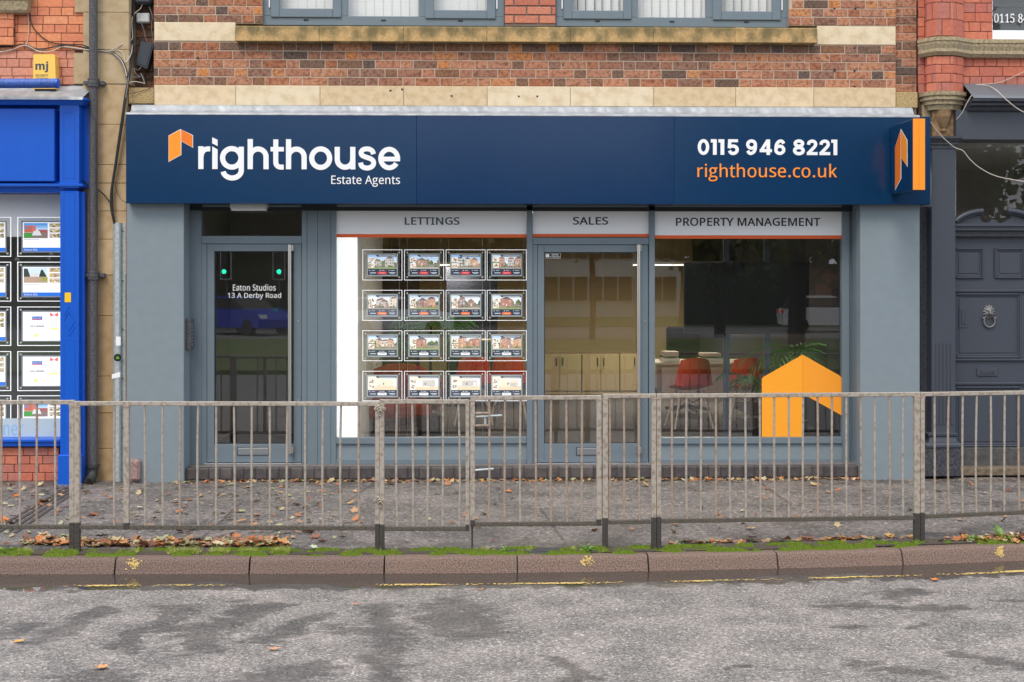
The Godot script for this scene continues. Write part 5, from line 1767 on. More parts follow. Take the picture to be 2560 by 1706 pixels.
# ---------------------------------------------------------------- the red brick house on the right
func build_right_building() -> void:
	var b := thing("red_brick_house", Vector3(4.6, 2.8, -0.2), "red brick house with an eight-sided pier and grey stone mouldings", "building")
	var zw := -0.05
	var h := 0.0895
	var xl := ax(2297, zw)
	var xr := ax(2860, zw)
	var c := ax(2362, 0.06)
	box(b, "wall", Vector3(xl, ay(2480, 340, zw), -0.5), Vector3(xr, ay(2520, 102, zw), zw - 0.007), M.mortar_dark)
	box(b, "wall", Vector3(xl, ay(2520, 102, zw), -0.5), Vector3(ax(2482, zw), 5.2, zw - 0.007), M.mortar_dark)
	# eight-sided pier
	var zo := zw
	var pts := [Vector3(ax(2312.5, zw), 0, zw), Vector3(ax(2318, 0.03), 0, 0.03), Vector3(ax(2341, 0.1), 0, 0.1), Vector3(ax(2384, 0.1), 0, 0.1), Vector3(ax(2407, 0.03), 0, 0.03), Vector3(ax(2411, zw), 0, zw)]
	var core := begin()
	var y_low := ay(2362, 228, 0.1)
	var y_top := 5.2
	for i in pts.size() - 1:
		var n: Vector3 = (pts[i + 1] - pts[i]).cross(Vector3.UP).normalized()
		var a: Vector3 = pts[i] - n * 0.006
		var d: Vector3 = pts[i + 1] - n * 0.006
		quad(core, a + Vector3.UP * y_low, d + Vector3.UP * y_low, d + Vector3.UP * y_top, a + Vector3.UP * y_top, n)
	put(b, "pier_core", done(core), M.mortar_dark)
	var y_mid0 := ay(2362, 139, 0.1)
	var y_mid1 := ay(2362, 90, 0.1)
	for i in range(0, pts.size() - 1):
		var dir: Vector3 = pts[i + 1] - pts[i]
		for zone in [[y_low, y_mid0, 4], [y_mid1, y_top, 7]]:
			var rows := []
			var hh: float = (zone[1] - zone[0]) / zone[2]
			for k in zone[2]: rows.append([zone[0] + hh * k, zone[0] + hh * (k + 1), "stretcher", 0.1 if (k + i) % 2 == 0 else 0.02])
			brick_face(b, Vector3(pts[i].x, zone[0], pts[i].z), dir.normalized(), dir.length(), rows, func(_x, _y): return pick(M.brick_red), 0.005, 0.02, 0.15)
	# flat wall: slip on the left, wall on the right
	var r1 := []
	for k in 12: r1.append([y_low + h * k, y_low + h * (k + 1), "header" if k % 2 == 0 else "stretcher", 0.05])
	brick_face(b, Vector3(xl, y_low, zw), Vector3.RIGHT, ax(2312.5, zw) - xl, r1, func(_x, _y): return pick(M.brick_red), 0.005)
	var ya := ay(2480, 216, zw)
	var yb := ay(2480, 142, zw)
	var yc := ay(2450, 103, zw)
	var r2 := []
	for k in 3: r2.append([ya + (yb - ya) / 3.0 * k, ya + (yb - ya) / 3.0 * (k + 1), "stretcher" if k == 1 else "header", [0.05, 0.08, 0.02][k]])
	brick_face(b, Vector3(ax(2410, zw), ya, zw), Vector3.RIGHT, xr - ax(2410, zw), r2, func(_x, _y): return pick(M.brick_red), 0.005)
	var r3 := []
	for k in 6: r3.append([yc + h * k, yc + h * (k + 1), "stretcher" if k % 2 == 0 else "header", 0.06 * (k % 3)])
	brick_face(b, Vector3(ax(2410, zw), yc, zw), Vector3.RIGHT, ax(2482, zw) - ax(2410, zw), r3, func(_x, _y): return pick(M.brick_red), 0.005)
	# string course that breaks forward round the pier
	var path := []
	for p in pts.slice(0, 5): path.append(Vector3(p.x, ay(2362, 138, 0.1), p.z))
	path[0] = Vector3(ax(2300, zw), path[0].y, -0.03)
	path[4] = Vector3(ax(2420, zw), path[0].y, -0.02)
	path.append(Vector3(xr, path[0].y, -0.02))
	sweep(b, "string_course", path, [[-0.05, 0.175], [0.045, 0.165], [0.05, 0.13], [0.042, 0.125], [0.042, 0.1], [0.03, 0.06], [0.036, 0.03], [0.012, 0.0], [-0.05, 0.0]], M.stone_grey)
	# moulded cap of the corbel
	var path2 := []
	for p in pts: path2.append(Vector3(p.x, ay(2362, 273, 0.1), p.z))
	path2[0] = Vector3(ax(2306, zw), path2[0].y, -0.05)
	sweep(b, "corbel_cap", path2, [[-0.05, 0.175], [0.035, 0.165], [0.035, 0.13], [0.02, 0.12], [0.024, 0.09], [0.004, 0.08], [0.006, 0.05], [-0.012, 0.04], [-0.02, 0.0], [-0.06, 0.0]], M.stone_grey)
	slab(b, "corbel_block", 2306, 262, 2334, 300, -0.3, -0.02, M.stone_grey, 0.004)
	slab(b, "corbel_block", 2332, 272, 2391, 341, -0.3, 0.03, M.corbel, 0.004)
	# tapering corbel
	var st := begin()
	var levels := [[0.0, 1.0], [-0.06, 0.92], [-0.12, 0.66], [-0.16, 0.4], [-0.175, 0.28], [-0.178, 0.36], [-0.195, 0.36], [-0.2, 0.24], [-0.21, 0.2]]
	var yk := ay(2362, 273, 0.1)
	var half := 0.085
	var prev := []
	for l in levels:
		var ring := []
		for k in [[-1.0, 0.0], [-0.55, 0.62], [0.0, 0.8], [0.55, 0.62], [1.0, 0.0]]:
			ring.append(Vector3(k[0] * half * l[1], l[0], 0.03 + k[1] * 0.1 * l[1]))
		if prev:
			for i in 4: quad(st, prev[i], prev[i + 1], ring[i + 1], ring[i], Vector3(((prev[i] + prev[i + 1]) * 0.5).x, -0.05, 0.2))
		prev = ring
	put(b, "corbel", done(st), M.corbel, Vector3(c, yk, 0.0))
	# upper window with dark blind
	var w := Node3D.new()
	w.name = "window"
	b.add_child(w, true)
	var zg := -0.13
	slab(w, "sill", 2482, 76.5, 2860, 102, -0.2, -0.045, M.white, 0.004)
	slab(w, "pane", 2483, -60, 2860, 78, zg - 0.006, zg, M.glass)
	for k in 16:
		slab(w, "blind_slat", 2483, 76 - 7.4 * (k + 1), 2860, 77.4 - 7.4 * k, zg - 0.06, zg - 0.05 - 0.004 * (k % 2), M.blind_dark)
	letters_px(w, "lettering", "0115 84", font("Droid Serif", 400, 0.1), 2486, 34.2, 2571.5, 56.6, zg, M.white, 0.001)

	# the black doorway
	var d := thing("black_doorway", Vector3(4.9, 0, -0.05), "charcoal black painted doorway with fluted pilaster and panelled door", "doorway")
	var zp := 0.11
	slab(d, "frieze", 2391, 276, 2860, 350, -0.2, 0.1, M.door_black, 0.004)
	var ly := ay(2480, 249, 0.2)
	sweep(d, "cornice", [Vector3(ax(2423, 0.15), ay(2480, 277, 0.12), 0.0), Vector3(xr, ay(2480, 277, 0.12), 0.0)], [[-0.1, 0.12], [0.24, 0.1], [0.24, 0.075], [0.2, 0.06], [0.2, 0.04], [0.15, 0.03], [0.14, 0.0], [-0.1, 0.0]], M.door_black_b)
	var lst := begin()
	quad(lst, Vector3(ax(2411, 0), ay(2480, 207, 0), -0.04), Vector3(xr, ay(2480, 214, 0), -0.04), Vector3(xr, ay(2480, 240, 0.22), 0.22), Vector3(ax(2428, 0.2), ay(2430, 238, 0.22), 0.22), Vector3(0, 1, 1))
	quad(lst, Vector3(ax(2428, 0.2), ay(2430, 238, 0.22), 0.22), Vector3(xr, ay(2480, 240, 0.22), 0.22), Vector3(xr, ay(2480, 247, 0.25), 0.25), Vector3(ax(2430, 0.2), ay(2430, 245, 0.25), 0.25), Vector3(0, 0.5, 1))
	put(d, "lead_flashing", done(lst), M.lead_dark)
	# pilaster
	slab(d, "pilaster", 2330, 368, 2389.5, 1085, -0.2, zp - 0.02, M.door_black, 0.003)
	slab(d, "pilaster_joint", 2330.5, 686.8, 2389, 687.8, zp - 0.03, zp - 0.0195, M.iron)
	for k in 5:
		var fx := 2341 + 9.4 * k
		var fl := slab(d, "flute_rib", fx, 858, fx + 5.2, 1063, zp - 0.021, zp - 0.011, M.door_black, 0.004)
	sweep(d, "capital", [Vector3(ax(2328, 0.1), ay(2360, 371, 0.1), -0.1), Vector3(ax(2328, 0.1), ay(2360, 371, 0.1), 0.09), Vector3(ax(2391, 0.1), ay(2360, 371, 0.1), 0.09), Vector3(ax(2391, 0.1), ay(2360, 371, 0.1), -0.1)], [[-0.05, 0.11], [0.05, 0.11], [0.05, 0.09], [0.035, 0.07], [0.02, 0.05], [0.02, 0.035], [0.008, 0.03], [0.008, 0.0], [-0.05, 0.0]], M.door_black_b)
	sweep(d, "pilaster_base", [Vector3(ax(2320, 0.1), ay(2360, 1121, 0.12), -0.1), Vector3(ax(2320, 0.1), ay(2360, 1121, 0.12), 0.11), Vector3(ax(2396, 0.1), ay(2360, 1121, 0.12), 0.11), Vector3(ax(2396, 0.1), ay(2360, 1121, 0.12), -0.1)], [[-0.05, 0.14], [-0.02, 0.14], [0.0, 0.13], [-0.005, 0.11], [-0.02, 0.1], [-0.01, 0.06], [0.015, 0.045], [0.03, 0.03], [0.03, 0.01], [0.015, 0.0], [-0.05, 0.0]], M.door_black)
	slab(d, "plinth", 2313, 1120, 2402, 1192, -0.2, 0.13, M.plinth_black, 0.006)
	slab(d, "side_strip", 2300.5, 516, 2331, 1196, -0.25, -0.03, M.door_black_b, 0.002)
	# fanlight
	slab(d, "pane", 2389, 352, 2860, 545, -0.106, -0.1, M.glass)
	var lob := begin()
	var lx0 := ax(2386, -0.2)
	var lx1 := xr + 0.1
	add_box(lob, Vector3(lx0, 0.1, -2.7), Vector3(lx1, 3.2, -2.6))
	add_box(lob, Vector3(lx0 - 0.1, 0.1, -2.6), Vector3(lx0, 3.2, -0.15))
	add_box(lob, Vector3(lx1, 0.1, -2.6), Vector3(lx1 + 0.1, 3.2, -0.15))
	add_box(lob, Vector3(lx0, 3.1, -2.6), Vector3(lx1, 3.2, -0.15))
	add_box(lob, Vector3(lx0, 0.0, -2.6), Vector3(lx1, 0.1, -0.15))
	put(d, "lobby_lining", done(lob), M.lobby)
	# broken segmental pediment over the door
	var zq := -0.02
	var yp := ay(2470, 562, zq)
	slab(d, "entablature", 2388, 566, 2860, 577, -0.15, zq, M.door_black, 0.003)
	slab(d, "entablature", 2388, 577, 2860, 592, -0.15, zq - 0.04, M.door_black_b, 0.003)
	slab(d, "entablature", 2389, 560, 2860, 566.5, -0.15, zq + 0.02, M.door_black, 0.003)
	prism(d, "pediment", shape([[2389, 562], [2390, 556], [2410, 545], [2432, 538], [2455, 535], [2451, 545], [2453, 552], [2462, 557], [2476, 556], [2479, 549], [2490, 550], [2498, 558], [2514, 556], [2523, 549], [2527, 544], [2524, 535], [2545, 537], [2570, 545], [2580, 562]], zq - 0.03), -0.12, zq - 0.03, M.door_black)
	for arcs in [[[2389, 553], [2400, 544.5], [2420, 534.5], [2440, 529.5], [2458, 527.5]], [[2520, 527], [2540, 529], [2560, 534], [2580, 542], [2600, 553]]]:
		var q := []
		for p in arcs: q.append(at(p[0], p[1], zq))
		tube(d, "pediment_moulding", curve(q, 4), 0.024, M.door_black, 8)
		var q2 := []
		for p in arcs: q2.append(at(p[0], p[1] + 8, zq - 0.015))
		tube(d, "pediment_moulding", curve(q2, 4), 0.012, M.door_black_b, 8)
	# the door leaf
	var zd := -0.12
	var leaf := Node3D.new()
	leaf.name = "door"
	d.add_child(leaf)
	slab(leaf, "door_leaf", 2387, 590, 2660, 1123, zd - 0.05, zd, M.door_black, 0.002)
	for p in [[2383, 620, 2459, 697], [2486, 620, 2562, 697], [2385, 733, 2553, 896], [2384, 966, 2553, 1118]]:
		var a := at(p[0], p[3], zd)
		var e := at(p[2], p[1], zd)
		frame(leaf, "panel_moulding", Vector3(a.x, a.y, zd - 0.001), Vector3(e.x, e.y, zd + 0.022), 0.02, 0.02, 0.02, 0.02, M.door_black, 0.008)
		frame(leaf, "panel_moulding", Vector3(a.x + 0.02, a.y + 0.02, zd - 0.001), Vector3(e.x - 0.02, e.y - 0.02, zd + 0.01), 0.014, 0.014, 0.014, 0.014, M.door_black, 0.004)
		box(leaf, "panel", Vector3(a.x + 0.05, a.y + 0.05, zd - 0.001), Vector3(e.x - 0.05, e.y - 0.05, zd + 0.006), M.door_black, 0.004)
	slab(leaf, "rail_moulding", 2387, 723, 2660, 731, zd, zd + 0.024, M.door_black, 0.006)
	slab(leaf, "rail_moulding", 2387, 897, 2660, 903, zd, zd + 0.024, M.door_black, 0.006)
	slab(leaf, "rail_moulding", 2387, 956, 2660, 963, zd, zd + 0.024, M.door_black, 0.006)
	# letter plates, one upright and one level
	for p in [[2398.5, 766.5, 2418.5, 820.5, 2404, 776, 2415, 811], [2443.5, 920, 2496, 941, 2453, 926, 2487, 935.5]]:
		slab(leaf, "letter_plate", p[0], p[1], p[2], p[3], zd, zd + 0.012, M.door_black, 0.004)
		slab(leaf, "letter_flap", p[4], p[5], p[6], p[7], zd + 0.012, zd + 0.017, M.door_black_b, 0.002)
	lion(leaf, at(2472, 781, zd))
	slab(d, "weather_board", 2396, 1120, 2660, 1169, -0.2, zd + 0.06, M.weather, 0.006)
	var ds := slab(self, "door_step", 2396, 1169, 2860, 1190, -0.3, 0.06, M.stone_dark, 0.01)
	tag(ds, "worn grey stone step below the black door", "step")

func lion(leaf: Node, p: Vector3) -> void:
	var k := Node3D.new()
	k.name = "knocker"
	leaf.add_child(k)
	var st := begin(true)
	# head: a rounded mass with brow, muzzle and mane built on a small grid
	var n := 26
	var g2 := []
	for i in n + 1:
		var row := []
		for j in n + 1:
			var u := lerpf(-1, 1, float(j) / n)
			var v := lerpf(-1, 1, float(i) / n)
			var r := sqrt(u * u * 1.15 + v * v)
			var hgt := 0.03 * maxf(0.0, 1.0 - r * r)
			hgt += 0.022 * exp(-(u * u * 14.0 + (v + 0.25) * (v + 0.25) * 10.0))
			hgt += 0.012 * exp(-(u * u * 30.0 + v * v * 5.0))
			for s: float in [-1.0, 1.0]:
				hgt += 0.009 * exp(-((u - 0.36 * s) * (u - 0.36 * s) * 18.0 + (v - 0.28) * (v - 0.28) * 50.0))
				hgt -= 0.011 * exp(-((u - 0.34 * s) * (u - 0.34 * s) * 40.0 + (v - 0.12) * (v - 0.12) * 60.0))
			hgt -= 0.012 * exp(-(u * u * 8.0 + (v + 0.52) * (v + 0.52) * 60.0))
			var a := atan2(v, u)
			hgt += 0.008 * sin(a * 13.0) * smoothstep(0.45, 0.8, r)
			row.append(Vector3(u * 0.062, v * 0.07, hgt - (0.02 if r > 1.02 + 0.06 * sin(a * 13.0) else 0.0)))
		g2.append(row)
	for i in n:
		for j in n:
			quad(st, g2[i][j], g2[i][j + 1], g2[i + 1][j + 1], g2[i + 1][j], Vector3(0, 0, 1))
	var head := put(k, "lion_head", done(st), M.knocker, p + Vector3(0, 0.0, 0.004))
	var ring := []
	for i in 13:
		var a := deg_to_rad(lerpf(-205, 25, i / 12.0))
		ring.append(p + Vector3(cos(a) * 0.052, -0.085 + sin(a) * 0.055, 0.022))
	tube(k, "ring", curve(ring, 2), 0.0085, M.knocker, 8)
	for s: float in [-1.0, 1.0]:
		tube(k, "pivot", [p + Vector3(0.04 * s, -0.055, 0.02), p + Vector3(0.066 * s, -0.055, 0.02)], 0.011, M.knocker, 8)

# ---------------------------------------------------------------- ground
func kerb_z(x: float) -> float:
	# front foot of the kerb: a slow bend towards the buildings on the right
	var t := [[-9.0, 2.62], [-6.0, 2.8], [-3.53, 2.878], [-1.6, 2.915], [0.0, 2.93], [1.79, 2.865], [3.69, 2.676], [6.0, 2.3], [9.0, 1.6]]
	for i in t.size() - 1:
		if x <= t[i + 1][0] or i == t.size() - 2:
			var p0 = t[maxi(i - 1, 0)][1]
			var p3 = t[mini(i + 2, t.size() - 1)][1]
			return cubic_interpolate(t[i][1], t[i + 1][1], p0, p3, clampf((x - t[i][0]) / (t[i + 1][0] - t[i][0]), 0, 1))
	return 2.9

func pave_y(z: float) -> float:
	return -0.0345 * maxf(z, 0.0)

const ROAD := -0.2

func road_y(x: float, z: float, nz: FastNoiseLite) -> float:
	var d := z - kerb_z(x)
	return ROAD - 0.008 + 0.02 * minf(d, 4.0) + nz.get_noise_2d(x, z) * 0.006 * clampf(d * 4.0, 0, 1)

func ground_print(w: int, h: int, area: Rect2, dark: Callable, base: Color, speck: float) -> Array:
	# colour and gloss of a tarred surface: stone chippings, and patches that are still wet
	var g1 := noise(FastNoiseLite.TYPE_SIMPLEX, 0.42, 2, 61).get_image(w, h, false, false, false)
	var g2 := noise(FastNoiseLite.TYPE_VALUE, 0.9, 1, 62).get_image(w, h, false, false, false)
	var g3 := noise(FastNoiseLite.TYPE_SIMPLEX_SMOOTH, 0.01, 5, 63).get_image(w, h, false, false, true)
	var cn := noise(FastNoiseLite.TYPE_CELLULAR, 0.4, 1, 64)
	cn.fractal_type = FastNoiseLite.FRACTAL_NONE
	cn.cellular_return_type = FastNoiseLite.RETURN_CELL_VALUE
	var g4 := cn.get_image(w, h, false, false, false)
	g4.convert(Image.FORMAT_L8)
	var d4 := g4.get_data()
	for i in [g1, g2, g3]: i.convert(Image.FORMAT_L8)
	var d1 := g1.get_data()
	var d2 := g2.get_data()
	var d3 := g3.get_data()
	var c := PackedByteArray()
	c.resize(w * h * 3)
	var rough := PackedByteArray()
	rough.resize(w * h)
	var step := 2
	for j in h:
		var z := area.position.y + area.size.y * (j + 0.5) / h
		var wet := 0.0
		for i in w:
			if i % step == 0:
				wet = dark.call(area.position.x + area.size.x * (i + 0.5) / w, z)
			var k := j * w + i
			var s := (d1[k] - 128.0) / 128.0
			var t := (d2[k] - 128.0) / 128.0
			var m := (d3[k] - 128.0) / 128.0
			var v := 1.0 + speck * (s * 0.8 + t * 0.55) + 0.16 * m
			var chip := (d4[k] - 128.0) / 128.0
			v += speck * 0.55 * chip + (0.22 if chip > 0.93 else 0.0)
			v += 0.55 * speck * 4.0 * maxf(0.0, t - 0.78) * 4.0
			var wg := clampf(wet + (s * 0.5 + t * 0.5) * 2.4 * wet * (1.0 - wet), 0.0, 1.0)
			v *= lerpf(1.0, 0.64, wg)
			var q := clampf(m * 0.5 + 0.3, 0, 1)
			c[k * 3] = clampi(int(base.r * 255 * v * (1.0 + 0.03 * q)), 0, 255)
			c[k * 3 + 1] = clampi(int(base.g * 255 * v), 0, 255)
			c[k * 3 + 2] = clampi(int(base.b * 255 * v * (1.0 - 0.01 * q)), 0, 255)
			rough[k] = clampi(int(255 * lerpf(0.72, 0.4, wg) + 30 * s), 0, 255)
	return [ImageTexture.create_from_image(Image.create_from_data(w, h, false, Image.FORMAT_RGB8, c)), ImageTexture.create_from_image(Image.create_from_data(w, h, false, Image.FORMAT_L8, rough))]

func ground_sheet(called: String, area: Rect2, nx: int, nz: int, y: Callable, m: Material, uv_area: Rect2) -> MeshInstance3D:
	var st := begin(true)
	var v := []
	for j in nz + 1:
		var row := []
		for i in nx + 1:
			var x := lerpf(area.position.x, area.end.x, float(i) / nx)
			var t := float(j) / nz
			row.append(y.call(x, t))
		v.append(row)
	for j in nz:
		for i in nx:
			for k in [[0, 0], [1, 0], [1, 1], [0, 0], [1, 1], [0, 1]]:
				var p: Vector3 = v[j + k[1]][i + k[0]]
				st.set_uv(Vector2((p.x - uv_area.position.x) / uv_area.size.x, (p.z - uv_area.position.y) / uv_area.size.y))
				st.add_vertex(p)
	st.generate_normals()
	var me := st.commit()
	var o := put(self, called, me, m)
	o.set_meta("kind", "structure")
	return o

func ellipse(x: float, z: float, cx: float, cz: float, rx: float, rz: float, turn: float) -> float:
	var dx := x - cx
	var dz := z - cz
	var a := dx * cos(turn) + dz * sin(turn)
	var b := -dx * sin(turn) + dz * cos(turn)
	return 1.0 - sqrt(a * a / (rx * rx) + b * b / (rz * rz))

func build_ground() -> void:
	var rough_n := noise(FastNoiseLite.TYPE_SIMPLEX_SMOOTH, 0.9, 3, 71)
	# road: area in view gets its own print
	var area := Rect2(-4.6, 2.7, 9.2, 6.0)
	var wn := noise(FastNoiseLite.TYPE_SIMPLEX_SMOOTH, 1.6, 4, 81)
	var wn2 := noise(FastNoiseLite.TYPE_SIMPLEX_SMOOTH, 5.0, 3, 82)
	# wet patches as they lie in the photograph (picture place, size in metres, turn)
	var marks := []
	for p in [[243, 1510, 110, 1585, 0.11], [60, 1550, 0, 1570, 0.12], [447, 1505, 300, 1605, 0.12], [638, 1500, 480, 1605, 0.16], [420, 1560, 530, 1560, 0.12], [790, 1530, 660, 1595, 0.1], [960, 1500, 962, 1570, 0.13], [860, 1560, 970, 1562, 0.12], [972, 1595, 950, 1700, 0.12], [1123, 1490, 1095, 1575, 0.15], [1190, 1510, 1170, 1575, 0.17], [760, 1672, 660, 1706, 0.16], [250, 1680, 225, 1706, 0.16], [2098, 1510, 2385, 1520, 0.11], [2240, 1488, 2290, 1472, 0.12], [1385, 1643, 1440, 1700, 0.08], [2400, 1643, 2550, 1672, 0.13], [2245, 1690, 2340, 1705, 0.08], [2480, 1500, 2560, 1495, 0.05], [2110, 1565, 2150, 1563, 0.04], [2250, 1566, 2310, 1564, 0.04], [2150, 1650, 2165, 1670, 0.06], [1830, 1675, 1880, 1676, 0.03]]:
		var z0: float = EYE.z - FOCAL * (EYE.y + 0.16) / (p[1] - HORIZON)
		var z1: float = EYE.z - FOCAL * (EYE.y + 0.16) / (p[3] - HORIZON)
		marks.append([Vector2(ax(p[0], z0), z0), Vector2(ax(p[2], z1), z1), p[4]])
	var cracks := []
	for p in [[2300, 1580, 2330, 1595], [2330, 1595, 2370, 1620], [2370, 1620, 2375, 1632], [2168, 1478, 2185, 1470], [2320, 1470, 2350, 1480], [2360, 1478, 2372, 1500], [275, 1658, 310, 1645], [440, 1622, 470, 1610]]:
		var z0: float = EYE.z - FOCAL * (EYE.y + 0.16) / (p[1] - HORIZON)
		var z1: float = EYE.z - FOCAL * (EYE.y + 0.16) / (p[3] - HORIZON)
		cracks.append([Vector2(ax(p[0], z0), z0), Vector2(ax(p[2], z1), z1)])
	var dark := func(x: float, z: float) -> float:
		var best := -9.0
		var q := Vector2(x + wn.get_noise_2d(x * 1.2, z * 1.2) * 0.14, z + wn.get_noise_2d(x + 40, z) * 0.14)
		for m in marks:
			var e: Vector2 = m[1] - m[0]
			var d: Vector2 = q - m[0]
			if absf(d.x) > 1.6 or absf(d.y) > 2.0: continue
			var tt := clampf(d.dot(e) / e.length_squared(), 0, 1)
			best = maxf(best, 1.0 - (d - e * tt).length() / m[2])
		best += wn2.get_noise_2d(x * 1.2, z * 2.6) * 0.8 + 0.12
		var edge := 1.0 - clampf((z - kerb_z(x) - 0.42 - wn2.get_noise_2d(x, z) * 0.12) / 0.05, 0, 1)
		var v := smoothstep(-0.15, 0.75, best) * 0.72
		# cracks
		for c in cracks:
			var e: Vector2 = c[1] - c[0]
			var d: Vector2 = Vector2(x, z) - c[0]
			if absf(d.x) > 1.5 or absf(d.y) > 1.5: continue
			var tt := clampf(d.dot(e) / e.length_squared(), 0, 1)
			v = maxf(v, (1.0 - smoothstep(0.003, 0.009, (d - e * tt).length() + absf(wn2.get_noise_2d(x * 4.0, z * 4.0)) * 0.014)) * 0.7)
		return maxf(v, edge)
	var pr := ground_print(1840, 1200, area, dark, rgb(126, 122, 119), 0.36)
	var m := StandardMaterial3D.new()
	m.albedo_texture = pr[0]
	m.roughness = 1.0
	m.roughness_texture = pr[1]
	m.texture_repeat = false
	m.heightmap_enabled = true
	m.heightmap_texture = pr[0]
	m.heightmap_scale = 0.35
	var y_road := func(x: float, t: float) -> Vector3:
		var z := lerpf(kerb_z(x) - 0.02, 8.7, t * t * 0.6 + t * 0.4)
		return Vector3(x, road_y(x, z, rough_n), z)
	ground_sheet("road", Rect2(-4.6, 0, 9.2, 1), 120, 60, y_road, m, area)
	# the rest of the carriageway, seen only in the windows
	var far := mat(rgb(124, 124, 126), 0.75, T.grain, 1.6)
	var rest := begin()
	var yr := ROAD + 0.07
	quad(rest, Vector3(-60, yr - 0.006, 8.7), Vector3(60, yr - 0.006, 8.7), Vector3(60, yr - 0.006, 15.2), Vector3(-60, yr - 0.006, 15.2), Vector3.UP)
	for s: float in [-1.0, 1.0]:
		quad(rest, Vector3(4.6 * s, yr - 0.01, 8.7), Vector3(60 * s, yr - 0.01, 8.7), Vector3(60 * s, yr - 0.1, 1.4), Vector3(4.6 * s, yr - 0.075, 2.9), Vector3.UP)
	quad(rest, Vector3(-60, yr, 31), Vector3(60, yr, 31), Vector3(60, yr, 46), Vector3(-60, yr, 46), Vector3.UP)
	var fr := put(self, "road_far", done(rest), far)
	fr.set_meta("kind", "structure")
	# pavement
	var parea := Rect2(-5.4, -0.4, 10.8, 3.4)
	var pn := noise(FastNoiseLite.TYPE_SIMPLEX_SMOOTH, 1.1, 4, 91)
	var pdark := func(x: float, z: float) -> float:
		var v := smoothstep(0.15, 0.5, pn.get_noise_2d(x, z * 2.0)) * 0.35
		# damp strip along the foot of the walls and by the kerb
		v = maxf(v, smoothstep(0.1, 0.6, pn.get_noise_2d(x * 3.0, z * 3.0) + 0.35 - absf(z - 0.2) * 2.2) * 0.5)
		v = maxf(v, smoothstep(0.0, 0.4, pn.get_noise_2d(x * 2.0 + 9.0, z * 3.0) + 0.25 - absf(z - kerb_z(x) + 0.4) * 2.0) * 0.6)
		# joints of the reinstated trenches
		for l in [[-2.0, 2.3, -1.2, 1.3], [-1.15, 1.25, 0.4, 1.28], [0.5, 1.3, 4.9, 1.15], [3.9, 0.4, 4.7, 1.6], [-1.15, 1.25, -0.95, 0.12], [0.5, 1.3, 0.62, 2.5], [2.55, 0.12, 2.6, 1.22], [-3.0, 0.9, -2.0, 0.95], [-2.0, 0.95, -2.05, 2.3]]:
			var a := Vector2(l[0], l[1])
			var e := Vector2(l[2], l[3]) - a
			var q := Vector2(x, z) - a
			var tt := clampf(q.dot(e) / e.length_squared(), 0, 1)
			v = maxf(v, (1.0 - smoothstep(0.006, 0.022, (q - e * tt).length() + absf(pn.get_noise_2d(x * 5.0, z * 5.0)) * 0.02)) * 0.8)
		return v
	var pp := ground_print(1400, 440, parea, pdark, rgb(112, 107, 104), 0.32)
	var pm := StandardMaterial3D.new()
	pm.albedo_texture = pp[0]
	pm.roughness = 1.0
	pm.roughness_texture = pp[1]
	pm.texture_repeat = false
	pm.heightmap_enabled = true
	pm.heightmap_texture = pp[0]
	pm.heightmap_scale = 0.3
	var y_pave := func(x: float, t: float) -> Vector3:
		var z := lerpf(-0.4, kerb_z(x) - 0.128, t)
		return Vector3(x, pave_y(z) + pn.get_noise_2d(x * 0.7, z * 0.7) * 0.006 * (1.0 - t), z)
	ground_sheet("pavement", Rect2(-5.4, 0, 10.8, 1), 100, 24, y_pave, pm, parea)
	var side := begin()
	for s: float in [-1.0, 1.0]:
		quad(side, Vector3(5.4 * s, -0.01, -0.4), Vector3(40 * s, -0.01, -0.4), Vector3(40 * s, -0.1, 1.2), Vector3(5.4 * s, -0.09, 2.4), Vector3.UP)
	var ps := put(self, "pavement_beyond", done(side), far)
	ps.set_meta("kind", "structure")
	# kerb of single stones
	var kerb := structure("kerb", Vector3(0, ROAD, 2.9))
	var joints := [-5.6, -4.66]
	for px: float in [285.0, 622.0, 960.0, 1293.0, 1622.0, 1946.0, 2259.0]:
		var x := ax(px, 2.9)
		for k in 3: x = ax(px, kerb_z(x))
		joints.append(x)
	joints.append(4.35)
	joints.append(5.3)
	var top := pave_y(2.85) + 0.002
	for i in joints.size() - 1:
		var path := []
		var x0: float = joints[i] + 0.006
		var x1: float = joints[i + 1] - 0.006
		for k in 7:
			var x := lerpf(x0, x1, k / 6.0)
			path.append(Vector3(x, ROAD - 0.05, kerb_z(x)))
		var hh := top - ROAD + 0.05 + rng.randf_range(-0.003, 0.003)
		sweep(kerb, "kerb_stone", path, [[-0.14, hh], [-0.06, hh - 0.001], [-0.045, hh - 0.005], [-0.032, hh - 0.014], [-0.024, hh - 0.03], [-0.014, hh - 0.06], [0.0, 0.05], [0.0, 0.0], [-0.14, 0.0]], pick([M.kerb, M.kerb_b]))
	# splashes of yellow paint on the kerb
	for p in [[334, 1415], [1466, 1392], [2534, 1368]]:
		var x := ax(p[0], 2.87)
		var q := begin()
		for n in 46:
			var dx := rng.randfn(0, 0.022)
			var t := clampf(rng.randfn(0.45, 0.25), 0.0, 1.0)
			var s := rng.randf_range(0.003, 0.008)
			var a := Vector3(x + dx, lerpf(top - 0.004, top - 0.07, t), kerb_z(x + dx) - lerpf(0.04, 0.012, sqrt(t)) + 0.0035)
			quad(q, a + Vector3(-s, s * 0.8, -s * 0.25), a + Vector3(s, s * rng.randf(), -s * 0.25), a + Vector3(s * rng.randf(), -s, s * 0.25), a + Vector3(-s, -s * 0.6, s * 0.25), Vector3(0, 0.4, 1))
		var o := put(kerb, "paint_splash", done(q), M.paint_yellow, Vector3.ZERO)
		o.position = -kerb.position
	# water standing in the gutter
	var wt := begin()
	var wl := ROAD - 0.0012
	var wstep := 0.06
	var x := -5.2
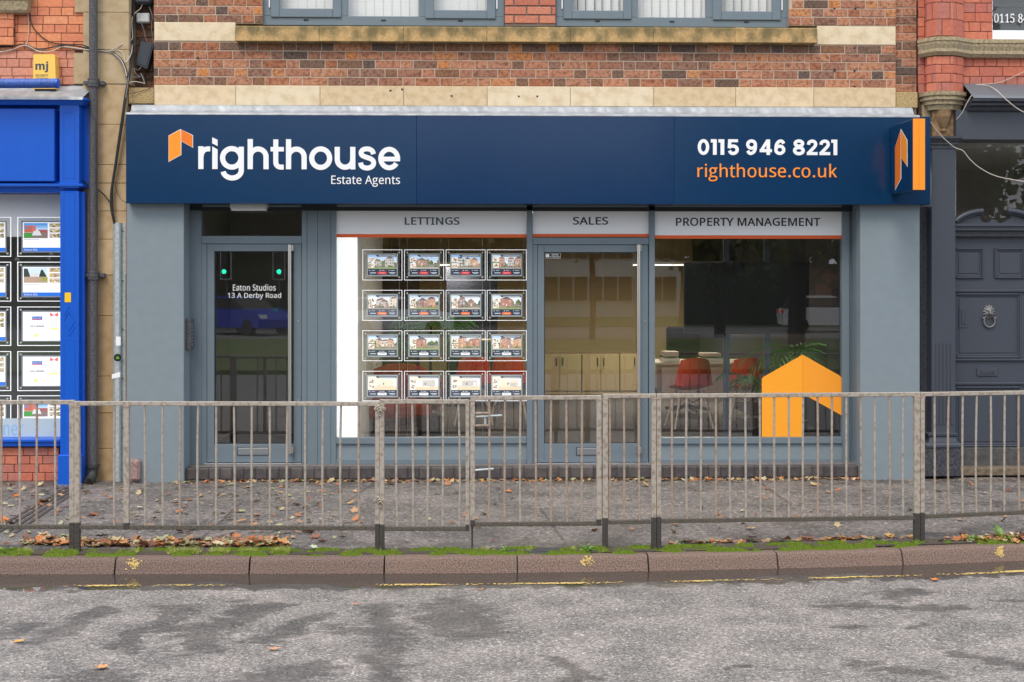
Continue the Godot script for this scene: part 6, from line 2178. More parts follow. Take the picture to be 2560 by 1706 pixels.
	while x < 5.2:
		var a0 := 0.42 + 0.1 * clampf((-x - 2.2) * 0.8, 0, 1) - 0.08 * clampf((x - 2.2) * 0.8, 0, 1) 
		quad(wt, Vector3(x, wl, kerb_z(x) - 0.004), Vector3(x + wstep, wl, kerb_z(x + wstep) - 0.004), Vector3(x + wstep, wl, kerb_z(x + wstep) + a0), Vector3(x, wl, kerb_z(x) + a0), Vector3.UP)
		x += wstep
	var water := put(self, "puddle_water", done(wt), M.water)
	water.set_meta("kind", "structure")
	# worn yellow line, and a fresher pair at the right end
	var line := begin()
	var ln := noise(FastNoiseLite.TYPE_SIMPLEX_SMOOTH, 1.1, 3, 101)
	var ln2 := noise(FastNoiseLite.TYPE_SIMPLEX, 30.0, 2, 102)
	x = -5.0
	while x < 4.9:
		for k in 5:
			var off := 0.3 + 0.011 * k - 0.008 * (x / 4.0)
			var fresh := x > ax(2505, 2.95)
			var keep := ln.get_noise_1d(x) * 0.9 + ln2.get_noise_2d(x, k * 0.4) * 0.45 + (0.12 if x > -0.8 else -0.02)
			if (keep > 0.2 and k > 0) or fresh:
				var z := kerb_z(x) + off
				var y := maxf(road_y(x, z, rough_n), wl) + 0.004
				quad(line, Vector3(x, y, z), Vector3(x + 0.014, y, z), Vector3(x + 0.014, y, z + 0.011), Vector3(x, y, z + 0.011), Vector3.UP)
			if fresh:
				var z2 := kerb_z(x) + off + 0.13
				var y2 := road_y(x, z2, rough_n) + 0.004
				if x > ax(2535, 2.95): quad(line, Vector3(x, y2, z2), Vector3(x + 0.014, y2, z2), Vector3(x + 0.014, y2, z2 + 0.011), Vector3(x, y2, z2 + 0.011), Vector3.UP)
		x += 0.014
	var lm := put(self, "road_marking", done(line), M.paint_yellow)
	lm.set_meta("kind", "structure")
	# drain channel with slots across the pavement on the left
	var ch := structure("drain_channel")
	for k in 4:
		var a := at(60 + 16 * k, 1270, 1.2)
		var pa := Vector3(ax(-30 + 22.0 * k, 2.1), 0, 2.1)
		var pb := Vector3(ax(165 + 13.0 * k, 0.35), 0, 0.35)
		pa.y = pave_y(pa.z) + 0.004
		pb.y = pave_y(pb.z) + 0.004
		var st := begin()
		add_bar(st, pa, pb, 0.03, 0.006, 0.001, Vector3.UP)
		put(ch, "channel_rib", done(st), M.channel)
	# cover plate in the moss behind the kerb
	var cz := kerb_z(0.1) - 0.19
	var cv := thing("cover_plate", Vector3(ax(1340, cz), pave_y(cz), cz), "dark rectangular cover plate set in moss behind the kerb", "cover plate")
	var c0 := ax(1270, cz)
	var c1 := ax(1414, cz)
	var cy := pave_y(cz) + 0.012
	box(cv, "plate", Vector3(c0, cy - 0.02, cz - 0.06), Vector3(c1, cy, cz + 0.05), M.plate, 0.003)
	box(cv, "rim", Vector3(c0 - 0.012, cy - 0.03, cz - 0.07), Vector3(c1 + 0.012, cy - 0.008, cz + 0.06), M.iron, 0.003)

# ---------------------------------------------------------------- railings
func rail_at(px: float, py: float) -> Vector3:
	var z := 2.66
	var p := at(px, py, z)
	for k in 4:
		z = kerb_z(p.x) - 0.22
		p = at(px, py, z)
	return p

func rail_panel(label: String, posts: Array, bars: Array, top0: Vector2, top1: Vector2, low0: Vector2, low1: Vector2, feet: Array, category := "railing") -> Node3D:
	# top0/top1: centre line of the top rail at both ends; low0/low1 of the bottom rail
	var a := rail_at(top0.x, top0.y)
	var b := rail_at(top1.x, top1.y)
	var c := rail_at(low0.x, low0.y)
	var d := rail_at(low1.x, low1.y)
	var p := thing("guard_railing" if category == "railing" else "railing_gate", Vector3((a.x + b.x) * 0.5, -0.09, (a.z + b.z) * 0.5), label, category, "guard railings along the kerb" if category == "railing" else "")
	bar(p, "top_rail", a, b, 0.03, 0.03, M.rail)
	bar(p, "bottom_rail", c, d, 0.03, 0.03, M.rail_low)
	for i in posts.size():
		var q: Array = posts[i]
		var t: float = (q[0] - top0.x) / (top1.x - top0.x)
		var up := a.lerp(b, t) + Vector3.UP * 0.016
		var low := c.lerp(d, t)
		var foot := Vector3(up.x, pave_y(up.z) - 0.02, up.z) if feet[i] else Vector3(up.x, low.y - 0.016, up.z)
		var w: float = q[1]
		bar(p, "post", Vector3(up.x, low.y + 0.03, up.z), up, w, 0.036, M.rail)
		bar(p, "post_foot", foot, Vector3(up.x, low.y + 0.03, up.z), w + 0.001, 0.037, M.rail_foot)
		box(p, "weld", up + Vector3(-w * 0.62, -0.045, -0.02), up + Vector3(w * 0.62, -0.03, 0.0195), M.rail_b, 0.004)
	for px in bars:
		var t: float = (px - top0.x) / (top1.x - top0.x)
		var up := a.lerp(b, t)
		var low := c.lerp(d, t)
		var lean := rng.randf_range(-0.006, 0.006)
		var bend := rng.randfn(0, 0.0025)
		var lo3 := Vector3(low.x + lean, low.y + 0.01, low.z)
		var up3 := Vector3(up.x, up.y - 0.01, up.z)
		tube(p, "bar", [lo3, lo3.lerp(up3, 0.35) + Vector3(bend, 0, 0), lo3.lerp(up3, 0.7) + Vector3(bend * 0.8, 0, 0), up3], 0.0082, pick([M.rail, M.rail, M.rail_b]), 8)
	return p

func range_px(a: float, step: float, n: int) -> Array:
	var out := []
	for i in n: out.append(a + step * i)
	return out

func build_railings() -> void:
	rail_panel("railing panel in front of the blue shop, cut off by the picture edge", [[-350, 0.034], [180, 0.034]], range_px(-309, 44.6, 6) + [-41.5, 2.7, 47.3, 91.7, 136.7], Vector2(-350, 1007), Vector2(180, 1006), Vector2(-350, 1317), Vector2(180, 1317.5), [true, true])
	var p1 := rail_panel("longest railing panel, in front of the left door", [[193, 0.038], [316, 0.038], [943.5, 0.031]], [285.6, 361] + range_px(405.7, 44.65, 12), Vector2(193, 1009), Vector2(943.5, 1010), Vector2(193, 1318), Vector2(943.5, 1320.5), [true, false, true])
	var p2 := rail_panel("railing panel with pinkish top rail between the padlocked posts and the gate", [[955, 0.033], [1168.5, 0.026]], range_px(992, 38.5, 5), Vector2(955, 1004.5), Vector2(1168.5, 1004.5), Vector2(955, 1322), Vector2(1168.5, 1322), [true, false])
	var g := rail_panel("hinged railing gate with a bolt latch in front of the middle door", [[1181.5, 0.032], [1497.5, 0.035]], [1223, 1262, 1301, 1339, 1378, 1416, 1455], Vector2(1181.5, 995.5), Vector2(1497.5, 994), Vector2(1181.5, 1311), Vector2(1497.5, 1309), [false, false], "gate")
	rail_panel("narrow railing panel between the gate and the paired posts", [[1513, 0.038], [1634.5, 0.034]], [1524.5, 1560, 1598], Vector2(1513, 990.5), Vector2(1634.5, 990), Vector2(1513, 1306), Vector2(1634.5, 1304.5), [true, true])
	rail_panel("railing panel in front of the right shop window with the gold house", [[1647, 0.032], [2292, 0.042]], range_px(1679, 36.2, 17), Vector2(1647, 990), Vector2(2292, 986), Vector2(1647, 1303), Vector2(2292, 1294), [true, true])
	rail_panel("railing panel in front of the black door at the right edge", [[2305.5, 0.032], [2860, 0.032]], range_px(2336, 34.5, 15), Vector2(2305.5, 986), Vector2(2860, 977), Vector2(2305.5, 1292), Vector2(2860, 1268), [true, true])
	# chain and padlocks that tie the posts at the left of the gate
	for y: float in [1026.0, 1254.0]:
		var w := rail_at(949, y)
		var k := thing("padlocked_chain", w + Vector3(0, -0.03, 0.03), "steel chain loop with padlock round the paired posts, %s one" % ["upper" if y < 1100 else "lower"], "chain")
		for n in 3:
			var ring := []
			for i in 13:
				var a := TAU * i / 12.0
				ring.append(w + Vector3(cos(a) * 0.013 + 0.006 * (n - 1), sin(a) * 0.02 - 0.016 * n + 0.016, 0.026 + 0.004 * n + sin(a) * 0.004))
			tube(k, "chain_link", ring, 0.0048, M.chain, 6)
		bar(k, "chain_band", w + Vector3(-0.04, 0.01, 0.02), w + Vector3(0.045, 0.012, 0.02), 0.02, 0.008, M.rail_b)
	# latch of the gate
	var a := rail_at(1187, 1031)
	var b := rail_at(1225, 1066)
	var lat := Node3D.new()
	lat.name = "latch"
	g.add_child(lat)
	frame(lat, "latch_box", Vector3(a.x, b.y, a.z - 0.015), Vector3(b.x, a.y, a.z + 0.02), 0.004, 0.01, 0.012, 0.012, M.rail_b, 0.003)
	var r := rail_at(1190, 1042)
	tube(lat, "bolt", [r + Vector3(0, 0, 0.006), rail_at(1255, 1039) + Vector3(0, 0, 0.006)], 0.008, M.galv, 8)
	bar(lat, "bolt_handle", rail_at(1213, 1062), rail_at(1213, 1041), 0.018, 0.012, M.galv)
	var r2 := rail_at(1187, 1176)
	tube(lat, "lower_bolt", [r2, rail_at(1234, 1173)], 0.008, M.galv, 8)
	var leg := rail_at(1180.5, 1316)
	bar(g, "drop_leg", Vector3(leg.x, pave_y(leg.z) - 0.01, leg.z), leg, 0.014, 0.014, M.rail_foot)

# ---------------------------------------------------------------- pipes, boxes and cables
func build_street_furniture() -> void:
	var zc := 0.09
	var d := thing("downpipe", at(233, 1213, zc), "weathered grey iron downpipe between the blue shop and the stone column", "downpipe")
	var xp := ax(232.8, zc)
	var top := 5.1
	var foot := ay(233, 1172, zc)
	tube(d, "pipe", [Vector3(xp, foot, zc), Vector3(xp, top, zc)], 0.038, M.iron, 16)
	for y: float in [207.0, 689.0]:
		var yy := ay(233, y, zc)
		tube(d, "collar", [Vector3(xp, yy - 0.04, zc), Vector3(xp, yy - 0.036, zc), Vector3(xp, yy + 0.036, zc), Vector3(xp, yy + 0.04, zc)], [0.044, 0.048, 0.048, 0.044], M.iron, 16)
		for s: float in [-0.03, 0.03]:
			tube(d, "collar_rim", [Vector3(xp, yy + s - 0.007, zc), Vector3(xp, yy + s + 0.007, zc)], 0.052, M.iron, 16)
		for sx: float in [-1.0, 1.0]:
			box(d, "lug", Vector3(xp + sx * 0.07 - 0.025, yy - 0.02, 0.02), Vector3(xp + sx * 0.07 + 0.025, yy + 0.02, zc - 0.01), M.iron, 0.006)
	tube(d, "shoe", curve([Vector3(xp, foot + 0.02, zc), Vector3(xp, foot - 0.04, zc + 0.005), Vector3(xp - 0.01, foot - 0.09, zc + 0.05), Vector3(xp - 0.015, foot - 0.11, zc + 0.1)], 4), 0.043, M.iron_dark, 16)
	tube(d, "collar_rim", [Vector3(xp, foot + 0.01, zc), Vector3(xp, foot + 0.035, zc)], 0.054, M.iron_dark, 16)
	tube(d, "shoe_mouth", [Vector3(xp - 0.0155, foot - 0.1105, zc + 0.1), Vector3(xp - 0.016, foot - 0.111, zc + 0.102)], 0.036, M.black, 16)
	# galvanised cover over the cables
	var c := thing("cable_cover", at(293, 1206, 0.06), "tall galvanised steel cable cover fixed to the stone column", "cable cover")
	var x0 := ax(278, 0.06)
	var x1 := ax(303, 0.06)
	var y1 := ay(290, 557, 0.06)
	var prof := PackedVector2Array([Vector2(x0, 0.015), Vector2(x0 + 0.002, 0.022), Vector2(x0 + 0.02, 0.05), Vector2(x0 + 0.035, 0.06), Vector2(x1 - 0.022, 0.06), Vector2(x1 - 0.01, 0.05), Vector2(x1, 0.022), Vector2(x1 + 0.024, 0.02), Vector2(x1 + 0.024, 0.015)])
	var st := begin()
	var idx := Geometry2D.triangulate_polygon(prof)
	for i in prof.size():
		var a := prof[i]
		var b := prof[(i + 1) % prof.size()]
		quad(st, Vector3(a.x, -0.02, a.y), Vector3(b.x, -0.02, b.y), Vector3(b.x, y1, b.y), Vector3(a.x, y1, a.y), Vector3((a.x + b.x) * 0.5 - (x0 + x1) * 0.5, 0, (a.y + b.y) * 0.5 - 0.02))
	for i in range(0, idx.size(), 3):
		tri(st, Vector3(prof[idx[i]].x, y1, prof[idx[i]].y), Vector3(prof[idx[i + 1]].x, y1, prof[idx[i + 1]].y), Vector3(prof[idx[i + 2]].x, y1, prof[idx[i + 2]].y), Vector3.UP)
	put(c, "cover_sheet", done(st), M.galv)
	for y: float in [578.0, 702.0, 824.0, 947.0, 1070.0]:
		var w := at(307, y, 0.022)
		tube(c, "screw", [w, w + Vector3(0, 0, 0.006)], 0.006, M.black_soft, 8)
	var leafy := thing("round_sticker", at(293.5, 895, 0.062), "round black sticker with a green leaf on the steel cable cover", "sticker")
	var wz := at(293.5, 894.5, 0.0605)
	tube(leafy, "disc", [wz, wz + Vector3(0, 0, 0.0015)], 0.035, M.black, 18)
	for k in 7:
		var a := deg_to_rad(90 + (k - 3) * 34)
		var l := 0.026 - 0.003 * absf(k - 3)
		var dir := Vector2.from_angle(a)
		var n := Vector2(-dir.y, dir.x)
		var o := Vector2(wz.x, wz.y - 0.008)
		prism(leafy, "leaf_blade", PackedVector2Array([o, o + dir * l * 0.5 + n * 0.0035, o + dir * l, o + dir * l * 0.5 - n * 0.0035]), wz.z + 0.0015, wz.z + 0.0022 + 0.0001 * k, M.leaf_print)
	for q in [[289, 842, 301, 864.5, 0.0, "white paper sticker torn on the cable cover above the round sticker"], [279, 933, 300, 947.5, 0.2, "white strip sticker slanting across the cable cover"]]:
		var a := at(q[0], q[3], 0.0625)
		var b := at(q[2], q[1], 0.0625)
		var e: float = q[4] * (b.x - a.x)
		var poly := PackedVector2Array([Vector2(a.x, a.y), Vector2(b.x, a.y + e), Vector2(b.x, b.y + e * 0.6), Vector2(a.x, b.y - e * 0.8)])
		var s := prism(self, "paper_sticker", poly, 0.0605, 0.0625, M.white)
		tag(s, q[5], "sticker")
	# small pinkish cowl at the foot of the left pillar
	var cw := thing("wall_cowl", at(335, 1206, 0.15), "small dusty pink plastic cowl at the foot of the grey pillar", "vent cowl")
	slab(cw, "hood", 323.5, 1150, 347.5, 1204, 0.1, 0.19, M.cowl, 0.02)
	slab(cw, "flange", 321, 1150, 351, 1205, 0.118, 0.13, M.cowl, 0.004)
	# boxes in the recess
	var zr := -0.13
	var j := thing("junction_box", at(356, 45, zr), "white square junction box in the brick recess", "junction box")
	slab(j, "case", 340, 32, 373, 56, -0.2, zr, M.box_white, 0.006)
	slab(j, "cover", 342, 34, 371, 53.5, zr, zr + 0.004, M.box_white, 0.002)
	var k := thing("cable_box", at(360, 137, -0.1), "black cable box hanging tilted in the brick recess", "cable box")
	prism(k, "case", shape([[352, 102.5], [384, 109.5], [367.5, 172], [337.5, 160.5]], -0.08), -0.17, -0.08, M.box_black)
	prism(k, "lid", shape([[355, 107], [379.5, 112.5], [364.5, 166], [341.5, 157.5]], -0.074), -0.08, -0.074, M.box_black)
	var k2 := thing("cable_box", at(356, 4, -0.1), "grey rounded cable box cut off by the top edge above the white box", "cable box")
	slab(k2, "case", 334, -40, 379, 9, -0.2, -0.07, M.box_black, 0.02)
	slab(k2, "lid", 340, -36, 373, 4, -0.07, -0.064, M.box_black, 0.004)
	# cables: drawn in the picture plane of the wall, then given depth
	var runs := [
		["bundle of black cables running down the stone column into the steel cover", M.cable, 0.012, [[326, -20, -0.08], [328, 60, -0.07], [330, 125, -0.04], [323, 185, 0.03], [313, 240, 0.06], [306, 290, 0.06], [297, 350, 0.06], [287, 420, 0.05], [278, 480, 0.05], [278, 520, 0.05], [286, 560, 0.045]]],
		["second black cable twisted along the main bundle", M.cable, 0.008, [[331, -20, -0.09], [333, 70, -0.06], [328, 150, -0.01], [318, 220, 0.05], [310, 280, 0.07], [300, 345, 0.07], [290, 410, 0.065], [281, 470, 0.06], [281, 530, 0.06], [288, 560, 0.05]]],
		["grey cable beside the main bundle down the column", M.cable_grey, 0.006, [[322, -20, -0.06], [325, 80, -0.05], [326, 150, -0.01], [320, 200, 0.05], [314, 245, 0.07]]],
		["black cable curving from the top across the orange brick", M.cable, 0.005, [[77, -20, -0.01], [74, 30, -0.01], [78, 60, -0.01], [96, 85, -0.01], [125, 105, -0.005], [165, 111, -0.005], [205, 112, 0.02], [230, 122, 0.03], [262, 126, 0.03]]],
		["thin white cable hanging over the orange brick", M.cable_white, 0.0035, [[65, -20, -0.01], [69, 30, -0.01], [71, 80, -0.012], [66, 112, -0.012]]],
		["black cable sagging level across the orange brick", M.cable, 0.006, [[-20, 119, -0.005], [30, 115, 0], [60, 111, 0], [90, 122, 0.0], [120, 120, 0.0], [165, 112, 0.0], [222, 121, 0.03], [250, 126, 0.03], [280, 131, 0.03], [300, 145, 0.04], [312, 165, 0.045], [318, 195, 0.05]]],
		["white cable looping level across the orange brick under the black one", M.cable_white, 0.0045, [[-20, 133, -0.005], [30, 124, 0], [62, 113, 0.004], [98, 129, 0.004], [130, 127, 0.004], [160, 117, 0.004], [222, 125, 0.034], [262, 128, 0.034], [285, 135, 0.035], [302, 150, 0.045], [312, 172, 0.05], [316, 190, 0.055]]],
		["grey cable along the white looping one", M.cable_grey, 0.0045, [[60, 114, 0.0], [95, 126, 0.0], [140, 117, 0.0], [190, 122, 0.02], [240, 128, 0.03], [275, 130, 0.035], [296, 148, 0.042], [310, 178, 0.05], [314, 200, 0.055]]],
		["white cable branching up from the bundle to the white box", M.cable_white, 0.004, [[275, 127, 0.035], [300, 112, 0.03], [326, 101, -0.02], [331, 90, -0.04], [329, 55, -0.05], [335, 35, -0.08], [350, 22, -0.1], [356, 8, -0.1]]],
		["white cable bowed beside the bundle in front of the recess", M.cable_white, 0.004, [[280, 126, 0.035], [298, 126, 0.035], [308, 138, 0.035], [313, 155, 0.045], [320, 148, 0.03], [328, 132, -0.01], [330, 112, -0.03]]],
		["thin black wire from the tilted box into the bundle", M.cable, 0.0035, [[356, 92, -0.09], [346, 102, -0.06], [336, 118, -0.04], [330, 135, -0.02]]],
		["grey wire loop low in the recess", M.cable_grey, 0.0035, [[352, 168, -0.07], [345, 175, -0.04], [335, 172, 0.0], [340, 186, 0.0], [350, 192, -0.01], [328, 192, 0.02], [322, 182, 0.03]]],
		["white wire bent across the foot of the recess", M.cable_white, 0.0035, [[321, 207, 0.045], [335, 204, 0.02], [350, 206, 0.01], [362, 209, 0.0]]],
		["thin black wire looping over the stone at the foot of the recess", M.cable, 0.0025, [[318, 236, 0.05], [335, 232, 0.0], [360, 226, -0.01], [380, 218, -0.012]]],
		["short stiff grey cable hanging below the tilted box", M.cable_grey, 0.006, [[352, 184, -0.06], [357, 195, -0.04], [361, 208, -0.03]]],
		["brown cable from the white box down the recess", M.cable_grey, 0.003, [[352, 57, -0.12], [358, 72, -0.1], [362, 90, -0.1], [366, 104, -0.09]]],
		["brown cable at the right side of the recess", M.cable_grey, 0.003, [[372, 16, -0.1], [380, 40, -0.06], [378, 66, -0.05], [381, 90, -0.05], [382, 108, -0.06]]],
		["thin black cable from the downpipe to the bundle", M.cable, 0.006, [[208, 452, 0.07], [222, 462, 0.09], [246, 476, 0.07], [262, 490, 0.05], [274, 506, 0.05]]],
		["hair-thin black wire drooping from the bundle to the navy sign", M.cable, 0.0025, [[284, 450, 0.06], [292, 480, 0.06], [302, 498, 0.08], [315, 507, 0.12]]],
	]
	for r in runs:
		var pts := []
		for p in r[3]: pts.append(at(p[0], p[1], p[2]))
		var o := tube(self, "cable", curve(pts, 5), r[2], r[1], 7)
		tag(o, r[0], "cable", "cables beside the shop")
	for r in [["pale wire hanging over the black doorway into the fanlight", 0.0042, [[2328, 306, 0.26], [2350, 336, 0.2], [2386, 368, 0.14], [2408, 377, 0.12], [2425, 398, 0.11], [2452, 421, 0.1], [2500, 443, 0.09], [2600, 460, 0.08]]], ["pale wire looping down from the red brick over the cornice", 0.0042, [[2440, 212, 0.0], [2468, 214, 0.02], [2492, 226, 0.2], [2515, 248, 0.27], [2548, 274, 0.27], [2600, 300, 0.27]]], ["thin wire rising across the red brick to the picture edge", 0.003, [[2440, 211, -0.03], [2490, 208, -0.03], [2530, 194, -0.03], [2600, 160, -0.03]]], ["thin wire from the lead corner to the stone corbel", 0.004, [[2430, 238, 0.23], [2418, 258, 0.2], [2407, 280, 0.16], [2392, 299, 0.1]]]]:
		var pts := []
		for p in r[2]: pts.append(at(p[0], p[1], p[2]))
		var o := tube(self, "cable", curve(pts, 6), r[1], M.cable_white, 6)
		tag(o, r[0], "cable")

# ---------------------------------------------------------------- leaves, moss and grass
func leaf_mesh(kind: int) -> ArrayMesh:
	# a fallen leaf: lobed outline, creased along its rib and curled at the edge; unit width
	var r := RandomNumberGenerator.new()
	r.seed = 300 + kind
	var st := begin()
	var n := 20
	var rim := []
	for i in n:
		var a := TAU * i / n
		var l: float
		if kind % 3 == 0: l = 0.34 + 0.16 * maxf(cos(2.5 * (a - PI * 0.5)), -0.4) * (1.0 if sin(a) > -0.6 else 0.5)
		elif kind % 3 == 1: l = 0.5 / sqrt(pow(cos(a) / 0.55, 2) + pow(sin(a), 2))
		else: l = 0.3 + 0.2 * absf(cos(2.5 * (a - PI * 0.5)))
		l *= r.randf_range(0.85, 1.1)
		rim.append(Vector3(cos(a) * l, 0.07 * l * l * 4.0 * r.randf_range(0.0, 1.6) + 0.1 * absf(cos(a)) * l * r.randf_range(0.4, 1.3), sin(a) * l))
	for i in n:
		tri(st, Vector3(0, 0.0, 0), rim[i], rim[(i + 1) % n], Vector3.UP)
	quad(st, Vector3(-0.012, 0.01, -0.3), Vector3(0.012, 0.01, -0.3), Vector3(0.012, 0.06, -0.75), Vector3(-0.012, 0.06, -0.75), Vector3.UP)
	return done(st)

func leaf_color() -> Color:
	var c: Array = [[186, 120, 76], [164, 112, 80], [198, 138, 86], [138, 96, 76], [160, 126, 100], [214, 164, 96], [188, 170, 126], [164, 168, 122], [206, 190, 152], [120, 86, 72], [206, 124, 66], [192, 152, 116], [176, 180, 140], [150, 104, 80]][rng.randi() % 14]
	return rgb(c[0], c[1], c[2]).srgb_to_linear() * rng.randf_range(0.75, 1.1)

func litter(called: String, label: String, spots: Callable, count: int, size0: float, size1: float, meshes: Array) -> void:
	var root := Node3D.new()
	root.name = numbered(called)
	add_child(root)
	tag(root, label, "leaf litter", "", "stuff")
	for k in meshes.size():
		var mm := MultiMesh.new()
		mm.transform_format = MultiMesh.TRANSFORM_3D
		mm.use_colors = true
		mm.mesh = meshes[k]
		mm.instance_count = count / meshes.size()
		for i in mm.instance_count:
			var p: Vector3 = spots.call()
			var s := rng.randf_range(size0, size1)
			var b := Basis.from_euler(Vector3(rng.randfn(0, 0.3), rng.randf() * TAU, rng.randfn(0, 0.3))).scaled(Vector3.ONE * s)
			mm.set_instance_transform(i, Transform3D(b, p + Vector3.UP * (0.004 + rng.randf() * s * 0.16)))
			mm.set_instance_color(i, leaf_color())
		var o := MultiMeshInstance3D.new()
		o.name = "leaves"
		o.multimesh = mm
		o.material_override = M.leaf
		o.set_meta("kind", "stuff")
		root.add_child(o, true)

func build_ground_cover() -> void:
	var meshes := []
	for k in 6: meshes.append(leaf_mesh(k))
	var foot := func() -> Vector3:
		var px := rng.randf_range(430, 2145)
		var z := 0.075 + absf(rng.randfn(0, 0.04)) + 0.01
		var x := ax(px, z)
		return Vector3(x, pave_y(z), z)
	litter("step_leaf_litter", "thin line of brown leaves along the foot of the brick step", foot, 620, 0.02, 0.065, meshes)
	var drift := func() -> Vector3:
		var px := rng.randf_range(170, 720) if rng.randf() < 0.86 else rng.randf_range(55, 200)
		var x := ax(px, 2.4)
		var z := kerb_z(x) - 0.36 - absf(rng.randfn(0, 0.1)) - (0.06 if px < 200 else 0.0)
		x = ax(px, z)
		return Vector3(x, pave_y(z), z)
	litter("kerb_leaf_litter", "thick drift of orange and brown leaves behind the left railings", drift, 520, 0.045, 0.11, meshes)
	var drift2 := func() -> Vector3:
		var px := 2560 - absf(rng.randfn(0, 85)) + 20
		var x := ax(px, 2.3)
		var z := kerb_z(x) - 0.2 + rng.randfn(0, 0.045)
		return Vector3(ax(px, z), pave_y(z), z)
	litter("corner_leaf_litter", "heap of red-brown leaves behind the kerb at the right edge", drift2, 300, 0.03, 0.085, meshes)
	var drift3 := func() -> Vector3:
		var px := rng.randf_range(1660, 2280)
		var x := ax(px, 2.4)
		var z := kerb_z(x) - 0.34 - absf(rng.randfn(0, 0.025))
		x = ax(px, z)
		return Vector3(x, pave_y(z), z)
	litter("railing_leaf_litter", "scattered leaves behind the right railings", drift3, 84, 0.035, 0.09, meshes)
	var strewn := func() -> Vector3:
		var z := rng.randf_range(0.25, 2.5)
		var px := rng.randf_range(-20, 900) if rng.randf() < 0.75 else rng.randf_range(900, 2560)
		var x := ax(px, z)
		return Vector3(x, pave_y(z) + 0.004, z)
	litter("pavement_leaf_litter", "loose leaves strewn thinly over the pavement", strewn, 330, 0.03, 0.085, meshes)
	var crumbs := func() -> Vector3:
		var z := 0.14 + absf(rng.randfn(0, 0.06))
		var px := rng.randf_range(0, 2560)
		return Vector3(ax(px, z), pave_y(z) + 0.001, z)
	litter("wall_foot_litter", "crumbs of leaf and grit at the foot of the shopfronts", crumbs, 700, 0.006, 0.018, meshes)
	# single leaves one can point to
	var singles := [[44, 1594, 0.05, [236, 168, 60], "bright yellow leaf lying alone on the road at the left"], [255, 1665, 0.055, [214, 150, 96], "pale orange leaf alone on the road below the wet patches"], [686, 1619, 0.05, [206, 150, 116], "pinkish leaf alone on the road below the railing chain"], [889, 1500, 0.035, [200, 120, 84], "small orange leaf on the road near the yellow line"], [2336, 1446, 0.05, [226, 130, 60], "orange leaf on the yellow road line at the right"], [1202, 1463, 0.03, [206, 130, 80], "tiny orange leaf at the water edge below the gate"]]
	for q in singles:
		var z: float = EYE.z - FOCAL * (EYE.y + 0.16) / (q[1] - HORIZON)
		var o := put(self, "fallen_leaf", meshes[(singles.find(q) * 2) % 6], mat(rgb(q[3][0], q[3][1], q[3][2]), 0.6), Vector3(ax(q[0], z), 0, z))
		o.position.y = ROAD + 0.02 * minf(z - kerb_z(o.position.x), 4.0) + 0.003
		o.basis = Basis(Vector3.UP, rng.randf() * TAU).scaled(Vector3.ONE * q[2] * 1.3)
		tag(o, q[4], "leaf", "single leaves on the road")
	var green := [[258, 1332, 0.09, [176, 180, 130], "pale green maple leaf lying on the brown drift behind the left railings"], [740, 1362, 0.05, [186, 200, 160], "pale green leaf standing in the moss left of the chained posts"], [784, 1368, 0.05, [190, 202, 170], "pale round leaf lying in the moss near the chained posts"], [1858, 1315, 0.05, [214, 214, 190], "white-green leaf behind the right railing panel"], [1545, 1192, 0.07, [206, 120, 60], "orange leaf flat on the pavement below the middle door"], [108, 1262, 0.1, [226, 158, 70], "big orange-yellow leaf on the pavement at the drain channel"], [230, 1290, 0.12, [160, 92, 60], "curled brown leaf clump on the pavement beside the leftmost posts"], [1210, 1292, 0.06, [206, 160, 90], "yellow leaf on the pavement behind the gate"]]
	for q in green:
		var z: float = EYE.z - FOCAL * (EYE.y + 0.07) / (q[1] - HORIZON)
		var o := put(self, "fallen_leaf", meshes[green.find(q) % 6], mat(rgb(q[3][0], q[3][1], q[3][2]), 0.6), Vector3(ax(q[0], z), 0, z))
		o.position.y = pave_y(z) + (0.03 if z > 2.2 else 0.008)
		o.basis = Basis.from_euler(Vector3(0.25, rng.randf() * TAU, 0.1)).scaled(Vector3.ONE * q[2] * 1.3)
		tag(o, q[4], "leaf", "single leaves on the pavement")
	# moss: a low bumpy cushion along the back of the kerb
	var mn := noise(FastNoiseLite.TYPE_SIMPLEX_SMOOTH, 1.6, 4, 111)
	var mn2 := noise(FastNoiseLite.TYPE_SIMPLEX, 22.0, 2, 112)
	var st := begin(true)
	var hgt := func(x: float, t: float) -> Vector3:
		var z := kerb_z(x) - 0.28 + 0.215 * t
		var band := maxf(1.0 - absf(t - 0.78) * 3.6, 0.85 - absf(t - 0.18) * 6.0)
		var a := mn.get_noise_2d(x * 2.2, t * 1.4) * 2.3 + band * 0.7 - 0.42 + (0.12 if x > -3.3 and x < 0.9 else 0.0)
		var px := x
		if x > 3.25: a -= 0.6
		var h := clampf(a, -0.3, 0.6) * 0.05 + mn2.get_noise_2d(x, z) * 0.006
		var rim := clampf((1.0 - t) * 5.0, 0.0, 1.0) * clampf(t * 5.0, 0.0, 1.0)
		h = lerpf(-0.012, h, rim)
		return Vector3(x, pave_y(z) + h - 0.004, z)
	var nx := 520
	var nt := 16
	var prev := []
	for i in nx + 1:
		var x := lerpf(-4.6, 4.6, float(i) / nx)
		var col := []
		for j in nt + 1: col.append(hgt.call(x, float(j) / nt))
		if i > 0:
			for j in nt:
				var top := maxf(maxf(col[j].y - pave_y(col[j].z), prev[j].y - pave_y(prev[j].z)), maxf(col[j + 1].y - pave_y(col[j + 1].z), prev[j + 1].y - pave_y(prev[j + 1].z)))
				if top > -0.002: quad(st, prev[j], col[j], col[j + 1], prev[j + 1], Vector3.UP)
		prev = col
	var moss := put(self, "moss", done(st), M.moss)
	tag(moss, "bright green moss growing along the back of the kerb", "moss", "", "stuff")
	# soil under it
	var sst := begin()
	var xx := -4.7
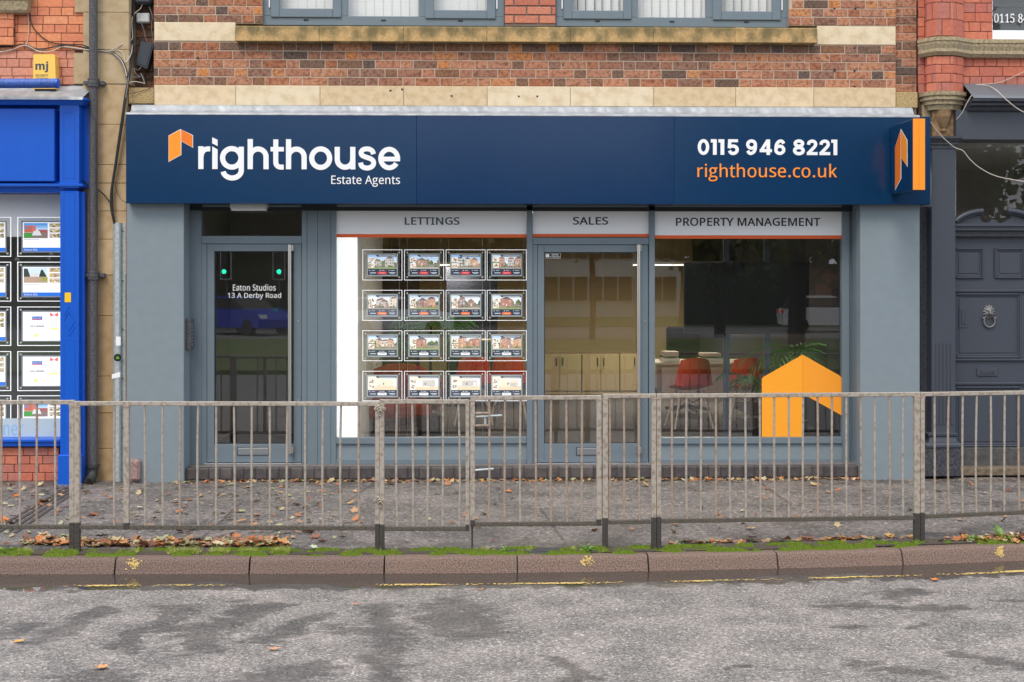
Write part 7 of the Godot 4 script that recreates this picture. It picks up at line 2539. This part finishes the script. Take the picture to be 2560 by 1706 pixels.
	while xx < 4.7:
		var z0 := kerb_z(xx)
		var z1 := kerb_z(xx + 0.1)
		quad(sst, Vector3(xx, pave_y(z0 - 0.29) + 0.004, z0 - 0.29), Vector3(xx + 0.1, pave_y(z1 - 0.29) + 0.004, z1 - 0.29), Vector3(xx + 0.1, pave_y(z1 - 0.127) + 0.004, z1 - 0.127), Vector3(xx, pave_y(z0 - 0.127) + 0.004, z0 - 0.127), Vector3.UP)
		xx += 0.1
	var soil := put(self, "ground_strip", done(sst), M.soil)
	soil.set_meta("kind", "structure")
	# blades of grass
	var blade := begin()
	for s in 3:
		var x0 := 0.02 * (s - 1)
		var lean := Vector3(0.25 * (s - 1), 0, 0.1 * s)
		tri(blade, Vector3(x0 - 0.03, 0, 0), Vector3(x0 + 0.03, 0, 0), Vector3(x0, 0.6, 0) + lean * 0.5, Vector3(0, 0, 1))
		tri(blade, Vector3(x0 - 0.018, 0.55, 0) + lean * 0.45, Vector3(x0 + 0.018, 0.55, 0) + lean * 0.45, Vector3(x0, 1.0, 0.1) + lean * 1.3, Vector3(0, 0, 1))
	var bm := done(blade)
	var gm := MultiMesh.new()
	gm.transform_format = MultiMesh.TRANSFORM_3D
	gm.use_colors = true
	gm.mesh = bm
	gm.instance_count = 3400
	for i in gm.instance_count:
		var px := rng.randf_range(340, 770) if i % 10 < 6 else rng.randf_range(-10, 1560)
		if i % 10 == 9: px = rng.randf_range(1180, 1500)
		if i % 17 == 3: px = rng.randf_range(-20, 110)
		var x := ax(px, 2.7)
		var z := kerb_z(x) - 0.13 - absf(rng.randfn(0, 0.045))
		var tall := rng.randf_range(0.018, 0.055)
		if mn.get_noise_2d(x * 2.2, 0.9) < (-0.1 if px > 340 and px < 770 else 0.14): tall = 0.001
		gm.set_instance_transform(i, Transform3D(Basis.from_euler(Vector3(rng.randfn(0.1, 0.4), rng.randf() * TAU, rng.randfn(0, 0.4))).scaled(Vector3(tall * 0.8, tall, tall)), Vector3(x, pave_y(z) + 0.004, z)))
		gm.set_instance_color(i, rgb(140, 160, 56).lerp(rgb(220, 220, 130), rng.randf()).srgb_to_linear() * rng.randf_range(0.7, 1.0))
	var go := MultiMeshInstance3D.new()
	go.name = "grass"
	go.multimesh = gm
	go.material_override = M.leaf
	add_child(go)
	tag(go, "pale grass blades growing between moss and kerb", "grass", "", "stuff")
	# moss fuzz
	var fm := MultiMesh.new()
	fm.transform_format = MultiMesh.TRANSFORM_3D
	fm.use_colors = true
	fm.mesh = bm
	fm.instance_count = 14000
	for i in fm.instance_count:
		var x := rng.randf_range(-4.5, 4.4)
		var p: Vector3 = hgt.call(x, rng.randf())
		var tall := rng.randf_range(0.006, 0.014)
		if p.y < pave_y(p.z) + 0.003: tall = 0.0005
		fm.set_instance_transform(i, Transform3D(Basis.from_euler(Vector3(rng.randfn(0, 0.5), rng.randf() * TAU, rng.randfn(0, 0.5))).scaled(Vector3(tall * 1.6, tall, tall * 1.6)), p))
		fm.set_instance_color(i, rgb(112, 146, 16).lerp(rgb(180, 196, 56), rng.randf()).srgb_to_linear() * rng.randf_range(0.6, 1.0))
	var fo := MultiMeshInstance3D.new()
	fo.name = "moss_fuzz"
	fo.multimesh = fm
	fo.material_override = M.leaf
	add_child(fo)
	tag(fo, "fine green tips of the moss along the kerb", "moss", "", "stuff")
	# weeds
	for q in [[2512, 1318, 0.13, "leafy green weed behind the kerb at the right edge"], [12, 1362, 0.09, "bushy green weed behind the kerb at the left edge"], [1465, 1345, 0.08, "straggly weed beside the cover plate in the moss"], [2430, 1322, 0.08, "low green weed among the red-brown leaves at the right"], [1262, 1345, 0.06, "small green weed left of the cover plate"]]:
		var z: float = kerb_z(ax(q[0], 2.5)) - 0.19
		var base := Vector3(ax(q[0], z), pave_y(z), z)
		var w := thing("weed", base, q[3], "weed")
		var ls := begin()
		for k in 14:
			var a := TAU * k / 14.0 * 2.4
			var out := Vector3(cos(a), 0, sin(a))
			var l: float = q[2] * rng.randf_range(0.5, 1.0)
			var up := rng.randf_range(0.25, 1.2)
			var side := out.cross(Vector3.UP) * l * 0.16
			var m1 := out * l * 0.5 + Vector3.UP * l * up * 0.5
			var m2 := out * l + Vector3.UP * l * (up - 0.35)
			quad(ls, Vector3.ZERO, m1 + side, m2, m1 - side, Vector3.UP)
		put(w, "leaves", done(ls), M.weed, base)
		tube(w, "stem", [base, base + Vector3(0.005, q[2] * 0.6, 0.01)], [0.003, 0.0015], M.weed, 5)

# ---------------------------------------------------------------- across the road: what the glass mirrors
func tree(x: float, z: float, tall: float, spread: float, crown0: float, label: String, sd: int, leaves: int, trunk_r := 0.22) -> void:
	var r := RandomNumberGenerator.new()
	r.seed = sd
	var t := thing("street_tree", Vector3(x, ROAD, z), label, "tree", "trees across the road")
	var base := Vector3(x, ROAD, z)
	tube(t, "trunk", curve([base, base + Vector3(0.05, tall * 0.3, 0), base + Vector3(-0.05, tall * 0.6, 0.1), base + Vector3(0.1, tall * 0.85, 0)], 3), trunk_r, M.bark, 10)
	var clumps := []
	for k in 26:
		var d := Vector3(r.randfn(), r.randfn() * 0.8, r.randfn()).normalized() * pow(r.randf(), 0.4)
		clumps.append(Vector3(d.x * spread, crown0 + (tall - crown0) * (0.5 + 0.5 * d.y), d.z * spread))
		if k < 7: tube(t, "limb", [base + Vector3(0, lerpf(crown0, tall * 0.7, k / 7.0), 0), base + clumps[k]], [trunk_r * 0.4, 0.03], M.bark, 6)
	var lf := begin()
	tri(lf, Vector3(-0.5, 0, -0.3), Vector3(0.5, 0, -0.2), Vector3(0.1, 0.1, 0.6), Vector3.UP)
	tri(lf, Vector3(-0.4, 0.15, 0.3), Vector3(0.2, -0.1, 0.5), Vector3(0.5, 0.1, -0.4), Vector3.UP)
	var mm := MultiMesh.new()
	mm.transform_format = MultiMesh.TRANSFORM_3D
	mm.use_colors = true
	mm.mesh = done(lf)
	mm.instance_count = leaves
	for i in leaves:
		var c: Vector3 = clumps[r.randi() % clumps.size()]
		var o := Vector3(r.randfn(), r.randfn() * 0.7, r.randfn()) * spread * 0.24
		var s := r.randf_range(0.16, 0.34) * (1.0 if z < 40.0 else 1.7)
		mm.set_instance_transform(i, Transform3D(Basis.from_euler(Vector3(r.randf() * TAU, r.randf() * TAU, r.randf() * TAU)).scaled(Vector3.ONE * s), c + o))
		mm.set_instance_color(i, rgb(54, 68, 30).lerp(rgb(118, 120, 56), r.randf() * r.randf()).srgb_to_linear())
	var cr := MultiMeshInstance3D.new()
	cr.name = "crown"
	cr.set_meta("kind", "stuff")
	cr.multimesh = mm
	cr.material_override = M.leaf
	t.add_child(cr)

func build_opposite() -> void:
	# grassed island, a blue car, trees and houses on the far side
	var gr := box(self, "verge_ground", Vector3(-60, ROAD - 0.1, 15.2), Vector3(60, ROAD + 0.16, 31), M.grass_far)
	gr.set_meta("kind", "structure")
	var far := box(self, "ground_far", Vector3(-120, ROAD - 0.3, 46), Vector3(120, ROAD + 0.12, 130), M.grass_far)
	far.set_meta("kind", "structure")
	tree(ax(1992, -24.3), 24.0, 9.0, 3.0, 2.9, "thick-trunked tree on the grass island, mirrored in the right window", 11, 5200, 0.26)
	tree(ax(560, -48.8), 48.5, 9.5, 3.6, 2.4, "tree across the road, mirrored in the fanlight of the left door", 12, 5200)
	tree(ax(1130, -49.3), 49.0, 7.0, 3.4, 2.2, "tree across the road, mirrored above the display cards", 13, 5200)
	tree(ax(300, -49.8), 49.5, 10.0, 4.2, 1.8, "tree across the road behind the blue car", 14, 5200)
	tree(ax(1480, -30.3), 30.0, 6.4, 1.3, 3.4, "slender tree on the grass island, mirrored in the middle door", 15, 1500, 0.1)
	tree(ax(2440, -24.3), 24.0, 9.0, 3.0, 3.0, "tree on the grass island, mirrored in the fanlight of the black door", 16, 2000)
	tree(ax(2230, -50.3), 50.0, 9.0, 4.0, 1.6, "tree across the road near the red hall", 17, 5200)
	tree(ax(1800, -34.3), 34.0, 8.5, 2.6, 2.2, "tree at the far edge of the grass island, mirrored above the black screen", 18, 5200)
	var spans := [[-46.0, -16.0], [-16.0, ax(1335, -47.9)], [ax(1705, -47.9), ax(2026, -47.9)], [ax(2112, -47.9), 46.0]]
	for k in 4:
		hedge(spans[k][0], spans[k][1] - spans[k][0], 47.6, 3.2 + 0.4 * (k % 2), "dark clipped hedge across the road, %s" % ["at the west end", "behind the blue car", "between the white block and the red hall", "at the east end"][k], 60 + k)
	for k in 9:
		var tx := -34.0 + 8.0 * k + 1.5 * (k % 2)
		# the row is open in front of the white block and the red hall
		if (tx > ax(1330, -53.3) - 3.0 and tx < ax(1720, -53.3) + 2.0) or tx > ax(2020, -53.3) - 3.0: continue
		tree(-34.0 + 8.0 * k + 1.5 * (k % 2), 53.0 + 1.2 * (k % 3), 8.5 + (k % 3), 4.6, 1.0, "dense tree in the row across the road, number %s from the west end" % ["one", "two", "three", "four", "five", "six", "seven", "eight", "nine"][k], 30 + k, 4200)
	var wx0 := ax(1345, -62.3)
	var wx1 := ax(1712, -62.3)
	var w := thing("white_office_block", Vector3((wx0 + wx1) * 0.5, ROAD, 62), "white office block with ribbon windows across the road", "building")
	box(w, "wall", Vector3(wx0, ROAD, 62), Vector3(wx1, 5.4, 74), M.wall_white)
	for k in 2:
		for i in 9:
			var u := lerpf(wx0 + 0.4, wx1 - 0.4, i / 9.0)
			box(w, "window", Vector3(u, 0.9 + 2.5 * k, 61.9), Vector3(u + (wx1 - wx0 - 0.8) / 9.0 - 0.12, 2.3 + 2.5 * k, 62.01), M.tv)
	var rx0 := ax(2036, -58.3)
	var rx1 := ax(2330, -58.3)
	var rb := thing("red_brick_hall", Vector3((rx0 + rx1) * 0.5, ROAD, 58), "long red brick hall across the road", "building")
	box(rb, "wall", Vector3(rx0, ROAD, 58), Vector3(rx1, 2.9, 70), M.brick_red[0])
	box(rb, "roof", Vector3(rx0 - 0.2, 2.9, 57.7), Vector3(rx1 + 0.2, 3.0, 70.3), M.iron)
	for i in 6: box(rb, "window", Vector3(rx0 + 1 + 2.4 * i, 0.6, 57.9), Vector3(rx0 + 2.4 + 2.4 * i, 1.7, 58.01), M.tv)
	traffic_light(Vector3(ax(566, -44.3), ROAD + 0.1, 44.0), 0.3, "traffic light showing green, mirrored on the left of the left door")
	traffic_light(Vector3(ax(696, -44.3), ROAD + 0.1, 44.0), -0.2, "traffic light showing green, mirrored on the right of the left door")
	car(Vector3(ax(612, -37.8), ROAD + 0.07, 37.5), 0.75, M.car_blue, "blue hatchback on the far carriageway, mirrored in the left door")
	car(Vector3(ax(1000, -36.0), ROAD + 0.07, 35.7), 0.0, M.car_white, "white hatchback on the far carriageway, mirrored behind the cards")
	car(Vector3(ax(2075, -40.0), ROAD + 0.07, 39.7), 0.1, M.car_white, "white hatchback mirrored at the right side of the right window")

func car(p: Vector3, turn: float, paint: Material, label: String) -> void:
	var c := thing("parked_car", p, label, "car", "cars across the road")
	# side outline pushed across the width; x is the length
	var body := [[-2.0, 0.3], [-2.05, 0.7], [-1.95, 0.95], [-1.0, 1.02], [0.9, 1.02], [1.9, 0.86], [2.05, 0.6], [2.0, 0.3]]
	var q := PackedVector2Array()
	for v in body: q.append(Vector2(v[0], v[1]))
	var st := begin()
	add_prism(st, q, -0.88, 0.88)
	var o := put(c, "body", done(st), paint, p)
	var cab := PackedVector2Array([Vector2(-1.9, 0.94), Vector2(-1.55, 1.42), Vector2(0.1, 1.46), Vector2(0.95, 1.0)])
	st = begin()
	add_prism(st, cab, -0.74, 0.74)
	put(c, "cabin", done(st), M.tv, p)
	var roof := PackedVector2Array([Vector2(-1.6, 1.4), Vector2(-1.5, 1.48), Vector2(0.0, 1.5), Vector2(0.2, 1.42)])
	st = begin()
	add_prism(st, roof, -0.75, 0.75)
	put(c, "roof", done(st), paint, p)
	for x: float in [-1.3, 1.3]:
		for z: float in [-0.8, 0.8]:
			tube(c, "wheel", [p + Vector3(x, 0.31, z - 0.1), p + Vector3(x, 0.31, z + 0.1)], 0.31, M.black, 16)
	for z: float in [-0.66, 0.66]:
		box(c, "tail_light", p + Vector3(-2.06, 0.76, z - 0.16), p + Vector3(-1.95, 0.92, z + 0.16), M.red_chair)
		box(c, "headlight", p + Vector3(1.9, 0.66, z - 0.16), p + Vector3(2.04, 0.8, z + 0.16), M.wall_white)
	c.rotation.y = turn

func traffic_light(p: Vector3, turn: float, label: String) -> void:
	var t := thing("traffic_light", p, label, "traffic light", "traffic lights across the road")
	tube(t, "pole", [p, p + Vector3(0, 3.4, 0)], 0.06, M.iron, 10)
	box(t, "signal_head", p + Vector3(-0.17, 2.3, -0.24), p + Vector3(0.17, 3.4, -0.06), M.black, 0.02)
	frame(t, "backing_border", p + Vector3(-0.27, 2.15, -0.1), p + Vector3(0.27, 3.55, -0.08), 0.03, 0.03, 0.03, 0.03, M.wall_white)
	box(t, "backing_board", p + Vector3(-0.25, 2.17, -0.09), p + Vector3(0.25, 3.53, -0.07), M.black)
	for k in 3:
		var c := p + Vector3(0, 2.5 + 0.34 * k, -0.24)
		tube(t, "signal_lamp", [c, c + Vector3(0, 0, -0.03)], 0.1, M.green_lamp if k == 0 else M.dark_lens, 16)
	t.rotation.y = turn

func hedge(x0: float, w: float, z: float, tall: float, label: String, sd: int) -> void:
	var r := RandomNumberGenerator.new()
	r.seed = sd
	var h := thing("hedge", Vector3(x0 + w * 0.5, ROAD, z), label, "hedge", "hedges across the road")
	var st := begin()
	var n := int(w / 0.5)
	var prev := []
	for i in n + 1:
		var x := x0 + w * i / n
		var ring := []
		for p in [[-0.5, 0.0], [-0.6, 0.5], [-0.5, 0.9], [0.0, 1.0], [0.5, 0.9], [0.6, 0.0]]:
			ring.append(Vector3(x + r.randf_range(-0.15, 0.15), ROAD + p[1] * tall * r.randf_range(0.9, 1.08), z + p[0] * r.randf_range(0.8, 1.2)))
		if prev:
			for j in 5: quad(st, prev[j], ring[j], ring[j + 1], prev[j + 1], Vector3(0, p_up(j), -1 if j < 3 else 1))
		prev = ring
	put(h, "foliage", done(st), M.hedge)

func p_up(j: int) -> float:
	return 2.0 if j == 2 or j == 3 else 0.2
